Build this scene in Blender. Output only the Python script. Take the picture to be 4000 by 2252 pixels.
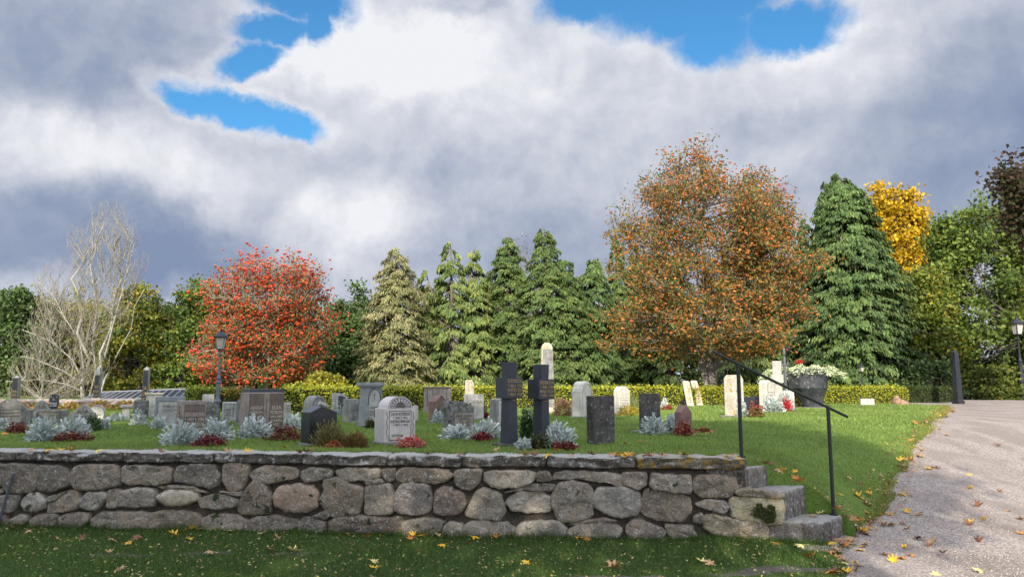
import bpy, math, random
import numpy as np
from mathutils import Vector, Matrix

R = math.radians
for o in list(bpy.data.objects):
    bpy.data.objects.remove(o, do_unlink=True)
scene = bpy.context.scene
col = scene.collection

# ------------------------------------------------------------------ camera
F_PX, CX, CY, HORIZON = 2889.0, 2000.0, 1126.0, 1500.0      # in pixels of the 4000 px wide photograph
PITCH = math.atan((HORIZON - CY) / F_PX)
CAM_Z = 1.70
cam = bpy.data.cameras.new('camera')
cam.sensor_width = 36.0
cam.lens = 36.0 * F_PX / 4000.0
cam.clip_start = 0.1
cam.clip_end = 3000.0
camera = bpy.data.objects.new('camera', cam)
camera.location = (0, 0, CAM_Z)
camera.rotation_euler = (R(90) + PITCH, 0, 0)
col.objects.link(camera)
scene.camera = camera

# ------------------------------------------------------------------ light
SUN_EL, SUN_AZ = R(27.0), R(189.0)          # azimuth clockwise from the view direction (+y)
SUN_DIR = Vector((math.sin(SUN_AZ) * math.cos(SUN_EL), math.cos(SUN_AZ) * math.cos(SUN_EL), math.sin(SUN_EL)))
sun = bpy.data.lights.new('sun', 'SUN')
sun.energy = 5.0
sun.angle = R(0.55)
sun.color = (1.0, 0.90, 0.74)
sun_o = bpy.data.objects.new('sun', sun)
sun_o.rotation_euler = SUN_DIR.to_track_quat('Z', 'Y').to_euler()
sun_o.location = (30, -20, 30)
col.objects.link(sun_o)

vs = scene.view_settings
scene.display_settings.display_device = 'sRGB'
vs.view_transform = 'Standard'
vs.look = 'None'
vs.exposure = 0.35
vs.gamma = 1.0
vs.use_curve_mapping = False
cy = scene.cycles
cy.max_bounces = 6
cy.diffuse_bounces = 3
cy.glossy_bounces = 2
cy.transmission_bounces = 3
cy.transparent_max_bounces = 4
cy.sample_clamp_indirect = 4.0
cy.use_denoising = True
cy.denoising_prefilter = 'ACCURATE'
cy.caustics_reflective = False
cy.caustics_refractive = False
scene.render.filter_size = 1.1
scene.render.use_persistent_data = False


# ------------------------------------------------------------------ node helper
class NT:
    def __init__(s, tree):
        s.t = tree
        s.n = tree.nodes
        s.l = tree.links

    def new(s, kind, **kw):
        nd = s.n.new(kind)
        for k, v in kw.items():
            setattr(nd, k, v)
        return nd

    def put(s, sock, v):
        if hasattr(v, 'is_output') or isinstance(v, bpy.types.NodeSocket):
            s.l.new(v, sock)
        elif v is not None:
            if isinstance(v, (tuple, list)) and len(v) == 3 and len(getattr(sock, 'default_value', (0, 0, 0))) == 4:
                v = tuple(v) + (1.0,)
            sock.default_value = v

    def math(s, op, a, b=None, c=None, clamp=False):
        nd = s.new('ShaderNodeMath', operation=op)
        nd.use_clamp = clamp
        s.put(nd.inputs[0], a)
        if b is not None: s.put(nd.inputs[1], b)
        if c is not None: s.put(nd.inputs[2], c)
        return nd.outputs[0]

    def vmath(s, op, a, b=None, scale=None):
        nd = s.new('ShaderNodeVectorMath', operation=op)
        s.put(nd.inputs[0], a)
        if b is not None: s.put(nd.inputs[1], b)
        if scale is not None: s.put(nd.inputs['Scale'], scale)
        return nd.outputs['Value' if op in ('LENGTH', 'DOT_PRODUCT', 'DISTANCE') else 'Vector']

    def noise(s, vec, scale, detail=4.0, rough=0.55, dist=0.0, color=False):
        nd = s.new('ShaderNodeTexNoise')
        s.put(nd.inputs['Vector'], vec)
        s.put(nd.inputs['Scale'], scale)
        nd.inputs['Detail'].default_value = detail
        nd.inputs['Roughness'].default_value = rough
        nd.inputs['Distortion'].default_value = dist
        return nd.outputs['Color' if color else 'Fac']

    def voro(s, vec, scale, feature='F1', out='Distance', rnd=1.0):
        nd = s.new('ShaderNodeTexVoronoi', feature=feature)
        s.put(nd.inputs['Vector'], vec)
        s.put(nd.inputs['Scale'], scale)
        nd.inputs['Randomness'].default_value = rnd
        return nd.outputs[out]

    def ramp(s, fac, a, b, lo=0.0, hi=1.0, interp='SMOOTHSTEP'):
        nd = s.new('ShaderNodeMapRange', interpolation_type=interp)
        s.put(nd.inputs['Value'], fac)
        nd.inputs['From Min'].default_value = a
        nd.inputs['From Max'].default_value = b
        nd.inputs['To Min'].default_value = lo
        nd.inputs['To Max'].default_value = hi
        return nd.outputs[0]

    def mix(s, fac, a, b, mode='MIX'):
        nd = s.new('ShaderNodeMix', data_type='RGBA', blend_type=mode)
        s.put(nd.inputs[0], fac)
        s.put(nd.inputs[6], a)
        s.put(nd.inputs[7], b)
        return nd.outputs[2]

    def attr(s, name, out='Color'):
        nd = s.new('ShaderNodeAttribute', attribute_name=name)
        return nd.outputs[out]


def px_ray(px, py):
    """world direction through a pixel of the 4000 px photograph (unit y in camera depth)"""
    a, b = (px - CX) / F_PX, (CY - py) / F_PX
    c, s = math.cos(PITCH), math.sin(PITCH)
    return Vector((a, c - b * s, s + b * c))


def azel(px, py):
    d = px_ray(px, py).normalized()
    return math.atan2(d.x, d.y), math.asin(d.z)


# ------------------------------------------------------------------ world: physical sky with broken cumulus
world = bpy.data.worlds.new('World')
scene.world = world
world.use_nodes = True
w = NT(world.node_tree)
w.n.clear()
SKY_STRENGTH = 0.10
geo = w.new('ShaderNodeTexCoord').outputs['Generated']
sky = w.new('ShaderNodeTexSky', sky_type='NISHITA')
sky.sun_disc = False
sky.sun_elevation = SUN_EL
sky.sun_rotation = SUN_AZ
sky.altitude = 100
sky.air_density = 1.0
sky.dust_density = 0.6
sky.ozone_density = 1.4
dirn = w.vmath('NORMALIZE', geo)
sep = w.new('ShaderNodeSeparateXYZ')
w.put(sep.inputs[0], dirn)
az = w.math('ARCTAN2', sep.outputs[0], sep.outputs[1])
el = w.math('ARCSINE', sep.outputs[2])
comb = w.new('ShaderNodeCombineXYZ')
w.put(comb.inputs[0], az)
w.put(comb.inputs[1], el)
# fractal warp of the sky position so that every cloud edge billows
wn1 = w.vmath('SUBTRACT', w.noise(dirn, 3.2, 3.0, 0.55, color=True), (0.5, 0.5, 0.5))
wn2 = w.vmath('SUBTRACT', w.noise(dirn, 11.0, 9.0, 0.66, color=True), (0.5, 0.5, 0.5))
warp = w.vmath('ADD', w.vmath('SCALE', wn1, scale=0.035), w.vmath('SCALE', wn2, scale=0.075))
wpos = w.vmath('ADD', comb.outputs[0], warp)
spos = w.vmath('ADD', comb.outputs[0], w.vmath('ADD', w.vmath('SCALE', wn1, scale=0.09), w.vmath('SCALE', wn2, scale=0.10)))


def blob(px, py, wx, wy, rot=0.0, pos=None):
    """1 at the middle, 0 at the rim of an ellipse given in photograph pixels; lies in azimuth/elevation"""
    a, e = azel(px + 70, py)
    m = w.new('ShaderNodeMapping', vector_type='TEXTURE')
    w.put(m.inputs['Vector'], pos or wpos)
    m.inputs['Location'].default_value = (a, e, 0)
    m.inputs['Rotation'].default_value = (0, 0, R(rot))
    m.inputs['Scale'].default_value = (wx / F_PX, wy / F_PX, 1)
    return w.math('SUBTRACT', 1.0, w.vmath('LENGTH', m.outputs[0]))


def total(items, op='ADD'):
    r = items[0]
    for x in items[1:]:
        r = w.math(op, r, x)
    return r


GAPS = [(2600, 60, 470, 140, -4), (2240, 10, 260, 110, 0), (2700, 190, 190, 120, 0), (1120, 0, 230, 80, 0), (990, 110, 170, 75, 10), (1150, 90, 70, 90, 0),
        (880, 430, 260, 70, -14), (690, 395, 130, 60, -6), (1060, 500, 150, 62, 0), (900, 230, 150, 60, 20), (2990, 130, 240, 100, 0)]
gap = total([blob(*g) for g in GAPS], 'MAXIMUM')
edge_n = w.noise(dirn, 26.0, 8.0, 0.62)
gapv = w.math('ADD', gap, w.math('MULTIPLY', w.math('SUBTRACT', edge_n, 0.5), 0.55))
cover = w.ramp(gapv, -0.16, 0.46, 1.0, 0.0)
# light and dark parts of the cloud deck
LIGHTS = [(1500, 200, 760, 290, -4, 0.60), (1120, 220, 260, 190, 0, 0.30), (1900, 430, 950, 380, -8, 0.16), (1350, 450, 420, 330, 0, 0.10), (350, 620, 720, 200, 0, 0.38),
          (1340, 860, 380, 220, 15, 0.42), (2350, 330, 500, 200, -20, 0.14), (3050, 330, 620, 200, 12, 0.28), (3300, 150, 500, 160, 20, 0.12), (900, 760, 700, 190, 0, 0.16),
          (800, 320, 420, 110, 0, 0.30), (20, 1120, 260, 80, 0, 0.22), (1700, 300, 120, 380, 10, 0.12)]
DARKS = [(260, 130, 760, 330, 6, 0.42), (150, 330, 380, 170, 0, 0.22), (230, 960, 900, 250, 2, 0.62), (2080, 1010, 820, 260, -4, 0.46), (3880, 620, 820, 440, 8, 0.60), (3700, 80, 500, 160, 0, 0.14),
         (760, 1070, 620, 200, 0, 0.46), (2880, 520, 300, 120, 0, 0.20), (3980, 240, 420, 300, 0, 0.30), (1650, 690, 420, 150, 15, 0.24), (2600, 850, 600, 150, 0, 0.12), (1750, 30, 300, 40, 0, 0.2)]


def soft(px, py, wx, wy, rot, amp):
    b = blob(px, py, wx, wy, rot, spos)
    return w.math('MULTIPLY', w.ramp(b, 0.0, 0.85), amp)


lum = w.math('SUBTRACT', total([soft(*q) for q in LIGHTS]), total([soft(*q) for q in DARKS]))
puff = w.noise(dirn, 7.0, 7.0, 0.60, 0.6)
puff2 = w.noise(dirn, 22.0, 6.0, 0.60, 0.3)
# billows: bright on the side that faces the sun, shaded underneath
bil_a = w.noise(dirn, 8.5, 9.0, 0.58, 0.25)
bil_b = w.noise(w.vmath('ADD', dirn, (-0.016, 0.0, 0.020)), 8.5, 9.0, 0.58, 0.25)
billow = w.math('SUBTRACT', bil_a, bil_b)
lum = w.math('ADD', lum, w.math('MULTIPLY', w.math('SUBTRACT', puff, 0.5), 0.40))
lum = w.math('ADD', lum, w.math('MULTIPLY', w.math('SUBTRACT', puff2, 0.5), 0.30))
lum = w.math('ADD', lum, w.math('MULTIPLY', billow, 1.15))
lum = w.math('ADD', w.math('MULTIPLY', lum, 0.72), w.math('ADD', 0.605, w.ramp(gapv, -0.55, 0.0, 0.0, 0.14)))
cr = w.new('ShaderNodeValToRGB')
w.put(cr.inputs[0], lum)
els = cr.color_ramp.elements
els[0].position, els[0].color = 0.0, (0.235, 0.300, 0.455, 1)
els[1].position, els[1].color = 1.0, (0.880, 0.890, 0.930, 1)
for p, c in ((0.25, (0.325, 0.385, 0.520, 1)), (0.5, (0.475, 0.520, 0.630, 1)), (0.75, (0.665, 0.690, 0.765, 1))):
    e = els.new(p)
    e.color = c
# extra sky brightness overhead and behind the camera, added to lift the shadows
sunward = w.vmath('DOT_PRODUCT', dirn, tuple(SUN_DIR))
sky_boost = w.math('ADD', w.ramp(sunward, -0.35, 1.0, 1.0, 2.6), w.ramp(sep.outputs[2], 0.42, 0.85, 0.0, 0.7))
cloud = w.vmath('SCALE', w.vmath('SCALE', cr.outputs[0], scale=0.785 / SKY_STRENGTH), scale=sky_boost)
thin = w.ramp(cover, 0.0, 0.9)
blue = w.mix(1.0, sky.outputs[0], (0.50, 1.12, 1.42), 'MULTIPLY')
skycol = w.mix(cover, blue, cloud)
# ground half of the world stays the plain sky so that light from below is not doubled
bg = w.new('ShaderNodeBackground')
w.put(bg.inputs['Color'], skycol)
bg.inputs['Strength'].default_value = SKY_STRENGTH
out = w.new('ShaderNodeOutputWorld')
w.l.new(bg.outputs[0], out.inputs[0])
world.cycles.sampling_method = 'MANUAL'
world.cycles.sample_map_resolution = 512

# ================================================================== helpers for objects
rng = np.random.default_rng(7)
random.seed(7)


def tag(o, label=None, cat=None, group=None, kind=None):
    if label: o['label'] = label
    if cat: o['category'] = cat
    if group: o['group'] = group
    if kind: o['kind'] = kind
    return o


def empty(name, loc, rz=0.0, label=None, cat=None, group=None):
    o = bpy.data.objects.new(name, None)
    o.empty_display_size = 0.2
    o.location = loc
    o.rotation_euler = (0, 0, rz)
    col.objects.link(o)
    return tag(o, label, cat, group)


def link_mesh(name, me, mat=None, parent=None):
    if mat is not None:
        me.materials.append(mat)
    o = bpy.data.objects.new(name, me)
    col.objects.link(o)
    if parent is not None:
        o.parent = parent
    return o


def mesh_obj(name, verts, faces, mat, parent=None, smooth=False, colors=None):
    me = bpy.data.meshes.new(name)
    me.from_pydata([tuple(v) for v in verts], [], [tuple(f) for f in faces])
    if colors is not None:
        a = me.color_attributes.new('Col', 'FLOAT_COLOR', 'POINT')
        a.data.foreach_set('color', np.asarray(colors, np.float32).ravel())
    if smooth:
        me.polygons.foreach_set('use_smooth', [True] * len(me.polygons))
    me.update()
    return link_mesh(name, me, mat, parent)


def np_mesh(name, V, k, mat, parent=None, colors=None, smooth=False):
    """V: (n, k, 3) array of separate k-gons; colors: (n, 3)"""
    n = len(V)
    me = bpy.data.meshes.new(name)
    me.vertices.add(n * k)
    me.vertices.foreach_set('co', np.ascontiguousarray(V, np.float32).ravel())
    me.loops.add(n * k)
    me.loops.foreach_set('vertex_index', np.arange(n * k, dtype=np.int32))
    me.polygons.add(n)
    me.polygons.foreach_set('loop_start', np.arange(0, n * k, k, dtype=np.int32))
    me.polygons.foreach_set('loop_total', np.full(n, k, np.int32))
    if colors is not None:
        c = np.ones((n, k, 4), np.float32)
        c[:, :, :3] = np.asarray(colors)[:, None, :]
        a = me.color_attributes.new('Col', 'FLOAT_COLOR', 'POINT')
        a.data.foreach_set('color', c.ravel())
    if smooth:
        me.polygons.foreach_set('use_smooth', np.ones(n, bool))
    me.update(calc_edges=True)
    return link_mesh(name, me, mat, parent)


def children(o):
    return [c for c in bpy.data.objects if c.parent == o]


def bevel(o, width=0.008, seg=2):
    m = o.modifiers.new('bevel', 'BEVEL')
    m.width = width
    m.segments = seg
    m.limit_method = 'ANGLE'
    m.angle_limit = R(35)
    return o


# ------------------------------------------------------------------ materials
def principled(name, rough=0.8):
    m = bpy.data.materials.new(name)
    m.use_nodes = True
    t = NT(m.node_tree)
    b = t.n['Principled BSDF']
    b.inputs['Roughness'].default_value = rough
    return m, t, b


def plain_mat(name, c, rough=0.6, metal=0.0, vary=0.15, scale=20.0, bump=0.0, spec=None):
    m, t, b = principled(name, rough)
    co = t.new('ShaderNodeTexCoord').outputs['Object']
    n = t.noise(co, scale, 5.0, 0.6)
    lo = tuple(x * (1 - vary) for x in c)
    hi = tuple(min(1, x * (1 + vary)) for x in c)
    t.put(b.inputs['Base Color'], t.mix(t.ramp(n, 0.3, 0.7), lo, hi))
    b.inputs['Metallic'].default_value = metal
    if spec is not None:
        b.inputs['Specular IOR Level'].default_value = spec
    if bump:
        bp = t.new('ShaderNodeBump')
        bp.inputs['Strength'].default_value = bump
        bp.inputs['Distance'].default_value = 0.01
        t.put(bp.inputs['Height'], n)
        t.put(b.inputs['Normal'], bp.outputs[0])
    return m


def stone_mat(name, c1, c2, speck=0.5, lichen=None, lichen_amt=0.0, pale=0.0, rough=0.85, bump=0.5, scale=1.0, moss=0.0, streak=0.0, use_attr=False, crust_highlight=0.0):
    """weathered granite: speckle, blotches, lichen rosettes, pale crust, moss"""
    m, t, b = principled(name, rough)
    co = t.new('ShaderNodeTexCoord').outputs['Object']
    big = t.noise(co, 6.0 * scale, 5.0, 0.6)
    fine = t.noise(co, 62.0 * scale, 4.0, 0.75)
    base = t.mix(t.ramp(big, 0.35, 0.65), c1, c2)
    if use_attr:
        base = t.mix(1.0, base, t.attr('Col'), 'MULTIPLY')
    base = t.mix(t.math('MULTIPLY', t.ramp(fine, 0.50, 0.68), speck), base, tuple(x * 0.28 for x in c1))
    base = t.mix(t.math('MULTIPLY', t.ramp(fine, 0.47, 0.30), speck * 0.8), base, tuple(min(0.8, x * 1.9 + 0.03) for x in c2))
    if streak:
        sp = t.vmath('MULTIPLY', co, (14.0, 14.0, 1.4))
        sn = t.noise(sp, 1.0, 4.0, 0.6)
        base = t.mix(t.math('MULTIPLY', t.ramp(sn, 0.48, 0.66), streak), base, tuple(x * 0.35 for x in c1))
    if pale:
        pn = t.noise(co, 17.0 * scale, 7.0, 0.7, 0.4)
        base = t.mix(t.math('MULTIPLY', t.ramp(pn, 0.56, 0.62), pale), base, (0.50, 0.50, 0.47))
    if lichen:
        v = t.noise(t.vmath('ADD', co, (3.1, 1.7, 0.3)), 11.0 * scale, 6.0, 0.65)
        base = t.mix(t.ramp(v, 0.66 - lichen_amt * 0.2, 0.70 - lichen_amt * 0.2), base, lichen)
    if moss:
        v = t.noise(t.vmath('ADD', co, (7.1, 4.7, 5.3)), 7.0 * scale, 6.0, 0.65)
        base = t.mix(t.ramp(v, 0.64 - moss * 0.15, 0.68 - moss * 0.15), base, (0.030, 0.040, 0.008))
    if crust_highlight:      # pale lichen and a painted-in highlight on upward-facing sides
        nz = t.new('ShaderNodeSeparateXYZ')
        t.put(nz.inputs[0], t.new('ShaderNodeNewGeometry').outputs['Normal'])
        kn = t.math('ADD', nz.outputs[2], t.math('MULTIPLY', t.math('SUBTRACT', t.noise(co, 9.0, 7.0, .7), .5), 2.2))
        base = t.mix(t.math('MULTIPLY', t.ramp(kn, .30, .75), crust_highlight), base, (.50, .49, .46))
    t.put(b.inputs['Base Color'], base)
    bp = t.new('ShaderNodeBump')
    bp.inputs['Strength'].default_value = bump
    bp.inputs['Distance'].default_value = 0.02
    hn = t.math('ADD', t.noise(co, 22.0 * scale, 6.0, 0.65), t.math('MULTIPLY', fine, 0.35))
    t.put(bp.inputs['Height'], hn)
    t.put(b.inputs['Normal'], bp.outputs[0])
    return m


def leaf_mat(name, rough=0.55, trans=0.28, gain=1.0, spec=0.35, noise=0.0):
    m = bpy.data.materials.new(name)
    m.use_nodes = True
    t = NT(m.node_tree)
    b = t.n['Principled BSDF']
    c = t.attr('Col')
    if gain != 1.0:
        c = t.mix(1.0, c, (gain, gain, gain), 'MULTIPLY')
    t.put(b.inputs['Base Color'], c)
    b.inputs['Roughness'].default_value = rough
    b.inputs['Specular IOR Level'].default_value = spec
    if trans > 0:
        tr = t.new('ShaderNodeBsdfTranslucent')
        t.put(tr.inputs[0], c)
        mx = t.new('ShaderNodeMixShader')
        mx.inputs[0].default_value = trans
        t.l.new(b.outputs[0], mx.inputs[1])
        t.l.new(tr.outputs[0], mx.inputs[2])
        t.l.new(mx.outputs[0], t.n['Material Output'].inputs[0])
    return m


LEAF = leaf_mat('leaf')
NEEDLE = leaf_mat('needle', 0.65, 0.12, spec=0.25)
SILVER = leaf_mat('felted_leaf', 0.9, 0.10, spec=0.1)
BERRY = leaf_mat('berry', 0.45, 0.0, spec=0.5)


def lerp(a, b, t):
    return a + (b - a) * t


def sm(x, a, b):
    t = min(1.0, max(0.0, (x - a) / (b - a)))
    return t * t * (3 - 2 * t)


def vsm(x, a, b):
    t = np.clip((x - a) / (b - a), 0, 1)
    return t * t * (3 - 2 * t)


def on_z(px, py, z=0.0):
    d = px_ray(px, py)
    k = (z - CAM_Z) / d.z
    return Vector((0, 0, CAM_Z)) + d * k


# ------------------------------------------------------------------ the lie of the land
WA = on_z(-60, 2053.7)           # foot of the retaining wall, left and right
WB = on_z(3230, 2125)
WU = (WB - WA).normalized()
WN = Vector((WU.y, -WU.x, 0))    # towards the camera


def on_wall(px, py, off=0.0):
    """point on the wall's face plane pushed off metres towards the camera: returns (s along the wall, z)"""
    d = px_ray(px, py)
    p0 = WA + WN * off
    k = (p0 - Vector((0, 0, CAM_Z))).dot(WN) / d.dot(WN)
    p = Vector((0, 0, CAM_Z)) + d * k
    return (p - WA).dot(WU), p.z


TOP = on_wall(1500, 1772, 0.0)[1]
S_END = on_wall(2905, 1833)[0]
print('TOP', TOP, 'wall', WA, WB, S_END, 'zs', on_wall(0, 1762)[1], on_wall(2900, 1792)[1], on_wall(2902, 1833)[1], on_wall(3058, 1921)[1], on_wall(3228, 2035)[1])
T = TOP - 0.02                    # level of the terrace lawn
near = {'A': (2903, 1833), 'B': (3058, 1921), 'C': (3228, 2037)}
farc = {'A': (3010, 1829), 'B': (3152, 1915), 'C': (3296, 2008)}
zl = {k: on_wall(*near[k])[1] for k in near}
sl = {k: on_wall(*near[k])[0] for k in near}
FAR = {}
FAR['C'] = on_z(*farc['C'], z=zl['C'])
_n = {k: Vector((WA.x + WU.x * sl[k], WA.y + WU.y * sl[k], zl[k])) for k in near}
_r = (FAR['C'] - _n['C']).normalized()
for _k in 'AB':       # the risers run parallel
    _t = 0.1
    while _t < 1.2:
        _p = _n[_k] + _r * _t
        _c, _s = math.cos(PITCH), math.sin(PITCH)
        if CX + F_PX * _p.x / (_p.y * _c + (_p.z - CAM_Z) * _s) > farc[_k][0]: break
        _t += 0.01
    FAR[_k] = _p
_dv = Vector((FAR['C'].x - FAR['A'].x, FAR['C'].y - FAR['A'].y)).normalized()
_q = [(FAR[k].xy - FAR['A'].xy).dot(_dv) for k in 'ABC']


def wall_y(x):
    return WA.y + WU.y / WU.x * (x - WA.x)


X_END = (WA + WU * S_END).x


def zpath(y):
    return (T + 0.02) * vsm(np.asarray(y, float), 7.6, 19.0) + 0.05 * vsm(np.asarray(y, float), 30, 46)


_edge_px = [(3345, 2062), (3430, 2010), (3478, 1950), (3500, 1870), (3560, 1760), (3640, 1665), (3690, 1615), (3706, 1588)]
_edge = []
for q in _edge_px:
    d = px_ray(*q)
    t = 5.0
    while t < 80 and CAM_Z + d.z * t > float(zpath(d.y * t)):
        t += 0.02
    _edge.append((d.y * t, d.x * t))
_edge = [(-10, 2.4), (5.0, 2.6), (6.6, 2.85), (7.2, 3.10), (7.72, 3.30), (8.28, 3.72)] + sorted(_edge) + [(33.0, 17.0), (60, 17.2), (400, 17.2)]
_ey, _ex = np.array([e[0] for e in _edge]), np.array([e[1] for e in _edge])
print('edge', _edge)


def edge_x(y):
    y = np.asarray(y, float)
    return np.interp(y, _ey, _ex) + 0.02 * np.sin(y * 7.3) + 0.012 * np.sin(y * 17.1 + 1.3) + 0.05 * np.sin(y * 2.1) * np.clip((y - 9) / 3, 0, 1)


def terrace_z(x, y):
    x, y = np.asarray(x, float), np.asarray(y, float)
    e = edge_x(y)
    wdt = np.clip(1.05 + (y - 8.4) * 0.75, 0.95, 6.0)
    s = np.clip((e - x) / wdt, 0, 1)
    s = 1 - (1 - s) ** 1.7
    z = zpath(y) * (1 - s) + T * s
    q = (x - FAR['A'].x) * _dv.x + (y - FAR['A'].y) * _dv.y
    zb = np.interp(q, [-0.45, _q[0], _q[1], _q[2], _q[2] + 0.3], [T, zl['A'] + 0.02, zl['B'] + 0.02, zl['C'] + 0.0, 0.02])
    k = vsm(y, 8.7, 10.6)
    z = z * k + np.minimum(np.maximum(zb, zpath(y)), T) * (1 - k)
    return z + 0.015 * np.sin(x * 0.9 + y * 0.5) * np.clip((y - 9) / 4, 0, 1)


def H(x, y):
    if y < 8.6 and (x > WB.x - 0.1 or y < wall_y(x)) and y < wall_y(x) + (0 if x < WB.x else 0.1):
        return 0.0
    if x > float(edge_x(y)):
        return float(zpath(y))
    if y < wall_y(x) and x < WB.x:
        return 0.0
    return float(terrace_z(x, y))


def gp(px, py, far=120.0):
    """where the ray through a photograph pixel meets the ground"""
    d = px_ray(px, py)
    o = Vector((0, 0, CAM_Z))
    t = 4.0
    prev = t
    while t < far:
        p = o + d * t
        if p.z <= H(p.x, p.y):
            break
        prev = t
        t *= 1.004
    a, b = prev, t
    for _ in range(14):
        m = (a + b) / 2
        p = o + d * m
        if p.z <= H(p.x, p.y): b = m
        else: a = m
    p = o + d * b
    return Vector((p.x, p.y, H(p.x, p.y)))


def z_at(P, py):
    """height reached by a vertical line through P at picture row py"""
    r = (CY - py) / F_PX
    c, s = math.cos(PITCH), math.sin(PITCH)
    # depth = y*c + h*s ; up = -y*s + h*c ; r = up/depth
    y = P[1]
    h = y * (r * c + s) / (c - r * s)
    return CAM_Z + h


def proj(P):
    c, s = math.cos(PITCH), math.sin(PITCH)
    h = P[2] - CAM_Z
    dep = P[1] * c + h * s
    up = -P[1] * s + h * c
    return CX + F_PX * P[0] / dep, CY - F_PX * up / dep


def mpp(P):
    """metres per photograph pixel at P"""
    return (P[1] * math.cos(PITCH)) / F_PX


# ------------------------------------------------------------------ ground materials
def lawn_material(name, c1, c2, dirt=()):
    m, t, b = principled(name, 0.95)
    g = t.new('ShaderNodeNewGeometry').outputs['Position']
    n1 = t.noise(g, 1.3, 4.0, 0.6)
    n2 = t.noise(g, 38.0, 4.0, 0.7)
    n3 = t.noise(t.vmath('MULTIPLY', g, (0.5, 1.5, 1)), 3.0, 5.0, 0.6)
    c = t.mix(t.ramp(n1, 0.35, 0.65), c1, c2)
    c = t.mix(t.math('MULTIPLY', t.ramp(n3, 0.5, 0.75), 0.5), c, (0.105, 0.125, 0.022))
    c = t.mix(t.ramp(n2, 0.62, 0.35, 0.0, 0.6), c, tuple(x * 0.35 for x in c1))
    for (dx, dy, rx, ry, k) in dirt:
        mp = t.new('ShaderNodeMapping', vector_type='TEXTURE')
        t.put(mp.inputs['Vector'], t.vmath('ADD', g, t.vmath('SCALE', t.vmath('SUBTRACT', t.noise(g, 5.0, 5.0, 0.6, color=True), (0.5, 0.5, 0.5)), scale=0.5)))
        mp.inputs['Location'].default_value = (dx, dy, 0)
        mp.inputs['Scale'].default_value = (rx, ry, 1)
        l = t.vmath('LENGTH', t.vmath('MULTIPLY', mp.outputs[0], (1, 1, 0)))
        c = t.mix(t.ramp(l, 1.0, 0.7, 0.0, k), c, t.mix(n2, (0.05, 0.042, 0.036), (0.17, 0.15, 0.14)))
    t.put(b.inputs['Base Color'], c)
    b.inputs['Specular IOR Level'].default_value = 0.15
    bp = t.new('ShaderNodeBump')
    bp.inputs['Strength'].default_value = 0.9
    bp.inputs['Distance'].default_value = 0.03
    t.put(bp.inputs['Height'], t.math('ADD', n2, t.math('MULTIPLY', n1, 0.5)))
    t.put(b.inputs['Normal'], bp.outputs[0])
    return m


def gravel_material():
    m, t, b = principled('gravel_path', 0.95)
    g = t.new('ShaderNodeNewGeometry').outputs['Position']
    v = t.new('ShaderNodeTexVoronoi')
    t.put(v.inputs['Vector'], g)
    v.inputs['Scale'].default_value = 75.0
    cell = t.new('ShaderNodeSeparateColor')
    t.put(cell.inputs[0], v.outputs['Color'])
    n = t.noise(t.vmath('MULTIPLY', g, (1.6, .45, 1)), 0.9, 5.0, 0.6, .5)
    n2 = t.noise(g, 7.0, 5.0, 0.65)
    n3 = t.noise(g, 30.0, 4.0, 0.75)
    c = t.mix(cell.outputs[0], (0.21, 0.172, 0.150), (0.52, 0.445, 0.395))
    c = t.mix(t.ramp(cell.outputs[1], 0.88, 0.95), c, (0.54, 0.48, 0.44))
    c = t.mix(t.ramp(n3, 0.48, 0.33, 0.0, 0.75), c, (0.09, 0.078, 0.07))
    c = t.mix(t.ramp(n, 0.42, 0.62, 0.0, 0.55), c, (0.20, 0.162, 0.135))
    c = t.mix(t.ramp(n2, 0.6, 0.8, 0.0, 0.3), c, (0.15, 0.125, 0.105))
    t.put(b.inputs['Base Color'], c)
    bp = t.new('ShaderNodeBump')
    bp.inputs['Strength'].default_value = 1.0
    bp.inputs['Distance'].default_value = 0.012
    t.put(bp.inputs['Height'], t.math('ADD', t.math('SUBTRACT', 1.0, v.outputs['Distance']), n3))
    t.put(b.inputs['Normal'], bp.outputs[0])
    return m


d1, d2, d3 = on_z(2450, 2245), on_z(3060, 2215), on_z(2900, 2235)
d4, d5, d6 = on_z(420, 2170), on_z(1130, 2160), on_z(820, 2155)
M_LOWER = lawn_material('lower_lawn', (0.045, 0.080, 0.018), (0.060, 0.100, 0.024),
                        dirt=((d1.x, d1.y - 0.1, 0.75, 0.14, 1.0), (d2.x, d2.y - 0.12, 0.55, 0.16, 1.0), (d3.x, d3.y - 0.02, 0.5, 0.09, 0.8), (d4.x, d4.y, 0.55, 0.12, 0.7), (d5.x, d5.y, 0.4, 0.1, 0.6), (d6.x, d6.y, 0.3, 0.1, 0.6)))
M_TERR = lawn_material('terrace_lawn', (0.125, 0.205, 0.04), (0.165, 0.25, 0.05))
M_GRAVEL = gravel_material()


def sheet(name, rows, mat, kind='structure'):
    """rows: list of rows of points, all the same length"""
    n = len(rows[0])
    V = [p for r in rows for p in r]
    F = []
    for j in range(len(rows) - 1):
        for i in range(n - 1):
            a = j * n + i
            F.append((a, a + 1, a + n + 1, a + n))
    o = mesh_obj(name, V, F, mat, smooth=True)
    tag(o, kind=kind)
    return o


def spaced(a, b, first, grow):
    out, y, d = [a], a, first
    while y < b:
        y += d
        d *= grow
        out.append(min(y, b))
    return out


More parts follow.
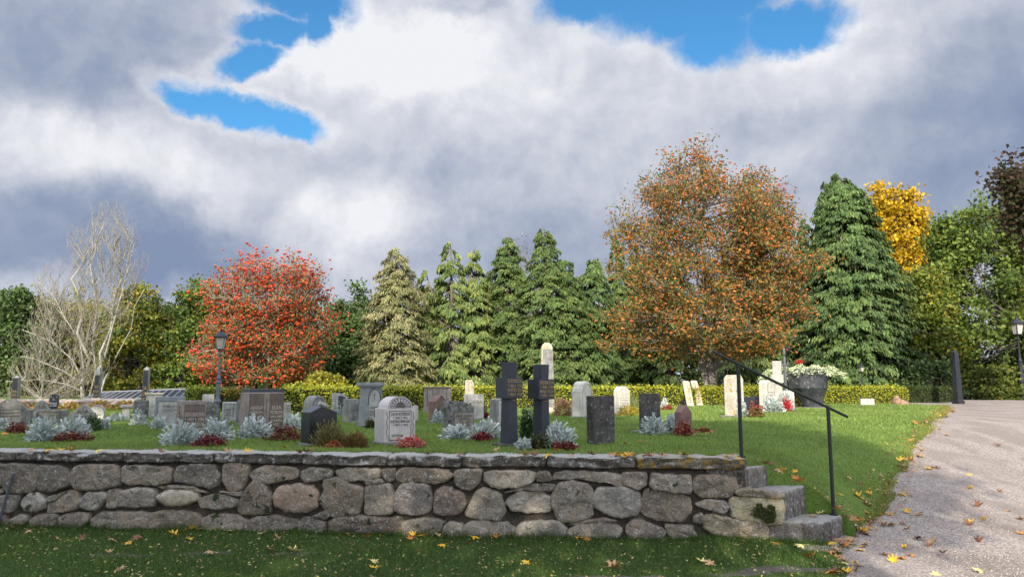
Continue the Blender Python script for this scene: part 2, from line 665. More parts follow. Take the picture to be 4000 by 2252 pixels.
# terrace lawn: behind the wall, then right to the path's edge
E0 = (float(edge_x(8.5)), 8.5)
_sx = [-70.0, X_END - 0.02, FAR['A'].x - 0.05, FAR['B'].x - 0.05, FAR['C'].x - 0.03, E0[0]]
_sy = [wall_y(-70.0) + 0.28, wall_y(X_END) + 0.28, FAR['A'].y - 0.06, FAR['B'].y - 0.04, FAR['C'].y - 0.04, E0[1]]
xs0 = list(np.linspace(-70, -14, 20)) + list(np.linspace(-13.5, 1.8, 60)) + list(np.linspace(1.9, E0[0], 45))
tt = [(k / 130.0) ** 1.9 for k in range(131)]
rows = []
for t_ in tt:
    row = []
    for x0 in xs0:
        y0 = float(np.interp(x0, _sx, _sy))
        fr = (x0 + 70.0) / (float(edge_x(y0)) + 70.0)
        if x0 == xs0[-1]: fr = 1.0
        y = lerp(y0, 60.0, t_)
        x = lerp(x0, -70.0 + (float(edge_x(y)) + 70.0) * fr, min(1, t_ * 12) if x0 != xs0[-1] else 1)
        row.append((x, y, float(terrace_z(x, y))))
    if not rows:
        rows.append([(p[0], p[1], -0.15) for p in row])
    rows.append(row)
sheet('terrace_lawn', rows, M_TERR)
# path
rows = []
for y in [-12.0, -4.0, 2.0] + spaced(5.0, 60.0, 0.08, 1.02):
    e = float(edge_x(y))
    e -= 0.5 if 7.9 < y < 8.62 else 0.0
    rows.append([(e - 0.02 + d, y, float(zpath(y)) + 0.012 * math.sin(d * 2.1 + y) * min(1, d) + 0.002) for d in (0, 0.05, 0.3, 0.7, 1.2, 2, 3, 4.5, 7, 11, 16, 24, 40, 70)])
sheet('path', rows, M_GRAVEL)
# lower lawn
rows = []
for k in range(60):
    row = []
    for u in np.linspace(0, 1, 60):
        xw = lerp(-40, 3.0, u)
        y1 = wall_y(xw) + 0.12
        y = lerp(-14.0, y1, 1 - (1 - k / 59) ** 1.6)
        x = lerp(-40, float(edge_x(y)) if y < 8.6 else 4.0, u)
        hump = 0.06 * math.exp(-((x - on_z(2800, 2060).x) / 0.5) ** 2) * sm(y, y1 - 0.9, y1)
        row.append((x, y, hump + 0.01 * math.sin(x * 2.0 + y * 3)))
    rows.append(row)
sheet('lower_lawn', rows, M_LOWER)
# the land beyond, out to the horizon
M_FAR = lawn_material('far_meadow', (0.05, 0.085, 0.02), (0.07, 0.10, 0.03))
far_rows = [[(x, y, T - 0.03) for x in (-1500, -400, -120, -50, 0, 50, 120, 400, 1500)] for y in (60.0, 90.0, 200.0, 600.0, 1800.0)]
sheet('far_ground', far_rows, M_FAR)
sheet('near_ground', [[(x, y, -0.06) for x in (-400, -60, -20, 20, 60, 400)] for y in (-400.0, -100.0, -11.0, 9.6)], M_FAR)
sheet('side_ground', [[(x, y, T - 0.05) for x in (-400, -150, -69)] for y in (9.0, 30.0, 61.0)], M_FAR)
sheet('side_ground', [[(x, y, T + 0.0) for x in (85, 150, 400)] for y in (-12.0, 30.0, 61.0)], M_FAR)

# ================================================================== retaining wall
OFF = 0.0


def wpt(s, z, off):
    p = WA + WU * s + WN * off
    return (p.x, p.y, z)


def rpx(k, x, y):
    ox, oy, s = {1: (0, 1720, .3882), 2: (1000, 1720, .3882), 3: (2000, 1720, .3882), 4: (2700, 1700, .3808)}[k]
    return ox + x * s, oy + y * s


STONES = [
 (1, [(50,240),(190,235),(390,250),(385,480),(260,515),(110,505),(60,430)]), (1, [(400,255),(600,255),(700,300),(735,350),(710,440),(560,495),(430,500),(400,400)]),
 (1, [(790,260),(900,245),(1170,245),(1205,330),(1195,440),(1020,480),(800,485),(750,420),(745,350)]), (1, [(1260,255),(1480,250),(1710,265),(1720,400),(1580,440),(1330,430),(1250,410)]),
 (1, [(1820,260),(2000,240),(2150,245),(2200,350),(2190,440),(2120,475),(1980,430),(1800,400),(1785,350)]), (1, [(2260,240),(2400,225),(2510,240),(2500,330),(2450,480),(2330,500),(2250,380)]),
 (1, [(-60,560),(100,545),(200,540),(170,650),(120,715),(-60,720)]), (1, [(240,610),(320,530),(420,520),(480,590),(470,660),(380,710),(290,690)]),
 (1, [(500,640),(600,590),(700,500),(800,510),(820,620),(790,680),(620,715),(510,720)]), (1, [(830,590),(920,510),(1080,520),(1095,560),(1000,680),(920,690),(830,660)]),
 (1, [(1100,500),(1180,485),(1225,510),(1190,665),(1090,670)]), (1, [(1205,560),(1240,510),(1400,470),(1540,480),(1570,560),(1550,650),(1380,660),(1230,650)]),
 (1, [(1590,550),(1680,490),(1850,485),(2000,500),(2010,590),(1880,650),(1700,655),(1600,610)]), (1, [(2015,590),(2130,540),(2300,540),(2400,590),(2370,660),(2200,685),(2050,660)]),
 (1, [(2400,660),(2500,480),(2576,400),(2680,440),(2730,560),(2720,720),(2430,730)]), (1, [(120,790),(230,735),(300,750),(300,800),(220,860),(130,860)]),
 (1, [(330,790),(420,735),(590,740),(575,850),(340,860)]), (1, [(600,780),(680,730),(900,725),(890,800),(820,870),(620,870)]),
 (1, [(950,790),(1060,715),(1500,715),(1520,760),(1500,880),(1250,895),(960,870)]), (1, [(1560,730),(1700,705),(1900,710),(2040,790),(2030,890),(1900,910),(1530,890)]),
 (1, [(2060,780),(2180,730),(2380,750),(2470,800),(2440,910),(2080,910)]), (1, [(-90,230),(20,235),(40,330),(40,510),(-90,520)]), (1, [(-90,750),(60,745),(100,800),(90,870),(-90,870)]),
 (1, [(500,560),(640,520),(690,505),(590,585),(505,620)]), (1, [(1600,460),(1800,445),(1960,455),(2080,520),(2010,500),(1850,478),(1680,480)]), (1, [(2220,500),(2330,515),(2470,500),(2440,560),(2330,540)]),
 (2, [(-90,830),(20,765),(200,752),(380,790),(400,850),(300,915),(-80,910)]), (2, [(10,290),(120,250),(300,255),(410,290),(400,370),(260,400),(140,430),(30,410),(-40,340)]),
 (2, [(470,310),(560,270),(700,275),(760,300),(750,370),(600,400),(520,420),(480,390)]), (2, [(830,290),(1000,270),(1240,290),(1230,370),(1080,390),(930,400),(840,350)]),
 (2, [(1260,290),(1410,270),(1400,380),(1350,410),(1300,390)]), (2, [(1440,320),(1500,270),(1900,290),(1980,340),(1900,400),(1780,435),(1700,400),(1450,410)]),
 (2, [(2010,300),(2130,280),(2270,290),(2240,420),(2160,490),(2070,480),(2010,420)]), (2, [(2320,310),(2576,300),(2790,315),(2810,360),(2740,430),(2600,470),(2400,460),(2320,400)]),
 (2, [(170,560),(230,460),(400,430),(560,440),(630,540),(620,670),(500,730),(320,720),(190,660)]), (2, [(700,400),(830,380),(950,440),(1080,480),(1060,600),(1010,730),(760,740),(650,600),(700,520)]),
 (2, [(1110,470),(1230,430),(1350,450),(1380,520),(1380,720),(1110,735)]), (2, [(1420,530),(1480,440),(1600,425),(1740,450),(1765,600),(1740,700),(1640,735),(1450,715),(1400,650)]),
 (2, [(1820,510),(1900,465),(2070,520),(2110,620),(2050,720),(1860,740),(1800,690)]), (2, [(2120,730),(2220,520),(2300,480),(2460,540),(2500,700),(2440,790),(2200,770)]),
 (2, [(430,830),(500,770),(620,770),(700,830),(680,930),(450,920)]), (2, [(720,820),(840,760),(1050,745),(1250,760),(1450,760),(1480,830),(1440,940),(1100,940),(760,920)]),
 (2, [(1490,810),(1700,780),(1890,800),(1850,900),(1750,980),(1480,960)]), (2, [(1900,850),(1960,810),(2080,840),(2060,970),(1880,960)]),
 (2, [(2090,870),(2200,810),(2500,820),(2620,900),(2600,990),(2100,980)]), (2, [(560,760),(700,700),(760,750),(700,790)]), (2, [(1090,390),(1240,380),(1300,420),(1180,430),(1120,440)]),
 (3, [(0,560),(100,505),(300,520),(370,570),(375,700),(250,720),(20,700),(-50,620)]), (3, [(410,560),(480,440),(620,410),(760,450),(810,560),(790,760),(600,800),(500,790),(410,650)]),
 (3, [(440,390),(480,310),(700,300),(1090,330),(1090,460),(960,420),(640,370)]), (3, [(1110,320),(1340,320),(1350,430),(1260,490),(1110,440)]),
 (3, [(830,560),(880,480),(1100,465),(1250,510),(1280,620),(1240,740),(1080,760),(930,720),(840,650)]), (3, [(1410,330),(1600,340),(1790,350),(1790,520),(1600,510),(1400,470)]),
 (3, [(1320,600),(1370,490),(1600,510),(1760,570),(1780,700),(1700,800),(1520,790),(1380,760),(1310,680)]), (3, [(1830,420),(1880,350),(2100,350),(2230,380),(2250,480),(2170,560),(1900,555),(1820,480)]),
 (3, [(1840,640),(1950,590),(2120,600),(2190,650),(2130,720),(1960,690)]), (3, [(60,880),(130,810),(450,810),(530,870),(500,980),(80,970)]),
 (3, [(580,900),(700,820),(1000,815),(1090,880),(1050,980),(600,980)]), (3, [(1160,860),(1230,790),(1400,830),(1540,900),(1500,980),(1180,980)]),
 (3, [(1820,760),(1900,720),(1960,790),(1900,830),(1820,810)]), (3, [(250,320),(380,310),(400,400),(260,410)]), (3, [(-80,520),(150,440),(300,430),(420,440),(400,500),(300,505),(120,490)]),
 (3, [(560,850),(700,800),(900,770),(1060,800),(900,815),(700,815)]), (3, [(1540,830),(1800,850),(1860,960),(1600,980)]),
 (4, [(410,645),(480,628),(900,652),(930,700),(920,890),(770,905),(430,830)]), (4, [(130,830),(250,810),(410,845),(740,905),(758,1010),(740,1060),(420,1060),(160,960)]),
 (4, [(470,550),(620,535),(930,590),(930,640),(470,612)]),
]
TINTS = [(0.23, 0.21, 0.18), (0.17, 0.15, 0.13), (0.29, 0.275, 0.245), (0.20, 0.17, 0.135), (0.16, 0.145, 0.13), (0.31, 0.29, 0.25), (0.22, 0.19, 0.15), (0.26, 0.24, 0.215)]
SPECIAL = {12: (0.47, 0.45, 0.39), 34: (0.36, 0.285, 0.245), 6: (0.28, 0.28, 0.28), 9: (0.30, 0.30, 0.30), 7: (0.30, 0.30, 0.29), 11: (0.27, 0.26, 0.25), 47: (0.32, 0.31, 0.29), 51: (0.29, 0.29, 0.29),
           37: (0.19, 0.18, 0.19), 38: (0.20, 0.155, 0.135), 64: (0.42, 0.40, 0.28), 65: (0.30, 0.27, 0.20), 66: (0.28, 0.25, 0.19), 55: (0.30, 0.28, 0.26), 41: (0.14, 0.115, 0.09), 56: (0.30, 0.30, 0.28)}
M_RUBBLE = stone_mat('rubble_stone', (0.72, 0.70, 0.68), (1.22, 1.16, 1.06), speck=0.75, lichen=(0.17, 0.145, 0.08), lichen_amt=0.22, pale=0.55, bump=1.0, use_attr=True, moss=0.12)
M_MORTAR = stone_mat('dark_earthy_mortar', (0.045, 0.036, 0.027), (0.10, 0.080, 0.058), speck=0.6, bump=1.0, moss=0.2)
M_COPING = stone_mat('coping_stone', (0.065, 0.055, 0.045), (0.16, 0.14, 0.115), speck=0.9, crust_highlight=.65, pale=.8, lichen=(0.19, 0.17, 0.10), lichen_amt=0.1, bump=1.2, streak=0.0)
M_COPING_L = stone_mat('coping_stone_lichen', (0.08, 0.068, 0.05), (0.19, 0.155, 0.10), speck=0.8, crust_highlight=.5, pale=0.4, lichen=(0.28, 0.17, 0.02), lichen_amt=0.75, bump=1.2)
M_STEP = stone_mat('step_stone', (0.11, 0.095, 0.08), (0.20, 0.18, 0.155), speck=0.8, pale=0.6, bump=1.0, streak=0.7, crust_highlight=.45, lichen=(.2, .17, .08), lichen_amt=.1)


def smooth_poly(P, it=2):
    for _ in range(it):
        Q = []
        for i in range(len(P)):
            a, b = P[i], P[(i + 1) % len(P)]
            Q.append((a[0] * .88 + b[0] * .12, a[1] * .88 + b[1] * .12))
            Q.append((a[0] * .12 + b[0] * .88, a[1] * .12 + b[1] * .88))
        P = Q
    return P


def hsh(a, b, c=0.0):
    return (math.sin(a * 12.9898 + b * 78.233 + c * 37.7) * 43758.5453) % 1.0


def vnoise(x, y, seed=0.0):
    xi, yi = math.floor(x), math.floor(y)
    fx, fy = x - xi, y - yi
    fx, fy = fx * fx * (3 - 2 * fx), fy * fy * (3 - 2 * fy)
    a = lerp(hsh(xi, yi, seed), hsh(xi + 1, yi, seed), fx)
    b = lerp(hsh(xi, yi + 1, seed), hsh(xi + 1, yi + 1, seed), fx)
    return lerp(a, b, fy) * 2 - 1


wall = empty('retaining_wall', WA, math.atan2(WU.y, WU.x), 'low retaining wall of rough field stones holding up the grave lawn', 'wall')


def wl(s, z, off):
    """wall-local: x along the wall, y away from the camera"""
    return (s, -off, z - WA.z)


V, F, C = [], [], []
for k, (reg, poly) in enumerate(STONES):
    pts = [on_wall(*rpx(reg, x, y)) for x, y in poly]
    pts = smooth_poly(pts, 2)
    # resample closed outline
    L = [0]
    for i in range(len(pts)):
        a, b = pts[i], pts[(i + 1) % len(pts)]
        L.append(L[-1] + math.hypot(a[0] - b[0], a[1] - b[1]))
    n = max(20, int(L[-1] / 0.022))
    res = []
    j = 0
    for i in range(n):
        d = L[-1] * i / n
        while L[j + 1] < d: j += 1
        f = (d - L[j]) / max(1e-9, L[j + 1] - L[j])
        a, b = pts[j], pts[(j + 1) % len(pts)]
        res.append((lerp(a[0], b[0], f), lerp(a[1], b[1], f)))
    cxs, czs = sum(p[0] for p in res) / n, sum(p[1] for p in res) / n
    rad = min(max(abs(p[0] - cxs) for p in res), max(abs(p[1] - czs) for p in res))
    swell = 0.028 + 0.035 * hsh(k, 3.3) + (0.02 if k in (12, 34, 48, 52) else 0)
    tiltx, tiltz = (hsh(k, 1.1) - .5) * 0.16, (hsh(k, 2.2) - .5) * 0.25
    tint = SPECIAL.get(k, TINTS[int(hsh(k, 9.7) * len(TINTS))])
    rings = [(1.15, -0.9), (1.145, -0.2), (1.13, 0.35), (1.09, 0.76), (1.01, 0.95), (0.82, 1.0), (0.6, 1.03), (0.36, 1.05), (0.15, 1.06)] if k not in (12, 34, 41) else [(1.05, -0.9), (1.045, -0.05), (1.02, 0.3), (0.96, 0.62), (0.87, 0.82), (0.73, 0.96), (0.55, 1.04), (0.33, 1.09), (0.14, 1.1)]
    base = len(V)
    for (rr, hh) in rings:
        for (x, z) in res:
            X, Z = cxs + (x - cxs) * rr, czs + (z - czs) * rr
            nz = vnoise(X * 9, Z * 9, k) * 0.016 + vnoise(X * 25, Z * 25, k + .5) * 0.010 + vnoise(X * 60, Z * 60, k + .7) * 0.005
            rough = 0.3 if k in (12, 34) else 1.0
            off = hh * swell + (nz * rough + tiltx * (X - cxs) + tiltz * (Z - czs)) * max(0, min(1, hh)) + 0.008
            ex = vnoise(X * 22, Z * 22, k + 5) * 0.009 + vnoise(X * 50, Z * 50, k + 6) * 0.004
            V.append(wl(X + ex, Z + ex, off))
            v = 0.9 + 0.2 * hsh(k, 5.5)
            C.append((tint[0] * v * .95, tint[1] * v * .88, tint[2] * v * .77, 1))
    for r in range(len(rings) - 1):
        for i in range(n):
            a, b = base + r * n + i, base + r * n + (i + 1) % n
            F.append((a, b, b + n, a + n))
    F.append(tuple(base + (len(rings) - 1) * n + i for i in range(n)))
me_o = mesh_obj('stonework', V, F, M_RUBBLE, wall, smooth=True, colors=C)

# mortar / packing behind the stones, uneven
V, F = [], []
z_lo, z_hi = -0.15, on_wall(1500, 1806)[1]
s0, s1 = -3.0, S_END + 0.02
ns, nz = 420, 30
for j in range(nz + 1):
    for i in range(ns + 1):
        s, z = lerp(s0, s1, i / ns), lerp(z_lo, z_hi, j / nz)
        V.append(wl(s, z, -0.022 - 0.05 * (z > z_hi - 0.035) + vnoise(s * 14, z * 14, 2) * 0.018 + vnoise(s * 40, z * 40, 4) * 0.008))
n1 = ns + 1
for j in range(nz):
    for i in range(ns):
        a = j * n1 + i
        F.append((a, a + 1, a + n1 + 1, a + n1))
base = len(V)
V += [wl(s0, z_lo, -0.4), wl(s1, z_lo, -0.4), wl(s1, z_hi, -0.4), wl(s0, z_hi, -0.4)]
F += [(base, base + 3, base + 2, base + 1), (nz * n1, nz * n1 + ns, base + 2, base + 3), (ns, base + 1, base + 2, nz * n1 + ns), (0, nz * n1, base + 3, base)]
mesh_obj('mortar_core', V, F, M_MORTAR, wall, smooth=True)

# coping slabs
joints = [-420, 60, 478, 830, 1175, 1512, 1802, 2135, 2486, 2918]
top_px = lambda x: 1761 + (x / 2900) * 29
bot_px = lambda x: 1797 + (x / 2900) * 40


def rough_slab(name, outline, z0, z1, mat, parent, seed, nu=None, depth=0.36, overhang=0.05, amp=0.022, rnd=0.018, label=None):
    """long slab in wall-local coordinates: outline (s0, s1), from -overhang in front to depth behind"""
    a, b = outline
    nu = nu or max(4, int((b - a) / 0.035))
    prof = []     # cross-section y (away from camera), z
    m = 6
    for i in range(m + 1):
        ang = math.pi * i / m
    cs = [(depth, z0)] + [(lerp(depth, -overhang + rnd, i / 5), z0) for i in range(1, 5)] + [(-overhang + rnd * 0.3, z0 + rnd * 0.3), (-overhang, z0 + rnd)] + \
         [(-overhang, lerp(z0 + rnd, z1 - rnd, i / 4)) for i in range(1, 4)] + [(-overhang, z1 - rnd), (-overhang + rnd * 0.35, z1 - rnd * 0.3), (-overhang + rnd, z1)] + \
         [(lerp(-overhang + rnd, depth, i / 6), z1) for i in range(1, 7)]
    V, F = [], []
    m = len(cs)
    for i in range(nu + 1):
        s = lerp(a, b, i / nu)
        endf = min(1, min(s - a, b - s) / 0.03)
        for (y, z) in cs:
            nzv = vnoise(s * 7, z * 30 + y * 8, seed) * amp + vnoise(s * 26, z * 50 + y * 20, seed + 1) * amp * 0.6 + vnoise(s * 5, 0, seed + 2) * amp * 0.7
            yy = y - (nzv if y < 0.0 else 0) + (1 - endf) ** 2 * 0.02 * (1 if y < 0.05 else 0)
            zc = (z0 + z1) / 2
            zz = z + vnoise(s * 6, y * 6, seed + 3) * amp * 0.5 + vnoise(s * 31, y * 31, seed + 6) * amp * 0.35 - (z - zc) * (1 - endf) ** 2 * 0.16
            V.append((s, yy, zz))
    for i in range(nu):
        for j in range(m - 1):
            p = i * m + j
            F.append((p, p + m, p + m + 1, p + 1))
        F.append((i * m + m - 1, (i + 1) * m + m - 1, (i + 1) * m, i * m))
    F.append(tuple(range(m)))
    F.append(tuple(reversed([nu * m + j for j in range(m)])))
    o = mesh_obj(name, V, F, mat, parent, smooth=True)
    if label: o['label'] = label
    return o


for i in range(len(joints) - 1):
    xa, xb = joints[i], joints[i + 1]
    sa, sb = on_wall(xa, top_px(xa), 0.05)[0] + 0.006, on_wall(xb, top_px(xb), 0.05)[0] - 0.006
    xm = (xa + xb) / 2
    zt, zb = on_wall(xm, top_px(xm), 0.05)[1], on_wall(xm, bot_px(xm), 0.05)[1]
    last = i == len(joints) - 2
    dz = (hsh(i, 4.4) - .5) * 0.014
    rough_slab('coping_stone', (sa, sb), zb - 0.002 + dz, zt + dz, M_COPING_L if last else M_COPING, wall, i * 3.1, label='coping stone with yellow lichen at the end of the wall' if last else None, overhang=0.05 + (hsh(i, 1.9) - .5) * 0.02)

# ------------------------------------------------------------------ stone steps at the wall's right end
steps = empty('stone_steps', WA + WU * S_END, math.atan2(WU.y, WU.x), 'three worn granite steps going down from the wall end to the gravel path', 'steps')
zprev = {'A': zl['B'], 'B': zl['C'], 'C': -0.12}
sprev = {'A': S_END - 0.42, 'B': S_END - 0.10, 'C': on_wall(2995, 2040)[0]}
STEP_FAR = {}
for kk in 'CBA':
    fp = FAR[kk]
    STEP_FAR[kk] = fp
    rel = fp - WA
    fs, fd = rel.dot(WU), rel.dot(-WN)
    # plan corners in steps-local coordinates
    sN = sl[kk] - S_END
    sF = fs - S_END
    sA = sprev[kk] - S_END - (0.0 if kk == 'C' else 0.0)
    y0 = 0.0 if kk == 'C' else 0.012
    fd = max(fd, 0.35)
    slope = (sF - sN) / fd
    z0, z1 = zprev[kk] - 0.02, zl[kk] - 0.0
    if kk == 'A': sA = -0.40
    if kk == 'B': sA = -0.35
    n_u, n_v, n_w = 26, 16, 7
    V, F = [], []
    idx = {}

    def P(i, j, w_):
        key = (i, j, w_)
        if key in idx: return idx[key]
        v = j / n_v
        y = y0 + fd * v
        s = lerp(sA + slope * fd * v * 0.5, sN + slope * (y - y0), i / n_u)
        z = lerp(z0, z1, w_ / n_w)
        # worn rounded edges
        r = 0.014
        if w_ == n_w and i == n_u: s -= r; z -= r * 0.6
        if w_ == n_w and j == 0: y += r * 0.7; z -= r * 0.5
        if i == n_u and j == 0: s -= r * 0.5; y += r * 0.5
        s += vnoise(y * 16, z * 5, 11 + zl[kk]) * 0.008 * (i == n_u) + vnoise(y * 50, z * 7, 12) * 0.004 * (i == n_u)
        y += vnoise(s * 11, z * 11, 13) * 0.012 * (j == 0) + vnoise(s * 40, z * 40, 14) * 0.004 * (j == 0)
        z += vnoise(s * 9, y * 9, 15) * 0.006 * (w_ == n_w)
        idx[key] = len(V)
        V.append((s, y, z - WA.z))
        return idx[key]
    for i in range(n_u):
        for w_ in range(n_w):
            F.append((P(i, 0, w_), P(i + 1, 0, w_), P(i + 1, 0, w_ + 1), P(i, 0, w_ + 1)))
        for j in range(n_v):
            F.append((P(i, j, n_w), P(i + 1, j, n_w), P(i + 1, j + 1, n_w), P(i, j + 1, n_w)))
        for w_ in range(n_w):
            F.append((P(i + 1, n_v, w_), P(i, n_v, w_), P(i, n_v, w_ + 1), P(i + 1, n_v, w_ + 1)))
    for j in range(n_v):
        for w_ in range(n_w):
            F.append((P(n_u, j, w_), P(n_u, j + 1, w_), P(n_u, j + 1, w_ + 1), P(n_u, j, w_ + 1)))
            F.append((P(0, j + 1, w_), P(0, j, w_), P(0, j, w_ + 1), P(0, j + 1, w_ + 1)))
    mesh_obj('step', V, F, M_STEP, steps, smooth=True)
# moss cushion on the side stone under the middle step
mp = [(600, 790), (640, 690), (700, 690), (740, 730), (800, 700), (860, 710), (850, 800), (840, 880), (760, 880), (720, 830), (650, 820)]
pts = smooth_poly([on_wall(*rpx(4, x, y)) for x, y in mp], 1)
Vm, Cm = [], []
cxs, czs = sum(p[0] for p in pts) / len(pts), sum(p[1] for p in pts) / len(pts)
tri = []
for q in range(2600):
    i = random.randrange(len(pts))
    a, b = pts[i], pts[(i + 1) % len(pts)]
    u, v = random.random() ** 0.5, random.random()
    s = lerp(cxs, lerp(a[0], b[0], v), u) + random.gauss(0, .004)
    z = lerp(czs, lerp(a[1], b[1], v), u) + random.gauss(0, .004)
    if vnoise(s * 28, z * 28, 3) < -0.25: continue
    off = 0.062 + random.random() * 0.03
    r = 0.006 + random.random() * 0.006
    an = random.random() * 6.28
    pp = [Vector(wl(s + r * math.cos(an + t_), z + r * math.sin(an + t_), off + random.uniform(-.008, .008))) for t_ in (0, 2.1, 4.2)]
    tri.append([tuple(x) for x in pp])
    c = random.choice([(0.05, 0.065, 0.010), (0.075, 0.085, 0.012), (0.03, 0.04, 0.008)])
    Cm.append(c)
mo = np_mesh('moss', np.array(tri), 3, LEAF, wall, Cm)
mo['kind'] = 'stuff'

# ------------------------------------------------------------------ handrail
M_IRON = plain_mat('green_black_paint', (0.010, 0.016, 0.014), 0.55, 0.0, 0.3, 30)


def tube(pts, radii, sides=8, cap=True):
    """verts, faces of a tube along pts (Vectors)"""
    V, F = [], []
    n = len(pts)
    up = Vector((0, 0, 1))
    for i, p in enumerate(pts):
        d = (pts[min(i + 1, n - 1)] - pts[max(i - 1, 0)])
        if d.length < 1e-9: d = Vector((0, 0, 1))
        d.normalize()
        a = d.cross(up if abs(d.z) < 0.95 else Vector((1, 0, 0))).normalized()
        b = d.cross(a)
        r = radii[i] if isinstance(radii, (list, tuple)) else radii
        for k in range(sides):
            t = 2 * math.pi * k / sides
            V.append(p + a * (r * math.cos(t)) + b * (r * math.sin(t)))
    for i in range(n - 1):
        for k in range(sides):
            a, b = i * sides + k, i * sides + (k + 1) % sides
            F.append((a, b, b + sides, a + sides))
    if cap:
        F.append(tuple(reversed(range(sides))))
        F.append(tuple((n - 1) * sides + k for k in range(sides)))
    return V, F


def merged(parts):
    V, F = [], []
    for v, f in parts:
        b = len(V)
        V += list(v)
        F += [tuple(i + b for i in q) for q in f]
    return V, F


def box(x0, x1, y0, y1, z0, z1):
    V = [(x0, y0, z0), (x1, y0, z0), (x1, y1, z0), (x0, y1, z0), (x0, y0, z1), (x1, y0, z1), (x1, y1, z1), (x0, y1, z1)]
    F = [(0, 3, 2, 1), (4, 5, 6, 7), (0, 1, 5, 4), (1, 2, 6, 5), (2, 3, 7, 6), (3, 0, 4, 7)]
    return V, F


s_, z_ = on_wall(2897, 1787, -0.16)
P1 = WA + WU * s_ - WN * 0.16
P1.z = TOP - 0.03
P1 = on_z(2897, 1787, TOP - 0.01); P1.z = TOP - 0.04
P2 = on_z(3257, 2011, zl['C']); P2.z = zl['C'] - 0.03
h1, h2 = z_at(P1, 1420), z_at(P2, 1590)
rail = empty('handrail', P1, 0, 'thin dark green iron handrail sloping down beside the stone steps', 'handrail')
A1, A2 = Vector((0, 0, 0)), P2 - P1
t1, t2 = Vector((0, 0, h1 - P1.z)), Vector((A2.x, A2.y, h2 - P1.z))
dirr = t2 - t1
for a_, b_ in ((A1, t1), (A2, t2)):
    V, F = merged([tube([a_ + Vector((0, 0, 0)), b_ - Vector((0, 0, 0.008))], 0.021, 10), tube([a_ + Vector((0, 0, 0.02)), a_ + Vector((0, 0, 0.050))], 0.045, 10)])
    mesh_obj('post', V, F, M_IRON, rail, smooth=False)
e1 = t1 - dirr * (100 / 360.0)
e2 = t2 + dirr * (78 / 350.0)
rv, rf = tube([e1, t1, t2, e2], 0.016, 10)
mesh_obj('rail', rv, rf, M_IRON, rail)
# the second, sloping thin rail end seen at the far left of the wall
Q1, Q2 = on_z(12, 2052, 0.0), None
s_, z_ = on_wall(52, 1848, 0.12)
Q2 = WA + WU * s_ + WN * 0.12
Q2.z = z_
rl = empty('leaning_pole', (Q1.x, Q1.y - 0.1, 0), 0, 'thin grey pole leaning against the left end of the stone wall', 'pole')
v, f = tube([Vector((0, 0, 0)), (Q2 - Vector((Q1.x, Q1.y - 0.1, 0)))], 0.016, 8)
mesh_obj('shaft', v, f, plain_mat('grey_pole', (0.10, 0.11, 0.13), 0.5), rl)

# ================================================================== gravestones
TH = R(38.0)
GREY = ((0.20, 0.205, 0.20), (0.29, 0.29, 0.28))
MS = {
    'grey': stone_mat('grey_granite', (0.17, 0.172, 0.165), (0.31, 0.305, 0.29), speck=0.6, pale=0.35, streak=0.3, lichen=(.16, .155, .11), lichen_amt=.15),
    'blue': stone_mat('blue_grey_granite', (0.19, 0.205, 0.22), (0.27, 0.285, 0.30), speck=0.3, rough=0.6, bump=0.2),
    'rough': stone_mat('rough_weathered_granite', (0.10, 0.10, 0.095), (0.24, 0.235, 0.22), speck=0.6, pale=0.5, lichen=(0.13, 0.125, 0.09), lichen_amt=0.35, bump=1.0, streak=0.4),
    'pale': stone_mat('pale_limestone', (0.46, 0.44, 0.39), (0.60, 0.57, 0.50), speck=0.25, pale=0.2, bump=0.4, streak=0.15),
    'palegrey': stone_mat('pale_grey_granite', (0.30, 0.295, 0.28), (0.45, 0.44, 0.41), speck=0.5, bump=0.5, streak=.25),
    'pink': stone_mat('pale_pink_granite', (0.50, 0.455, 0.435), (0.62, 0.57, 0.545), speck=0.35, bump=0.25, rough=0.6),
    'brown': stone_mat('brown_granite', (0.095, 0.070, 0.058), (0.135, 0.10, 0.085), speck=0.35, rough=0.45, bump=0.15),
    'tan': stone_mat('tan_granite', (0.21, 0.175, 0.15), (0.34, 0.29, 0.255), speck=0.6, bump=0.6, pale=.2, streak=.2),
    'red': stone_mat('red_granite', (0.16, 0.085, 0.075), (0.24, 0.135, 0.12), speck=0.45, bump=0.3, rough=0.6),
    'black': stone_mat('polished_black_granite', (0.012, 0.013, 0.017), (0.020, 0.022, 0.028), speck=0.1, rough=0.22, bump=0.02),
    'dark': stone_mat('dark_rough_granite', (0.045, 0.040, 0.037), (0.095, 0.085, 0.078), speck=0.4, pale=0.35, bump=0.8, streak=0.5),
    'slate': stone_mat('dull_dark_granite', (0.028, 0.032, 0.044), (0.040, 0.044, 0.058), speck=0.15, rough=0.5, bump=0.15),
    'yellow': stone_mat('lichened_limestone', (0.44, 0.40, 0.32), (0.56, 0.52, 0.44), speck=0.3, lichen=(0.42, 0.25, 0.04), lichen_amt=0.5, bump=0.6),
    'board': stone_mat('streaked_brown_stone', (0.24, 0.20, 0.175), (0.36, 0.31, 0.27), speck=0.4, streak=0.8, bump=0.8),
    'plinth': stone_mat('plinth_granite', (0.16, 0.155, 0.145), (0.24, 0.235, 0.22), speck=0.5, pale=0.3, bump=0.8),
}
INK = plain_mat('dark_carved_letters', (0.035, 0.033, 0.035), 0.7)
INKG = plain_mat('grey_carved_letters', (0.11, 0.105, 0.10), 0.8)
GOLD = plain_mat('gilded_letters', (0.36, 0.25, 0.12), 0.4, 0.35)
PALE_INK = plain_mat('pale_letters', (0.45, 0.39, 0.33), 0.7)
SILVER_INK = plain_mat('white_letters', (0.62, 0.64, 0.66), 0.5)


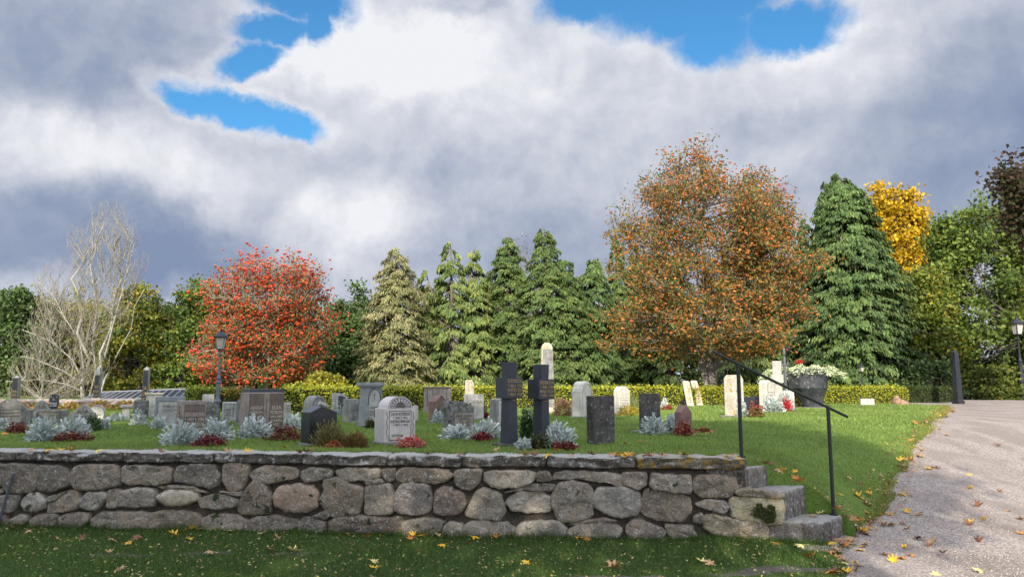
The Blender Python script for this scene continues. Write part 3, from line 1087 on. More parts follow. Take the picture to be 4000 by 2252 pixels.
def text_mesh(s, size):
    cu = bpy.data.curves.new('t', 'FONT')
    cu.body = s
    cu.size = size
    cu.align_x = 'CENTER'
    cu.resolution_u = 2
    cu.offset = size * 0.012
    o = bpy.data.objects.new('t', cu)
    me = bpy.data.meshes.new_from_object(o)
    bpy.data.objects.remove(o)
    bpy.data.curves.remove(cu)
    return me


def inscription(parent, lines, uc, z_top, width, height, mat, y=-0.004, name='inscription', depth_tilt=0.0, star=True):
    """lines: list of (text, relative size). Fits them in the given width and height on the front face"""
    tot = sum(q[1] for q in lines) * 1.25
    V, F = [], []
    z = z_top
    for s, k in lines:
        size = height / tot * k
        me = text_mesh(s, size * 1.25)
        vs_ = [v.co.copy() for v in me.vertices]
        if not vs_:
            z -= size * 1.25
            continue
        x0, x1 = min(v.x for v in vs_), max(v.x for v in vs_)
        y0 = min(v.y for v in vs_)
        sx = min(1.0, width / max(1e-6, x1 - x0))
        b = len(V)
        for v in vs_:
            V.append((uc + (v.x - (x0 + x1) / 2) * sx, y, z - size + v.y - 0))
        for p in me.polygons:
            F.append(tuple(b + i for i in p.vertices))
        bpy.data.meshes.remove(me)
        z -= size * 1.25
    return mesh_obj(name, V, F, mat, parent)


def prism_vf(outline, y0, y1):
    n = len(outline)
    V = [(u, y0, z) for u, z in outline] + [(u, y1, z) for u, z in outline]
    F = [tuple(range(n)), tuple(reversed(range(n, 2 * n)))]
    for i in range(n):
        j = (i + 1) % n
        F.append((j, i, i + n, j + n))
    return V, F


def arc(cx_, cz_, r, a0, a1, n=14, rz=None):
    rz = rz or r
    return [(cx_ + r * math.cos(R(lerp(a0, a1, i / n))), cz_ + rz * math.sin(R(lerp(a0, a1, i / n)))) for i in range(n + 1)]


def outline_rect(W, Hh): return [(0, 0), (W, 0), (W, Hh), (0, Hh)]
def outline_arch(W, Hh, sh=None):
    sh = Hh - W / 2 if sh is None else sh
    return [(0, 0), (W, 0)] + arc(W / 2, sh, W / 2, 0, 180, 18, Hh - sh)
def outline_gable(W, Hh, sh, ax=0.5): return [(0, 0), (W, 0), (W, sh), (W * ax, Hh), (0, sh)]
def outline_clip(W, Hh, c): return [(0, 0), (W, 0), (W, Hh - c), (W - c, Hh), (c, Hh), (0, Hh - c)]
def outline_hump(W, Hh, sh):
    P = [(0, 0), (W, 0), (W, sh)]
    n = 18
    for i in range(n + 1):
        u = 1 - i / n
        P.append((W * lerp(0.06, 0.94, u), sh + (Hh - sh) * (math.sin(math.pi * u) ** 1.3)))
    P.append((0, sh))
    return P


def solve_u(P, dx, dy, px, z=None):
    """distance along (dx, dy) from P whose foot lands on picture column px"""
    lo, hi = 0.0, 3.0
    f = lambda t: proj((P[0] + dx * t, P[1] + dy * t, z if z is not None else P[2]))[0] - px
    if f(0) * f(hi) > 0: return 0.2
    for _ in range(40):
        m = (lo + hi) / 2
        if f(lo) * f(m) <= 0: hi = m
        else: lo = m
    return (lo + hi) / 2


def frame(split, base, left, right, top, th=TH, dmin=0.08, dmax=0.6):
    """near corner, front width, depth and height from the picture's columns and rows"""
    P = gp(split, base)
    zt = z_at(P, top)
    zm = (P.z + zt) / 2
    W = solve_u(P, math.cos(th), math.sin(th), right, zm)
    d = solve_u(P, -math.sin(th), math.cos(th), left, zm) if left < split - 1 else 0.15
    return P, W, min(dmax, max(dmin, d)), zt - P.z


GR = {}


def grave(key, name, label, split, base, left, right, top, shape, mat, th=TH, plinth=True, cat='gravestone', bev=0.006, group=None, dmax=0.6):
    if th == TH and split < 900: th = R(23)
    P, W, d, Hh = frame(split, base, left, right, top, th, dmax=dmax)
    g = empty(name, P, th, label, cat, group)
    pz = 0.0
    if plinth:
        ph = min(0.04, Hh * 0.07)
        e = 0.022 if plinth is True else plinth
        v, f = box(-e, W + e, -e, d + e, -0.12, ph)
        bevel(mesh_obj('plinth', v, f, MS['plinth'], g), 0.01)
        pz = ph - 0.004
    out = shape(W, Hh)
    out = [(u, max(z, pz - 0.02) if z < pz else z) for u, z in out]
    v, f = prism_vf(out, 0, d)
    b = bevel(mesh_obj('body', v, f, MS[mat], g), bev)
    GR[key] = (g, W, d, Hh, P, b)
    return g, W, d, Hh, P


def panel(g, u0, u1, z0, z1, mat, y=-0.004, name='panel', th=0.006):
    v, f = box(u0, u1, y, y + th, z0, z1)
    return mesh_obj(name, v, f, mat, g)


def ribs(g, pts_list, mat, r=0.004, y=-0.003, name='carving'):
    parts = []
    for pts in pts_list:
        parts.append(tube([Vector((u, y, z)) for u, z in pts], r, 5))
    v, f = merged(parts)
    return mesh_obj(name, v, f, mat, g)


def frame_line(W0, W1, z0, z1):
    return [(W0, z0), (W1, z0), (W1, z1), (W0, z1), (W0, z0)]


# ---- front row ----------------------------------------------------
# white granite stone with sun-ray arch
g, W, d, Hh, P = grave('arch', 'arched_gravestone', 'pale pink granite stone with carved sun rays in its rounded top', 1500, 1738, 1463, 1623, 1548,
                       lambda W, H_: [(0, 0), (W, 0), (W, H_ * 0.755), (W * 0.90, H_ * 0.755)] + arc(W / 2, H_ * 0.755, W * 0.40, 0, 180, 20, H_ * 0.245) + [(W * 0.10, H_ * 0.755), (0, H_ * 0.755)], 'pink')
sh = Hh * 0.755
ribs(g, [frame_line(W * .15, W * .85, Hh * .10, Hh * .70)], INKG, 0.006)
ribs(g, [arc(W / 2, sh + 0.01, W * .33, 0, 180, 18, Hh * .195), arc(W / 2, sh + 0.01, W * .39, 0, 180, 18, Hh * .235), [(W * .16, sh + .008), (W * .84, sh + .008)]], INKG, 0.0035)
ribs(g, [[(W / 2 + W * .15 * math.cos(R(a)), sh + .015 + Hh * .08 * math.sin(R(a))), (W / 2 + W * .31 * math.cos(R(a)), sh + .015 + Hh * .18 * math.sin(R(a)))] for a in range(10, 175, 20)], INKG, 0.0055)
v, f = prism_vf([(W / 2 - W * .14, sh + .012)] + list(reversed(arc(W / 2, sh + .012, W * .14, 0, 180, 10, Hh * .11))), -0.004, 0.002)
mesh_obj('sun_disc', v, f, INKG, g)
for s_ in (0.075, 0.925):
    ribs(g, [[(W * (s_ + .018 * math.sin(i * 1.1)), Hh * lerp(.12, .68, i / 16)) for i in range(17)]], INKG, 0.004, name='vine_carving')
inscription(g, [('GUSTAF PETTERSSON', 1.5), ('* 1855 † 1932', 1.0), ('HUSTRUN ANNA-LISA', 1.35), ('* 1857 † 1944', 1.0)], W / 2, Hh * .675, W * .62, Hh * .30, INK)
inscription(g, [('DETTERNAS', 1.0)], W * .42, Hh * .22, W * .36, Hh * .075, INKG)

# black stone with shallow pointed top
g, W, d, Hh, P = grave('blackgable', 'pointed_gravestone', 'black polished gravestone with a low pointed top behind a brown heather bush', 1207, 1743, 1173, 1316, 1586,
                       lambda W, H_: outline_gable(W, H_, H_ * 0.845, 0.42), 'black', dmax=0.3)

# pair of chunky dark crosses


def chunky_cross(label, split, base, left, right, top, lines, texts_z=(0.50, 0.70), plinth=False):
    P = gp(split, base)
    th = TH
    Hh = z_at(P, top) - P.z
    g = empty('cross_gravestone', P, th, label, 'gravestone', 'pair of dark granite crosses')
    W, d = 0.132, 0.185
    aw, ad = 0.275, 0.25
    cxu, cyd = W / 2, d / 2
    tp = 0.012      # slight taper
    def rbox(w0, w1, d0, d1, z0, z1):
        V = []
        for (ww, dd, z) in ((w0, d0, z0), (w1, d1, z1)):
            V += [(cxu - ww / 2, cyd - dd / 2, z), (cxu + ww / 2, cyd - dd / 2, z), (cxu + ww / 2, cyd + dd / 2, z), (cxu - ww / 2, cyd + dd / 2, z)]
        return V, [(0, 3, 2, 1), (4, 5, 6, 7), (0, 1, 5, 4), (1, 2, 6, 5), (2, 3, 7, 6), (3, 0, 4, 7)]
    z0, z1 = Hh * .565, Hh * .815
    parts = [rbox(W + .02, W - .005, d + .02, d, -0.05, z0 + 0.0), rbox(W - .0, W + .01, d - .01, d, z1, Hh)]
    parts.append(rbox(aw - .0, aw, ad, ad, z0, z1))
    v, f = merged(parts)
    bevel(mesh_obj('cross', v, f, MS['slate'], g), 0.004)
    inscription(g, lines, cxu, z1 - 0.015, aw * .88, (z1 - z0) * .86, GOLD, y=cyd - ad / 2 - 0.003)
    inscription(g, [('UTAS', 1.0)], cxu, z0 - 0.012, W * .55, 0.026, GOLD, y=cyd - d / 2 - 0.013)
    if plinth:
        v, f = box(-0.12, W + 0.08, -0.06, d + 0.06, -0.06, 0.035)
        bevel(mesh_obj('plinth', v, f, MS['dark'], g), 0.008)
    return g


chunky_cross('larger dark granite cross on a flat dark plinth, left one of the pair', 1990, 1742, 1945, 2055, 1413, [('GUSTAFSSON', 1.25), ('* 1866 † 1936', 1.0), ('HUSTRU IDA', 1.1), ('* 1864 † 1938', 1.0)], plinth=True)
chunky_cross('dark granite cross between the white-flowered bush and the big silver plant', 2117, 1738, 2076, 2177, 1422, [('FREDRIKSSON', 1.25), ('* 1888 -1958', 1.0), ('MAJA ELSA', 1.1), ('* 1890 -1966', 1.0)])

g, W, d, Hh, P = grave('slabR', 'slab_gravestone', 'plain dark brown granite slab standing alone right of the crosses', 2323, 1737, 2291, 2401, 1546, outline_rect, 'dark', plinth=False, bev=0.004)
inscription(g, [('A J A', 1.0), ('GARDEN', .8)], W * .5, Hh * .72, W * .5, Hh * .2, INKG)

g, W, d, Hh, P = grave('slabD', 'slab_gravestone', 'dark weathered upright slab on a low plinth with a silver bush before it', 2512, 1690, 2506, 2580, 1535, outline_rect, 'dark', plinth=0.09, dmax=0.2)
g, W, d, Hh, P = grave('redsmall', 'gabled_gravestone', 'small red granite stone with gabled roof top beside a silver bush', 2663, 1700, 2635, 2703, 1579, lambda W, H_: outline_gable(W, H_, H_ * 0.75), 'red', bev=0.008)
# little bird-like finial on the ridge
fin, ff = tube([Vector((W / 2, d * .35, Hh - .01)), Vector((W / 2 - .01, d * .4, Hh + .03)), Vector((W / 2, d * .5, Hh + .055)), Vector((W / 2, d * .65, Hh + .05)), Vector((W / 2, d * .8, Hh + .02))], [.012, .022, .028, .022, .008], 8)
mesh_obj('bird_finial', fin, ff, MS['dark'], g, smooth=True)
inscription(g, [('*', 1), ('FAM', 1), ('LIND', 1)], W / 2, Hh * .72, W * .5, Hh * .32, INKG)

# ---- left part ----------------------------------------------------
g, W, d, Hh, P = grave('brownG', 'inscribed_gravestone', 'brown panel gravestone in a tan stone frame with two silver bushes before it', 683, 1704, 651, 803, 1564, outline_rect, 'tan', bev=0.012)
panel(g, W * .27, W * .97, Hh * .05, Hh * .90, MS['brown'], y=-0.006)
ribs(g, [[(W * .10, Hh * .85), (W * .10, Hh * .62)], [(W * .06, Hh * .65), (W * .16, Hh * .65)], [(W * .12, Hh * .60), (W * .12, Hh * .15)], [(W * .19, Hh * .6), (W * .20, Hh * .15)]], INKG, 0.005)
inscription(g, [('GEORG BENGTSSON', 1.2), ('* 1907 † 1985', 1.0), ('ALICE BENGTSSON', 1.2), ('* 1910 † 1999', 1.0)], W * .62, Hh * .68, W * .66, Hh * .55, PALE_INK, y=-0.009)
v, f = prism_vf(arc(0, 0, 0.028, 0, 360, 12)[:-1], 0, 0.01)
m_ = mesh_obj('round_hole', [(-0.004 - vv[1] * 0.1, d * .45 + vv[0], Hh * .38 + vv[2]) for vv in v], f, MS['slate'], g)

g, W, d, Hh, P = grave('roundcorner', 'rounded_gravestone', 'dark grey gravestone with one rounded shoulder behind the brown panel stone', 775, 1668, 762, 853, 1568,
                       lambda W, H_: [(0, 0), (W, 0), (W, H_ * .6)] + arc(W * .55, H_ * .6, W * .45, 0, 90, 8, H_ * .4)[1:] + [(0, H_)], 'rough')
ribs(g, [[(W * .3, Hh * .62), (W * .98, Hh * .62)]], INKG, 0.004)

g, W, d, Hh, P = grave('double', 'double_gravestone', 'wide brown granite gravestone with two inscribed panels and a pale middle strip', 965, 1698, 936, 1108, 1533, outline_rect, 'tan', bev=0.006)
panel(g, W * .015, W * .425, -0.0 + Hh * .03, Hh * .985, MS['brown'], y=-0.008)
panel(g, W * .585, W * .99, Hh * .03, Hh * .985, MS['brown'], y=-0.008)
ribs(g, [[(W * .505, Hh * .95), (W * .505, Hh * .05)]], INKG, 0.004)
ribs(g, [[(W * .48, Hh * .63), (W * .53, Hh * .63)], [(W * .505, Hh * .70), (W * .505, Hh * .55)]], INKG, 0.006)
inscription(g, [('ADOLF', 1.2), ('PETERSON', 1.2), ('1891-1971', 1.0)], W * .22, Hh * .69, W * .34, Hh * .31, PALE_INK, y=-0.011)
inscription(g, [('ELSA', 1.2), ('PETERSON', 1.2), ('1894-1987', 1.0), ('KARIN', 1.0), ('1922', .9)], W * .79, Hh * .69, W * .34, Hh * .50, PALE_INK, y=-0.011)

g, W, d, Hh, P = grave('behinddouble', 'polished_gravestone', 'low polished dark gravestone just showing above the brown double stone', 970, 1640, 946, 1107, 1519, outline_rect, 'slate', bev=0.01)
g, W, d, Hh, P = grave('pierced', 'square_gravestone', 'grey stone block with a small dark hole, half hidden behind the brown double stone', 950, 1662, 924, 985, 1562, outline_rect, 'rough')
g, W, d, Hh, P = grave('crosscarved', 'framed_gravestone', 'pale gravestone with a thin carved cross beside the lamp post', 869, 1645, 857, 926, 1571, outline_rect, 'palegrey', bev=0.01)
ribs(g, [frame_line(W * .12, W * .95, Hh * .1, Hh * .92)], INKG, 0.004)
ribs(g, [[(W * .72, Hh * .86), (W * .72, Hh * .25)], [(W * .64, Hh * .66), (W * .80, Hh * .66)]], INKG, 0.007)
inscription(g, [('AXEL', 1.2), ('LARSSON', 1.0), ('1880-1951', .8)], W * .38, Hh * .68, W * .4, Hh * .42, INK)
g, W, d, Hh, P = grave('sliver', 'narrow_gravestone', 'narrow pale gravestone right of the brown double stone', 1106, 1636, 1100, 1135, 1571, outline_rect, 'pale')
inscription(g, [('IDA', 1.2), ('1866', 1.0), ('1946', 1.0)], W * .6, Hh * .88, W * .6, Hh * .5, INKG)
g, W, d, Hh, P = grave('behindlamp', 'small_gravestone', 'small pale gravestone with a dark recess between hedge and lamp post', 788, 1610, 772, 836, 1539, outline_rect, 'palegrey', bev=0.012)
v, f = prism_vf([(W * .12, Hh * .35), (W * .30, Hh * .35)] + arc(W * .21, Hh * .45, W * .09, 0, 180, 8), -0.004, 0.002)
mesh_obj('niche', v, f, MS['slate'], g)

g, W, d, Hh, P = grave('framed', 'framed_gravestone', 'large blue-grey gravestone with a wide raised frame and silver plants below', 600, 1669, 575, 722, 1548, outline_rect, 'blue', bev=0.012)
panel(g, W * .11, W * .90, Hh * .06, Hh * .84, MS['palegrey'], y=-0.003)
ribs(g, [frame_line(W * .09, W * .92, Hh * .04, Hh * .87)], MS['blue'], 0.012, y=-0.003)
inscription(g, [('FAMILJEN', 1.2), ('NILSSON', 1.2)], W * .5, Hh * .74, W * .45, Hh * .25, INKG)
cp, cf = box(0, W * .35, -0.02, d * .7, Hh + .001, Hh + .03)
g, W, d, Hh, P = grave('squareL', 'square_gravestone', 'dark grey square gravestone with a narrow silver bush in front', 516, 1661, 493, 578, 1563, outline_rect, 'rough', bev=0.012)
ribs(g, [frame_line(W * .18, W * .96, Hh * .1, Hh * .92)], INKG, 0.005)
g, W, d, Hh, P = grave('pedestal', 'capped_gravestone', 'small pale pillar with a flat overhanging cap beyond the square grey stone', 476, 1640, 470, 506, 1590, outline_rect, 'pale', plinth=False)
v, f = box(-0.06, W + .06, -0.05, d + .05, Hh - 0.003, Hh + .05)
bevel(mesh_obj('cap', v, f, MS['palegrey'], g), 0.008)
g, W, d, Hh, P = grave('slabtop', 'flat_topped_gravestone', 'pale gravestone with a lichened flat top behind the blue-grey framed stone', 566, 1630, 546, 632, 1539, outline_rect, 'palegrey')
v, f = box(-0.03, W + .03, -0.03, d + .03, Hh - 0.003, Hh + .035)
bevel(mesh_obj('cap', v, f, MS['yellow'], g), 0.008)

g, W, d, Hh, P = grave('wide', 'wide_gravestone', 'low wide rough grey gravestone behind the big silver bush at the left', 137, 1658, 110, 262, 1600, outline_rect, 'rough', bev=0.015)
ribs(g, [frame_line(W * .06, W * .96, Hh * .1, Hh * .90)], INKG, 0.005)
g, W, d, Hh, P = grave('pediment', 'pediment_gravestone', 'grey gravestone with a curved top, leaf carving and dark lettering', 270, 1662, 236, 371, 1581, lambda W, H_: outline_hump(W, H_, H_ * .62), 'grey', bev=0.01)
inscription(g, [('CARL HULLSTEDT', 1.0)], W * .5, Hh * .50, W * .8, Hh * .15, INK)
ribs(g, [[(W * (.5 + s_ * (.06 + .16 * q)), Hh * (.64 + .10 * math.sin(q * 3.1))) for q in (0, .25, .5, .75, 1)] for s_ in (-1, 1)] + [[(W * (.5 + s_ * .05), Hh * .60), (W * (.5 + s_ * .18), Hh * .66)] for s_ in (-1, 1)] + [[(W * .47, Hh * .83), (W * .53, Hh * .83)]], INKG, 0.009)
g, W, d, Hh, P = grave('whiteround', 'rounded_gravestone', 'white round-topped gravestone with a dark rim behind the leaf-carved stone', 339, 1640, 333, 409, 1581, lambda W, H_: outline_arch(W, H_, H_ * .5), 'pale', bev=0.008)
ribs(g, [[(W * .03, Hh * .05)] + [(u, z) for u, z in reversed(arc(W / 2, Hh * .5, W * .47, 0, 180, 14, Hh * .47))] + [(W * .97, Hh * .05)]], INK, 0.006)
inscription(g, [('SVENSSON', 1.0)], W * .55, Hh * .42, W * .5, Hh * .15, INKG)
g, W, d, Hh, P = grave('rugged', 'rugged_gravestone', 'rough dark grey hump-backed gravestone at the left edge of the lawn', -60, 1668, -95, 122, 1557, lambda W, H_: outline_hump(W, H_, H_ * .60), 'rough', bev=0.012, dmax=.25)
ribs(g, [[(W * .25, Hh * .62), (W * .80, Hh * .62)], [(W * .25, Hh * .52), (W * .75, Hh * .52)], [(W * .25, Hh * .40), (W * .75, Hh * .40)]], INKG, 0.012)
g, W, d, Hh, P = grave('smallarch', 'arched_gravestone', 'grey gravestone with a low arched top and carved leaves behind the rough wide stone', 122, 1640, 112, 192, 1562, lambda W, H_: outline_hump(W, H_, H_ * .55), 'grey', bev=0.008)
ribs(g, [[(W * (.5 + s_ * (.06 + .25 * q)), Hh * (.62 + .12 * math.sin(q * 3.1))) for q in (0, .25, .5, .75, 1)] for s_ in (-1, 1)] + [[(W * .05, Hh * .52), (W * .95, Hh * .52)]], INKG, 0.008)
g, W, d, Hh, P = grave('shield', 'shield_gravestone', 'small dark polished shield-shaped gravestone with white lettering', 186, 1634, 177, 224, 1537,
                       lambda W, H_: [(W * .15, 0), (W * .85, 0), (W * .85, H_ * .42), (W * 1.0, H_ * .50), (W, H_ * .82), (W * .9, H_ * .96), (W * .5, H_), (W * .1, H_ * .93), (0, H_ * .80), (0, H_ * .50), (W * .15, H_ * .42)], 'slate')
inscription(g, [('Persson', 1.2), ('1931-2009', .8)], W * .5, Hh * .68, W * .85, Hh * .2, SILVER_INK)
ribs(g, [[(W * .18, Hh * .90), (W * .25, Hh * .84)], [(W * .8, Hh * .9), (W * .88, Hh * .86)], [(W * .4, Hh * .75), (W * .5, Hh * .83), (W * .6, Hh * .75), (W * .4, Hh * .75)]], SILVER_INK, 0.006)

# obelisks of the back row, polished inscription face


def obelisk(label, split, base, left, right, top, body, face, style, th=TH, lines=None, tag_name='obelisk'):
    if th == TH: th = R(8)
    P, W, d, Hh = frame(split, base, left, right, top, th, dmax=1.0)
    g = empty(tag_name, P, th, label, 'obelisk')
    tp = 0.88
    def sq(s, z): return [(W / 2 - W * s / 2, d / 2 - d * s / 2, z), (W / 2 + W * s / 2, d / 2 - d * s / 2, z), (W / 2 + W * s / 2, d / 2 + d * s / 2, z), (W / 2 - W * s / 2, d / 2 + d * s / 2, z)]
    if style == 'pyramid': levels = [(1.25, -.1), (1.25, .12), (1.0, .13), (tp, Hh * .94), (0.02, Hh)]
    elif style == 'gothic': levels = [(1.2, -.1), (1.2, .14), (1.0, .15), (.95, Hh * .78), (1.08, Hh * .785), (1.08, Hh * .82), (.93, Hh * .83), (.70, Hh * .92), (.35, Hh * .97), (0.03, Hh)]
    else: levels = [(1.3, -.1), (1.3, .14), (1.0, .15), (.80, Hh * .93), (.62, Hh * .975), (.30, Hh)]
    V, F = [], []
    for s, z in levels: V += sq(s, z)
    for i in range(len(levels) - 1):
        for k in range(4):
            a, b = i * 4 + k, i * 4 + (k + 1) % 4
            F.append((a, b, b + 4, a + 4))
    F += [(3, 2, 1, 0), tuple(len(V) - 4 + k for k in range(4))]
    bevel(mesh_obj('shaft', V, F, MS[body], g), 0.012)
    if face:
        zb, zt = .17, Hh * (.91 if style != 'gothic' else .775)
        def yf(z):
            if style == 'gothic': s = lerp(1.0, .95, (z - .15) / (Hh * .78 - .15))
            elif style == 'pyramid': s = lerp(1.0, tp, (z - .13) / (Hh * .94 - .13))
            else: s = lerp(1.0, .80, (z - .15) / (Hh * .93 - .15))
            return s, d / 2 - d * s / 2 - 0.006
        Vf = []
        for z in (zb, zt):
            s, y = yf(z)
            for u in (W / 2 - W * s * .46, W / 2 + W * s * .46):
                Vf.append((u, y, z)); Vf.append((u, y + 0.01, z))
        Ff = [(0, 2, 6, 4), (0, 4, 5, 1), (2, 3, 7, 6), (4, 6, 7, 5)]
        mesh_obj('inscription_face', Vf, Ff, MS[face], g)
        if lines:
            inscription(g, lines, W / 2, Hh * .55, W * .7, Hh * .40, GOLD, y=yf(Hh * .3)[1] - 0.004 - 0.0)
    return g


obelisk('short grey granite obelisk with a black polished face at the far left', 38, 1592, 18, 69, 1464, 'grey', 'black', 'pyramid', lines=[('FAMILJEN', 1), ('BERG', 1), ('1901', .8), ('1944', .8)])
obelisk('granite obelisk with a gothic pointed top standing before the bare tree', 361, 1590, 343, 388, 1429, 'grey', 'black', 'gothic', lines=[('FAMILJEN', 1), ('HOLM', 1), ('1899', .8), ('1950', .8)])
obelisk('pale granite obelisk with a black polished face before the solar panels', 549, 1592, 526, 578, 1430, 'grey', 'black', 'pyramid', lines=[('J.A.', 1), ('LUND', 1), ('1911', .8)])
obelisk('tall weathered pale obelisk with a rounded tip rising behind the second cross', 2116, 1612, 2108, 2166, 1337, 'yellow', 'grey', 'round', th=R(20))
obelisk('black obelisk in the shade where hedge meets gravel path', 3744, 1577, 3741, 3756, 1366, 'black', None, 'round', th=R(30))

# ---- middle -------------------------------------------------------
g, W, d, Hh, P = grave('sculpt', 'arched_gravestone', 'grey arched gravestone with a carved reclining figure behind the black pointed stone', 1213, 1648, 1182, 1276, 1545, lambda W, H_: outline_arch(W, H_, H_ * .55), 'grey')
ribs(g, [[(u, z) for u, z in arc(W / 2, Hh * .55, W * .38, 0, 180, 14, Hh * .36)]], INKG, 0.006)
fv, ff = tube([Vector((W * .35, -.03, Hh * .60)), Vector((W * .5, -.045, Hh * .72)), Vector((W * .68, -.05, Hh * .66)), Vector((W * .95, -.045, Hh * .60)), Vector((W * 1.12, -.04, Hh * .575))], [.02, .045, .05, .04, .015], 8)
mesh_obj('relief_figure', fv, ff, MS['palegrey'], g, smooth=True)
g, W, d, Hh, P = grave('darkrecess', 'arched_gravestone', 'pale stone with a curved top and dark recess, silver plant against it', 1313, 1622, 1295, 1358, 1535, lambda W, H_: [(0, 0), (W, 0), (W, H_ * .72)] + arc(W * .3, H_ * .72, W * .7, 0, 90, 8, H_ * .28)[1:] + [(0, H_)], 'palegrey')
v, f = prism_vf([(W * .15, Hh * .3), (W * .85, Hh * .3), (W * .85, Hh * .68)] + arc(W * .35, Hh * .68, W * .5, 0, 90, 6, Hh * .2)[1:] + [(W * .15, Hh * .88)], -0.004, 0.003)
mesh_obj('dark_panel', v, f, MS['slate'], g)
g, W, d, Hh, P = grave('lowgrey', 'square_gravestone', 'low square grey gravestone left of the tall capped monument', 1361, 1650, 1339, 1412, 1558, outline_rect, 'grey', bev=0.008)
panel(g, W * .2, W * .98, Hh * .06, Hh * .86, MS['rough'])
# tall monument with cornice
g, W, d, Hh, P = grave('chapel', 'tall_monument', 'tall blue-grey monument with an overhanging top slab and a carved pointed arch', 1431, 1668, 1404, 1488, 1493, outline_rect, 'blue', plinth=0.05, bev=0.008, cat='monument')
e = 0.05
v, f = merged([box(-e, W + e, -e, d + e, Hh - .07, Hh), box(-e * .5, W + e * .5, -e * .5, d + e * .5, Hh - .10, Hh - .069)])
bevel(mesh_obj('cornice', v, f, MS['blue'], g), 0.008)
v, f = box(-.012, W + .012, -.012, d + .012, .0, Hh * .50)
bevel(mesh_obj('lower_block', v, f, MS['blue'], g), 0.01)
v, f = prism_vf([(W * .12, Hh * .07), (W * .90, Hh * .07), (W * .90, Hh * .60)] + arc(W * .51, Hh * .60, W * .39, 0, 180, 14, Hh * .24)[1:-1] + [(W * .12, Hh * .60)], -0.018, -0.012)
mesh_obj('arched_panel', v, f, MS['palegrey'], g)
ribs(g, [[(W * .10, Hh * .55)] + list(reversed(arc(W * .51, Hh * .60, W * .41, 0, 180, 14, Hh * .26))) + [(W * .92, Hh * .55)], [(W * .51, Hh * .78), (W * .51, Hh * .58)], [(W * .44, Hh * .72), (W * .58, Hh * .72)]], INKG, 0.006, y=-0.016)
ribs(g, [[(W * .98, Hh * .5), (W * 1.02, Hh * .84)], [(W * .03, Hh * .5), (W * -.0, Hh * .84)]], MS['blue'], 0.014, y=-0.01)
inscription(g, [('FORSBERG', 1.0)], W * .5, Hh * .47, W * .6, Hh * .07, INKG, y=-0.022)
inscription(g, [('1858', 1.0), ('1931', 1.0)], W * .28, Hh * .38, W * .25, Hh * .14, INKG, y=-0.022)
panel(g, W * .48, W * .80, Hh * .22, Hh * .39, MS['slate'], y=-0.024, name='plaque')

g, W, d, Hh, P = grave('whitelow', 'white_gravestone', 'low white stone mostly hidden behind the sun-ray stone', 1492, 1650, 1479, 1634, 1586, outline_rect, 'pale')
g, W, d, Hh, P = grave('boards', 'streaked_gravestone', 'broad brown streaked stone standing against the hedge left of the pillar', 1675, 1612, 1655, 1764, 1513, outline_rect, 'board', bev=0.012)
v, f = box(-.03, W + .03, -.03, d + .03, Hh - .003, Hh + .03)
bevel(mesh_obj('cap', v, f, MS['tan'], g), 0.008)
g, W, d, Hh, P = grave('redgable', 'gabled_gravestone', 'red granite gravestone with a roof-shaped top and dark pointed niche', 1703, 1651, 1674, 1741, 1543, lambda W, H_: outline_gable(W, H_, H_ * .78), 'red')
v, f = prism_vf([(W * .18, Hh * .40), (W * .82, Hh * .40), (W * .82, Hh * .68), (W * .5, Hh * .90), (W * .18, Hh * .68)], -0.005, 0.002)
mesh_obj('niche', v, f, MS['brown'], g)
ribs(g, [[(-.01, Hh * .77), (W * .5, Hh * 1.0), (W + .01, Hh * .77)]], MS['red'], 0.016, y=0.0)
g, W, d, Hh, P = grave('pillar', 'pillar_gravestone', 'cream lichen-spotted pillar with a sloped top rising above the hedge', 1836, 1606, 1816, 1852, 1482, lambda W, H_: [(0, 0), (W, 0), (W, H_ * .88), (W * .45, H_), (0, H_ * .97)], 'yellow', dmax=.4)
g, W, d, Hh, P = grave('gothe', 'inscribed_gravestone', 'pale grey gravestone with carved heading below the cream pillar', 1833, 1640, 1811, 1890, 1539, outline_rect, 'palegrey')
inscription(g, [('GÖTEBORG', 1.0)], W * .55, Hh * .78, W * .7, Hh * .16, INKG)
g, W, d, Hh, P = grave('lichenblock', 'rough_gravestone', 'rough grey stone with ragged dark-spotted edges and an inset plate', 1746, 1694, 1729, 1853, 1565, lambda W, H_: [(0, 0), (W, 0), (W * 1.01, H_ * .45), (W * .985, H_ * .84), (W * .80, H_ * .90), (W * .62, H_ * .97), (W * .3, H_ * .99), (W * .05, H_), (-.01, H_ * .8), (.012, H_ * .5), (-.008, H_ * .3)], 'rough', bev=0.012)
panel(g, W * .27, W * .95, Hh * .13, Hh * .62, MS['tan'], y=-0.006)
inscription(g, [('ANDERS ERIKSSON', 1.0), ('HUSTRU', .9), ('1870  1871', .9), ('1951  1946', .9)], W * .61, Hh * .58, W * .6, Hh * .38, INKG, y=-0.010)
ribs(g, [[(W * .35, Hh * .88), (W * .5, Hh * .72), (W * .62, Hh * .86), (W * .75, Hh * .74)]], INKG, 0.008)
spots, sf = [], []
for q in range(26):
    u, z = (random.uniform(0.0, .16) * W, random.uniform(.25, .97) * Hh) if q < 20 else (random.uniform(.3, .9) * W, random.uniform(.86, .93) * Hh)
    r_ = random.uniform(.006, .016)
    v, f = prism_vf([(u + r_ * (1 + .35 * math.sin(3 * a_ + q)) * math.cos(a_), z + r_ * (1 + .35 * math.sin(2 * a_ + q)) * math.sin(a_)) for a_ in [k * math.pi / 5 for k in range(10)]], -0.004 - .0002 * q, 0.003)
    spots.append((v, f))
v, f = merged(spots)
mesh_obj('dark_lichen', v, f, MS['slate'], g)
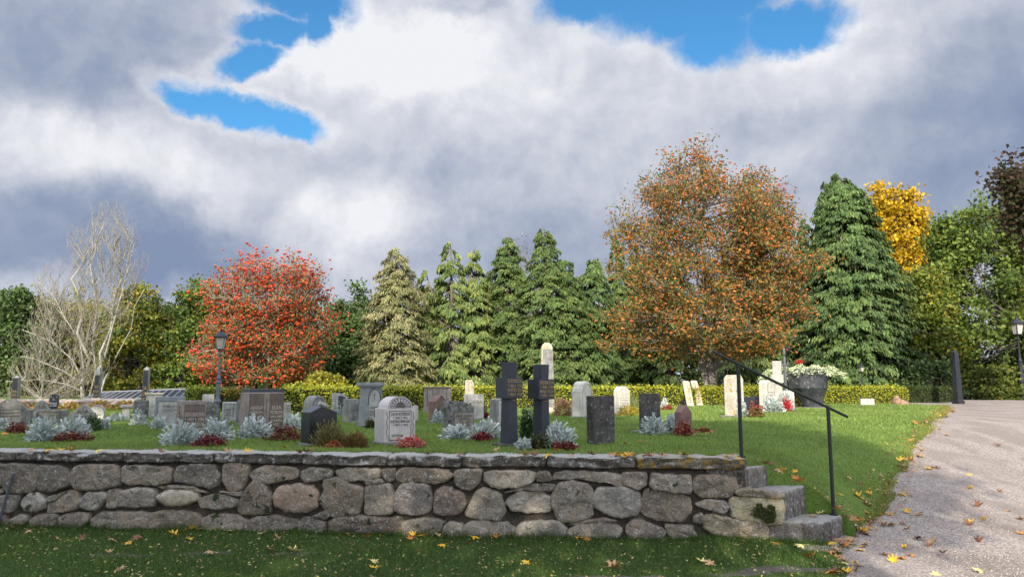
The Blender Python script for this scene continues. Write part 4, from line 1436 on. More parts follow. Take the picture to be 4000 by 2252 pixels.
g, W, d, Hh, P = grave('flodin', 'framed_gravestone', 'grey gravestone with a pale framed face half hidden by the left dark cross', 1942, 1668, 1912, 2016, 1552, lambda W, H_: outline_gable(W, H_, H_ * .93), 'grey', dmax=.4)
panel(g, W * .08, W * .95, Hh * .05, Hh * .88, MS['pink'])
ribs(g, [frame_line(W * .14, W * .9, Hh * .1, Hh * .8)], INKG, .006, y=-.005)
inscription(g, [('J. E.', 1.0), ('FLODIN', 1.0)], W * .45, Hh * .72, W * .5, Hh * .3, INK, y=-.008)

# ---- right, sunlit ------------------------------------------------
g, W, d, Hh, P = grave('bigpale', 'rounded_gravestone', 'large whitish gravestone with a rounded shouldered top beside a pink sedum', 2273, 1632, 2232, 2316, 1488,
                       lambda W, H_: [(0, 0), (W, 0), (W, H_ * .70), (W * .92, H_ * .82)] + arc(W * .5, H_ * .80, W * .36, 10, 170, 12, H_ * .20) + [(W * .08, H_ * .82), (0, H_ * .72)], 'pale', bev=.02)
ribs(g, [[(W * .08, Hh * .1)] + [(W * .08, Hh * .7)] + list(reversed(arc(W * .5, Hh * .72, W * .40, 0, 180, 14, Hh * .22))) + [(W * .92, Hh * .1)]], MS['palegrey'], .008)
g, W, d, Hh, P = grave('pale2', 'pointed_gravestone', 'pale limestone gravestone with ruled lines of lettering beside yellow flowers', 2420, 1620, 2397, 2461, 1508, lambda W, H_: outline_clip(W, H_, W * .28), 'pale', bev=.01)
ribs(g, [frame_line(W * .12, W * .9, Hh * .12, Hh * .60)] + [[(W * .18, Hh * q), (W * .84, Hh * q)] for q in (.52, .42, .32, .24)], INKG, .004)


def leaning_post(label, px, base, top_px, top, width_px):
    P = gp(px, base)
    zt = z_at(P, top) - P.z
    dx = (top_px - px) * mpp(P)
    w_ = width_px * mpp(P)
    g = empty('leaning_gravestone', P, R(-6), label, 'gravestone', 'leaning pale posts')
    V, F = [], []
    prof = [(0, -.1), (0, 0), (dx * .5, zt * .5), (dx * .95, zt * .96), (dx, zt)]
    for (x, z) in prof:
        s = 1 if z < zt * .97 else .7
        V += [(x - w_ / 2 * s, -.09 * s, z), (x + w_ / 2 * s, -.09 * s, z), (x + w_ / 2 * s, .09 * s, z), (x - w_ / 2 * s, .09 * s, z)]
    for i in range(len(prof) - 1):
        for k in range(4):
            a, b = i * 4 + k, i * 4 + (k + 1) % 4
            F.append((a, b, b + 4, a + 4))
    F += [tuple(len(V) - 4 + k for k in range(4)), (3, 2, 1, 0)]
    bevel(mesh_obj('body', V, F, MS['yellow'], g), .012)
    v, f = box(-w_ * .7, w_ * .7, -.14, .14, -.1, .015)
    bevel(mesh_obj('plinth', v, f, MS['plinth'], g), .01)
    xx = w_ * .1
    parts = [tube([Vector((xx + dx * q, -.092, zt * q)) for q in (.05, .5, .92)], .006, 5)]
    v, f = merged(parts)
    mesh_obj('groove', v, f, INKG, g)


leaning_post('pale narrow stone leaning left, first of two beside the rowan trunk', 2697, 1585, 2681, 1487, 27)
leaning_post('pale narrow stone leaning left, nearer to the rowan trunk', 2733, 1583, 2712, 1485, 26)
g, W, d, Hh, P = grave('lichentall', 'tall_gravestone', 'tall pale gravestone spotted with yellow lichen just left of the handrail post', 2868, 1628, 2829, 2906, 1463, lambda W, H_: outline_clip(W, H_, W * .22), 'yellow', plinth=0.10, bev=.012)
panel(g, W * .1, W * .9, Hh * .08, Hh * .90, MS['pale'])
inscription(g, [('*', 1), ('AUGUST', 1.0), ('†', 1), ('EKMAN', 1.0), ('1929', 1)], W * .5, Hh * .8, W * .5, Hh * .6, INKG, y=-.008)
g, W, d, Hh, P = grave('lowdark', 'low_gravestone', 'low dark polished stone between the lichened stone and the pale panel stone', 2912, 1605, 2890, 2972, 1549, outline_rect, 'slate', dmax=.3)
g, W, d, Hh, P = grave('panelstone', 'panel_gravestone', 'cream gravestone with a pointed framed panel behind white silver-leaved plants', 2997, 1608, 2965, 3031, 1484, lambda W, H_: outline_clip(W, H_, W * .18), 'pale', bev=.01)
ribs(g, [[(W * .15, Hh * .1), (W * .15, Hh * .85), (W * .5, Hh * .96), (W * .85, Hh * .85), (W * .85, Hh * .1)], [(W * .15, Hh * .62), (W * .85, Hh * .62)], [(W * .5, Hh * .82), (W * .5, Hh * .72)]], INKG, .006)
inscription(g, [('JOHAN', 1.0), ('ALM', 1.0), ('1933', .8)], W * .5, Hh * .56, W * .5, Hh * .3, INKG)


def block_cross(label, px, base, top, h_arm, wpx, apx, mat, name):
    P = gp(px, base)
    Hh = z_at(P, top) - P.z
    m_ = mpp(P)
    w_, a_ = wpx * m_, apx * m_
    g = empty(name, P, R(35), label, 'gravestone')
    d = w_ * .7
    z0, z1 = Hh * h_arm[0], Hh * h_arm[1]
    v, f = merged([box(-w_ / 2, w_ / 2, -d / 2, d / 2, -.05, z0), box(-a_ / 2, a_ / 2, -d / 2 - .01, d / 2 + .01, z0, z1), box(-w_ / 2, w_ / 2, -d / 2, d / 2, z1, Hh)])
    bevel(mesh_obj('cross', v, f, MS[mat], g), .012)
    v, f = box(-w_ * .8, w_ * .8, -d * .8, d * .8, -.1, .12)
    bevel(mesh_obj('plinth', v, f, MS[mat], g), .012)
    return g, P, Hh, m_


block_cross('heavy pale stone cross standing before the dark boat-shaped planter', 3042, 1600, 1409, (.55, .72), 30, 48, 'pale', 'cross_gravestone')
# slim grey statue-like cross behind it
P = gp(3073, 1598)
g = empty('wrought_cross', P, R(20), 'slim dark grey wrought cross with a pointed finial beside the boat-shaped planter', 'cross')
Hh = z_at(P, 1353) - P.z
v, f = merged([tube([Vector((0, 0, 0)), Vector((0, 0, Hh * .55)), Vector((0, 0, Hh * .80)), Vector((0, 0, Hh * .85))], [.055, .05, .045, .03], 8),
               tube([Vector((0, 0, Hh * .85)), Vector((0, 0, Hh * .88)), Vector((0, 0, Hh * .93)), Vector((0, 0, Hh))], [.025, .05, .045, .008], 8),
               tube([Vector((-.22, 0, Hh * .70)), Vector((0, 0, Hh * .71)), Vector((.22, 0, Hh * .70))], [.025, .045, .025], 8),
               tube([Vector((-.12, 0, Hh * .52)), Vector((-.13, 0, Hh * .78))], .025, 6), tube([Vector((.12, 0, Hh * .52)), Vector((.13, 0, Hh * .76))], .025, 6)])
mesh_obj('cross', v, f, plain_mat('lead_grey_iron', (0.10, 0.105, 0.11), 0.5), g, smooth=True)
v, f = box(-.2, .2, -.15, .15, -.05, Hh * .30)
bevel(mesh_obj('plinth', v, f, MS['pale'], g), .012)

# low pale block and boulder at the lawn's far edge
g, W, d, Hh, P = grave('lowwhite', 'low_marker', 'small low white stone block lying on the lawn before the hedge', 3364, 1581, 3358, 3416, 1556, outline_rect, 'pale', th=R(5), plinth=False, cat='grave marker', dmax=.25)
inscription(g, [('17', 1)], W * .5, Hh * .8, W * .15, Hh * .5, INKG)
P = gp(3512, 1579)
g = empty('boulder', P, 0, 'rounded reddish brown boulder at the far corner of the lawn', 'boulder')
V, F = [], []
nu, nv = 26, 12
for j in range(nv + 1):
    for i in range(nu):
        a, b = 2 * math.pi * i / nu, math.pi / 2 * j / nv
        r = 1 + .12 * vnoise(math.cos(a) * 2, math.sin(a) * 2 + j * .3, 8)
        V.append((.36 * r * math.cos(a) * math.cos(b) * (1 + .25 * math.cos(a)) , .28 * r * math.sin(a) * math.cos(b), -.05 + .34 * math.sin(b) * (1 - .25 * math.cos(a))))
for j in range(nv):
    for i in range(nu):
        a, b = j * nu + i, j * nu + (i + 1) % nu
        F.append((a, b, b + nu, a + nu))
mesh_obj('rock', V, F, stone_mat('reddish_boulder', (0.22, 0.11, 0.07), (0.36, 0.24, 0.15), speck=.4, pale=.2, bump=.8), g, smooth=True)

# small brass lantern stake by the green bush at the left
P = gp(403, 1680)
g = empty('grave_lantern', P, 0, 'thin metal lantern stake standing beside the small green bush', 'lantern')
hz = z_at(P, 1632) - P.z
v, f = merged([tube([Vector((0, 0, -.05)), Vector((0, 0, hz * .45))], .006, 6), tube([Vector((0, 0, hz * .45)), Vector((0, 0, hz * .50)), Vector((0, 0, hz * .85)), Vector((0, 0, hz))], [.02, .026, .026, .006], 8)])
mesh_obj('stake', v, f, plain_mat('tarnished_metal', (0.30, 0.30, 0.28), .5, .4), g)

# ================================================================== boat-shaped planter
P = gp(3170, 1592)
planter = empty('boat_planter', P, R(0), 'dark boat-shaped planter on a flared foot with trailing pale flowers', 'planter')
zt, zm, zb = z_at(P, 1441) - P.z, z_at(P, 1514) - P.z, 0.03
zt_planter = zt
m_ = mpp(P)
X0, X1 = (3072 - 3170) * m_, (3232 - 3170) * m_


def hull(z):
    """plan outline of the vessel at height z: faceted bow towards the left"""
    if z >= zm:
        k = (z - zm) / (zt - zm)
        xl, xr, yw = lerp(X0 + .10, X0, k), lerp(X1 - .05, X1, k), lerp(.58, .66, k)
    else:
        k = (z - zb) / (zm - zb)
        k = k ** 1.5
        xl, xr, yw = lerp(-.28, X0 + .10, k), lerp(.36, X1 - .05, k), lerp(.30, .58, k)
    mid = lerp(xl, xr, .42)
    return [(xl, -.25 * yw), (lerp(xl, xr, .18), -yw * .85), (mid, -yw), (lerp(xl, xr, .78), -yw * .92), (xr, -yw * .35), (xr, yw * .35), (lerp(xl, xr, .78), yw * .92), (mid, yw), (lerp(xl, xr, .18), yw * .85), (xl, .25 * yw)]


V, F = [], []
lv = [0.0, .03, .12, .22, .32, .42, .52, .62]
zs_ = [zb + (zm - zb) * q for q in (0, .15, .35, .55, .75, 1)] + [zm + .001 + (zt - zm) * q for q in (.0, .33, .66, 1)]
for z in zs_:
    V += [(x * 1, y, z) for x, y in hull(z)]
n = 10
# inner wall
for z in (zt, zt - .12):
    V += [(x * .93 + .02, y * .93, z) for x, y in hull(zt)]
L_ = len(zs_) + 2
for j in range(L_ - 1):
    for i in range(n):
        a, b = j * n + i, j * n + (i + 1) % n
        F.append((a, b, b + n, a + n))
F.append(tuple((L_ - 1) * n + i for i in range(n)))
F.append(tuple(reversed(range(n))))
M_HULL = stone_mat('weathered_lead', (0.030, 0.034, 0.043), (0.058, 0.062, 0.075), speck=.15, rough=.55, bump=.3, streak=.4, pale=.25, scale=.35)
bevel(mesh_obj('vessel', V, F, M_HULL, planter), .012)
seams = []
for i in (0, 1, 2, 3, 4):
    seams.append(tube([Vector((hull(z)[i][0], hull(z)[i][1] - .004, z)) for z in (zm, zm + .3, zt)], .008, 5))
seams.append(tube([Vector((x, y - .004 if y < 0 else y, zm)) for x, y in hull(zm)[:6]], .012, 5))
v, f = merged(seams)
mesh_obj('seam', v, f, M_HULL, planter)
V, F = [], []
v, f = box(-.42, .48, -.42, .42, -.08, .032)
bevel(mesh_obj('base', v, f, MS['plinth'], planter), .01)

# ================================================================== lamp posts
M_LAMP = plain_mat('dark_lamp_iron', (0.030, 0.032, 0.042), .4, .3, .3)
M_LAMPG = plain_mat('grey_lamp_iron', (0.13, 0.14, 0.17), .45, .2, .3)
M_PANE = bpy.data.materials.new('lantern_glass')
M_PANE.use_nodes = True
b_ = M_PANE.node_tree.nodes['Principled BSDF']
b_.inputs['Base Color'].default_value = (.85, .80, .74, 1)
b_.inputs['Roughness'].default_value = .25
b_.inputs['Transmission Weight'].default_value = .45
b_.inputs['IOR'].default_value = 1.15
M_BULB = plain_mat('white_bulb', (.85, .85, .83), .3)


def lathe(prof, seg=12, x=0, y=0):
    V, F = [], []
    for r, z in prof:
        for k in range(seg):
            t = 2 * math.pi * k / seg
            V.append((x + r * math.cos(t), y + r * math.sin(t), z))
    for j in range(len(prof) - 1):
        for k in range(seg):
            a, b = j * seg + k, j * seg + (k + 1) % seg
            F.append((a, b, b + seg, a + seg))
    F.append(tuple(reversed(range(seg))))
    F.append(tuple((len(prof) - 1) * seg + k for k in range(seg)))
    return V, F


def lamp(px, base, top, label, mat, D=None):
    P = gp(px, base)
    if D:
        x_ = px_ray(px, 1500).x / px_ray(px, 1500).y * D
        P = Vector((x_, D, H(x_, D)))
    H_ = z_at(P, top) - P.z
    g = empty('street_lamp', P, R(10), label, 'street lamp', 'old-fashioned lantern lamps')
    k = H_ / 358.0
    zz = lambda q: H_ - q * k            # q: photo rows below the top of this lamp
    lower = [(11 * k, -.1), (11 * k, zz(330)), (9 * k, zz(300)), (8.5 * k, zz(285)), (14 * k, zz(283)), (14 * k, zz(277)), (10 * k, zz(273)), (8 * k, zz(262)), (8 * k, zz(212)), (11 * k, zz(210)), (11 * k, zz(204)), (6 * k, zz(200)),
             (9 * k, zz(192)), (6 * k, zz(184)), (4.5 * k, zz(176)), (6.5 * k, zz(172)), (4.0 * k, zz(168)), (3.2 * k, zz(108)), (8.5 * k, zz(103)), (8.5 * k, zz(99)), (4.5 * k, zz(96)), (5 * k, zz(88)), (8 * k, zz(84))]
    v, f = lathe(lower)
    mesh_obj('pole', v, f, mat, g, smooth=False)
    # lantern: tapered glass body, frame, roof, finial
    zb_, zt_ = zz(80), zz(36)
    rb, rt = 12.5 * k, 20 * k
    Vg = []
    for (r, z) in ((rb, zb_), (rt, zt_)):
        for q in range(4):
            t = math.pi / 4 + q * math.pi / 2
            Vg.append((r * 1.2 * math.cos(t), r * 1.2 * math.sin(t), z))
    lan = mesh_obj('lantern_glass', Vg, [(0, 1, 5, 4), (1, 2, 6, 5), (2, 3, 7, 6), (3, 0, 4, 7)], M_PANE, g)
    parts = []
    for q in range(4):
        parts.append(tube([Vector(Vg[q]), Vector(Vg[q + 4])], 1.6 * k, 5))
        parts.append(tube([Vector(Vg[q]), Vector(Vg[(q + 1) % 4])], 1.8 * k, 5))
    parts.append(lathe([(4 * k, zz(88)), (rb * 1.15, zz(82)), (rb * 1.15, zz(79))], 4))
    v, f = merged(parts)
    mesh_obj('lantern_frame', v, f, mat, g)
    v, f = lathe([(27 * k, zz(37)), (28 * k, zz(33)), (22 * k, zz(27)), (15 * k, zz(19)), (8 * k, zz(15)), (7 * k, zz(12)), (3 * k, zz(10)), (5 * k, zz(6)), (3 * k, zz(3)), (.5 * k, zz(0))], 16)
    mesh_obj('lantern_roof', v, f, M_LAMP, g, smooth=False)
    v, f = lathe([(3 * k, zz(76)), (5 * k, zz(68)), (4 * k, zz(54)), (1 * k, zz(50))], 8)
    mesh_obj('bulb', v, f, M_BULB, g, smooth=True)
    return g


lamp(846, 1648, 1281, 'grey lantern lamp post standing among the left gravestones', M_LAMPG)
lamp(3369, 1556, 1418, 'small dark lantern lamp behind the hedge below the big conifer', M_LAMP, D=36.0)
lamp(3998, 1562, 1232, 'dark lantern lamp post at the right edge beside the gravel path', M_LAMP)

# ================================================================== trees
M_BARK_PALE = stone_mat('pale_bark', (0.30, 0.285, 0.25), (0.44, 0.42, 0.37), speck=.3, bump=.6)
M_BARK = stone_mat('brown_bark', (0.12, 0.10, 0.085), (0.22, 0.19, 0.165), speck=.5, bump=.9, pale=.3)
M_BARK_DARK = stone_mat('dark_bark', (0.055, 0.045, 0.036), (0.10, 0.085, 0.07), speck=.4, bump=.8)
M_TWIG_TAN = plain_mat('tan_twigs', (0.20, 0.165, 0.12), .85, vary=.3, scale=3)
M_TWIG_PALE = plain_mat('pale_twigs', (0.29, 0.265, 0.22), .85, vary=.25, scale=3)


def rnd_dirs(n):
    v = rng.normal(size=(n, 3))
    return v / np.linalg.norm(v, axis=1, keepdims=True)


def unit(v):
    return v / np.maximum(1e-9, np.linalg.norm(v, axis=1, keepdims=True))


def rhombi(c, a, b, L, W):
    """pointed leaves: centres, long axis, cross axis, length, width"""
    L, W = np.asarray(L)[:, None], np.asarray(W)[:, None]
    return np.stack([c - a * L / 2, c + b * W / 2 - a * L * .08, c + a * L / 2, c - b * W / 2 - a * L * .08], axis=1)


def leaf_quads(c, L, W, up=0.5, droop=0.0):
    n = len(c)
    nrm = rnd_dirs(n)
    nrm[:, 2] = np.abs(nrm[:, 2]) + up
    nrm = unit(nrm)
    a = rnd_dirs(n)
    a[:, 2] -= droop
    a = unit(a - nrm * np.sum(a * nrm, axis=1, keepdims=True))
    b = np.cross(nrm, a)
    return rhombi(c, a, b, L, W)


def pick(colors, n, vary=.18):
    C = np.array([c[:3] for c in colors])
    w_ = np.array([c[3] if len(c) > 3 else 1.0 for c in colors])
    idx = rng.choice(len(C), n, p=w_ / w_.sum())
    return np.clip(C[idx] * (1 + vary * rng.normal(size=(n, 1))), 0.002, 1)


class Env:
    """crown envelope round a vertical axis at P, from picture rows (row, left column, right column)"""

    def __init__(s, P, rows, depth=.85, lump=.16, seed=0.0):
        s.P = P
        rows = sorted(rows, key=lambda r: -r[0])
        m_ = mpp(P)
        s.z = np.array([z_at(P, r[0]) - P.z for r in rows])
        ax = proj(P)[0]
        s.xl = np.array([(r[1] - ax) * m_ for r in rows])
        s.xr = np.array([(r[2] - ax) * m_ for r in rows])
        s.depth, s.lump, s.seed = depth, lump, seed
        s.zlo, s.zhi = s.z[0], s.z[-1]
        s.area = float(np.sum((s.xr - s.xl)[1:] * np.diff(s.z)) + .5)

    def half(s, z):
        l, r = np.interp(z, s.z, s.xl), np.interp(z, s.z, s.xr)
        return (l + r) / 2, (r - l) / 2

    def sample(s, n, lo=.55, hi=1.0, zlo=None, zhi=None):
        zg = np.linspace(s.zlo if zlo is None else zlo, s.zhi if zhi is None else zhi, 200)
        _, hg = s.half(zg)
        w_ = np.maximum(hg, .02)
        z = rng.choice(zg, n, p=w_ / w_.sum()) + rng.uniform(-.5, .5, n) * (zg[1] - zg[0])
        mid, half = s.half(z)
        phi = rng.uniform(0, 2 * np.pi, n)
        lump = 1 + s.lump * (np.sin(phi * 3 + z * 1.3 + s.seed) * .5 + np.sin(phi * 5 - z * 2.1 + s.seed * 2) * .35 + np.sin(phi * 2 + z * 3.7 + s.seed * 3) * .4)
        rho = rng.uniform(lo, hi, n)
        return np.stack([mid + np.cos(phi) * half * rho * lump, np.sin(phi) * half * s.depth * rho * lump, z], axis=1)


def clumpy(p, scale, thr, seed=0.0):
    """keep-mask that leaves uneven gaps in a crown"""
    q = p * scale + seed
    f = np.sin(q[:, 0] * 2.1 + 1.3 * np.sin(q[:, 2] * 1.7 + q[:, 1])) + np.sin(q[:, 2] * 2.6 + 1.1 * np.sin(q[:, 0] * 1.9 - q[:, 1])) + np.sin(q[:, 1] * 2.3 + q[:, 0] * .7 + seed)
    return f + .5 * rng.normal(size=len(p)) > thr


def connect(targets, nodes, rise=.25):
    """for each target the nearest node, preferring nodes below it"""
    out = []
    for t in targets:
        d = nodes - t
        cost = np.linalg.norm(d, axis=1) + 1.5 * np.maximum(0, d[:, 2] + .1) + .0
        out.append(int(np.argmin(cost)))
    return out


def curve3(a, b, sag, n=5, wob=.0):
    a, b = np.asarray(a, float), np.asarray(b, float)
    L = np.linalg.norm(b - a)
    mid = (a + b) / 2 + np.array([0, 0, sag * L]) + rng.normal(size=3) * wob * L
    t = np.linspace(0, 1, n)[:, None]
    return (1 - t) ** 2 * a + 2 * t * (1 - t) * mid + t ** 2 * b


def tubes_np(curves, name, mat, parent, sides=5):
    V, F = [], []
    for pts, r0, r1 in curves:
        n = len(pts)
        rad = [lerp(r0, r1, i / (n - 1)) for i in range(n)]
        v, f = tube([Vector(p) for p in pts], rad, sides, cap=False)
        b = len(V)
        V += v
        F += [tuple(i + b for i in q) for q in f]
    return mesh_obj(name, V, F, mat, parent, smooth=True)


def clusters(tips, k, spread, flat=.6):
    n = len(tips)
    c = np.repeat(tips, k, axis=0)
    o = rng.normal(size=(n * k, 3)) * spread
    o[:, 2] *= flat
    return c + o


def skeleton(envs, trunks, n1, n2, n3, r_trunk, P, lo1=.35, twig_r=.012, limb_sag=-.12, drop=0.0, lo3=.62):
    """trunks: list of polylines (np arrays). Returns curves of trunk/limbs, of twigs, and the twig tips"""
    big, small = [], []
    nodes = []
    for tp in trunks:
        big.append((tp, r_trunk * (1 if tp is trunks[0] else .75), r_trunk * .25))
        for i in range(len(tp) - 1):
            for q in (0, .5):
                if i >= 1: nodes.append(tp[i] * (1 - q) + tp[i + 1] * q)
        nodes.append(tp[-1])
    nodes = np.array(nodes)
    tot = sum(e.area for e in envs)
    def samp(n, lo, hi):
        return np.concatenate([e.sample(max(1, int(round(n * e.area / tot))), lo, hi) for e in envs])
    t1 = samp(n1, lo1, .72)
    j = connect(t1 - np.array([0, 0, .6]), nodes)
    new = []
    for t, i in zip(t1, j):
        c = curve3(nodes[i], t, limb_sag, 7, .05)
        big.append((c, r_trunk * .38, r_trunk * .12))
        new += list(c[2:])
    nodes2 = np.array(new)
    t2 = samp(n2, .55, .92)
    j = connect(t2 - np.array([0, 0, drop]), nodes2)
    new = []
    for t, i in zip(t2, j):
        c = curve3(nodes2[i], t, limb_sag * .6, 5, .07)
        small.append((c, twig_r * 2.6, twig_r * 1.2))
        new += list(c[2:])
    nodes3 = np.array(new)
    t3 = samp(n3, lo3, 1.0)
    j = connect(t3 - np.array([0, 0, drop * .6]), nodes3)
    for t, i in zip(t3, j):
        c = curve3(nodes3[i], t, -.05, 4, .08)
        small.append((c, twig_r * 1.3, twig_r * .6))
    return big, small, np.concatenate([t3, t2])


def leafy_tree(name, label, px, D, rows, colors, n_tips=420, per=34, size=(.17, .12), spread=.30, cat='tree', group=None, trunk_r=.16, trunk_top=.5, bark=None, seed=1.0, extra_rows=None,
               dens_lo=.62, depth=.85, lump=.2, clear=0.0, n1=22, mat=None, inner=0):
    d = px_ray(px, 1500)
    x = d.x / d.y * D
    P = Vector((x, D, H(x, D) if D < 58 else T))
    g = empty(name, P, 0, label, cat, group)
    envs = [Env(P, rows, depth, lump, seed)] + ([Env(P, extra_rows, depth, lump, seed + 3)] if extra_rows else [])
    zt = envs[0].zlo + (envs[0].zhi - envs[0].zlo) * trunk_top
    mid, _ = envs[0].half(zt)
    tr = np.array([[0, 0, -.2], [.03, 0, zt * .25], [mid * .2, .05, zt * .5], [mid * .6, 0, zt * .8], [mid, 0, zt]])
    big, small, tips = skeleton(envs, [tr], n1, int(n_tips * .35), n_tips, trunk_r, P)
    bark = bark or M_BARK
    tubes_np(big, 'trunk', bark, g, 7)
    tubes_np(small, 'branches', bark, g, 3)
    tips = tips[rng.permutation(len(tips))[:int(len(tips) * .85)]]
    tips = tips[clumpy(tips, 1.05, -.35, seed)]
    tips = tips * (1 + .05 * rng.normal(size=(len(tips), 1)))
    per = int(per * 1.6)
    size = (size[0] * 1.25, size[1] * 1.25)
    c = clusters(tips, per, spread * .95)
    shade_ = np.repeat(1 + .16 * rng.normal(size=(len(tips), 1)), per, axis=0)
    n = len(c)
    V = leaf_quads(c, rng.uniform(.7, 1.3, n) * size[0], rng.uniform(.7, 1.3, n) * size[1], up=.05, droop=.3)
    cc = pick(colors, len(tips), .10)
    C = np.repeat(cc, per, axis=0) * shade_ * (1 + .15 * rng.normal(size=(n, 1)))
    swap = rng.random(n) < .25
    C[swap] = pick(colors, int(swap.sum()), .15)
    np_mesh('crown', V, 4, mat or LEAF, g, np.clip(C, .003, 1))
    return g, envs, tips


def conifer(label, px, D, rows, colors, n_br=300, per=16, size=(.42, .13), group=None, seed=1.0, droop=.9, bare=0.0, trunk_vis=0.0, name='conifer', depth=.9, twigmat=None, extra=None, lump=.22, stray=0.12, show_trunk=None):
    d = px_ray(px, 1500)
    x = d.x / d.y * D
    P = Vector((x, D, H(x, D) if D < 58 else T))
    g = empty(name, P, 0, label, 'conifer', group)
    size = (size[0] * .62, size[1] * .62)
    per = int(per * 2.1)
    envs = [Env(P, rows, depth, lump, seed)] + [Env(P, e, depth, lump, seed + 5 * i) for i, e in enumerate(extra or [])]
    tot = sum(e.area for e in envs)
    Vs, Cs, curves, trunks = [], [], [], []
    for e in envs:
        nb = max(10, int(n_br * e.area / tot))
        zt = e.zhi
        zz_ = np.linspace(0, 1, 7)
        m_top, _ = e.half(zt)
        tr = np.array([[m_top * q ** 1.5 if e is not envs[0] else m_top * q, 0, lerp(-.2, zt * .99, q)] for q in zz_])
        trunks.append((tr, .16 + zt * .006, .02))
        tips = e.sample(nb, .70, 1.10)
        m_, h_ = e.half(tips[:, 2])
        # branch: from the stem, a little above, outwards and down to the tip
        root = np.stack([m_ * .9, np.zeros(nb), np.minimum(zt, tips[:, 2] + .25 + .22 * h_)], axis=1)
        for a_, b_ in zip(root, tips):
            curves.append((curve3(a_, b_, .06, 4, .02), .025, .008))
        t = rng.uniform(.42, 1.0, (nb, per)) ** .75
        base = root[:, None, :] * (1 - t[:, :, None]) + tips[:, None, :] * t[:, :, None]
        out = tips - root
        out[:, 2] = 0
        out = unit(out)
        side = np.stack([-out[:, 1], out[:, 0], np.zeros(nb)], axis=1)
        wd = (.10 + .30 * (1 - t)) * np.minimum(1.0, .35 + h_[:, None] * .35)
        off = rng.normal(size=(nb, per)) * wd
        base = base + side[:, None, :] * off[:, :, None]
        base[:, :, 2] += rng.normal(size=(nb, per)) * .06 + .04
        c = base.reshape(-1, 3)
        n = len(c)
        o = np.repeat(out, per, axis=0)
        sd = np.repeat(side, per, axis=0)
        for rep in range(2):
            a = o * rng.uniform(.15, .8, (n, 1)) + sd * rng.normal(size=(n, 1)) * .45 + np.array([0, 0, -1]) * rng.uniform(droop * .5, droop * 1.3, (n, 1))
            a = unit(a)
            b = unit(np.cross(a, rnd_dirs(n) * .7 + o * 1.0))
            L = rng.uniform(.65, 1.25, n) * size[0] * (1 if rep == 0 else .6)
            W = rng.uniform(.7, 1.3, n) * size[1]
            keep = rng.random(n) > bare
            Vs.append(rhombi(c + a * L[:, None] * .35, a, b, L, W)[keep])
            bc = np.repeat(pick(colors, nb, .13), per, axis=0) * (1 + .18 * rng.normal(size=(n, 1)))
            sw = rng.random(n) < stray
            bc[sw] = pick(colors, int(sw.sum()), .2)
            Cs.append(bc[keep])
    tubes_np(trunks, 'trunk', M_BARK, g, 7)
    tubes_np(curves, 'branches', twigmat or M_TWIG_TAN, g, 3)
    np_mesh('crown', np.concatenate(Vs), 4, NEEDLE, g, np.clip(np.concatenate(Cs), .003, 1))
    return g, envs


GRN = [(0.112, 0.181, 0.037), (0.150, 0.219, 0.048), (0.088, 0.138, 0.035), (0.188, 0.237, 0.056, .5)]
GRN_D = [(.095, .155, .045), (.125, .19, .055), (.07, .115, .035)]
GRN_Y = [(0.250, 0.263, 0.037), (0.163, 0.213, 0.037), (0.338, 0.288, 0.035), (0.400, 0.250, 0.030, .35), (0.112, 0.163, 0.035)]
CON = [(.175, .225, .060), (.125, .180, .050), (.23, .27, .08), (.08, .13, .04)]
CON_B = [(.085, .145, .045), (.115, .185, .052), (.055, .10, .034), (.15, .21, .06, .4)]
CON_O = [(0.265, 0.259, 0.115), (0.213, 0.224, 0.092), (0.333, 0.299, 0.149), (0.138, 0.161, 0.063)]

CON_M = [(.105, .165, .048), (.140, .200, .055), (.075, .125, .038), (.17, .22, .06, .5)]
# --- row of conifers beyond the hedge --------------------------------
G_CON = 'conifers in the row beyond the hedge'
conifer('brownish thinning spruce with drooping grey branches right of the red rowan', 1535, 40,
        [(1535, 1385, 1705), (1400, 1395, 1690), (1250, 1400, 1665), (1150, 1435, 1640), (1080, 1465, 1610), (1020, 1490, 1590), (975, 1525, 1550)], CON_O, 520, 20, (.38, .10), G_CON, 1.0, .8, bare=.12, twigmat=M_TWIG_TAN, lump=.3)
conifer('twin-topped light green conifer left of the middle of the row', 1775, 41,
        [(1535, 1640, 1890), (1300, 1660, 1870), (1150, 1680, 1850), (1060, 1700, 1820), (990, 1715, 1790), (945, 1745, 1762)], CON, 430, 20, (.5, .13), G_CON, 2.0, 1.15,
        extra=[[(1535, 1790, 1960), (1300, 1790, 1950), (1150, 1800, 1920), (1040, 1815, 1890), (955, 1848, 1860)], [(1300, 1600, 1700), (1150, 1620, 1690), (1090, 1630, 1675), (1058, 1648, 1662)]])
conifer('dark green conifer with a ragged bushy top in front of the orange tree', 1985, 42,
        [(1535, 1860, 2110), (1300, 1870, 2095), (1150, 1890, 2080), (1060, 1905, 2060), (985, 1940, 2030), (932, 1970, 2000)], CON_M, 520, 20, (.36, .12), G_CON, 3.0, .7, lump=.34)
conifer('tallest double-tipped conifer of the middle row with wide lower boughs', 2120, 40,
        [(1540, 1990, 2300), (1350, 2000, 2290), (1200, 2020, 2270), (1100, 2050, 2230), (1010, 2075, 2190), (940, 2085, 2170), (888, 2115, 2140)], CON_M, 700, 20, (.40, .11), G_CON, 4.0, .8, lump=.3, extra=[[(1500, 2160, 2370), (1250, 2160, 2330), (1100, 2165, 2275), (1020, 2180, 2230)]])
conifer('grey-green conifer of middling height with a soft rounded tip', 2325, 41,
        [(1540, 2210, 2440), (1350, 2215, 2430), (1200, 2235, 2410), (1110, 2260, 2390), (1020, 2305, 2345)], CON_B, 400, 18, (.42, .13), G_CON, 5.0, .9)
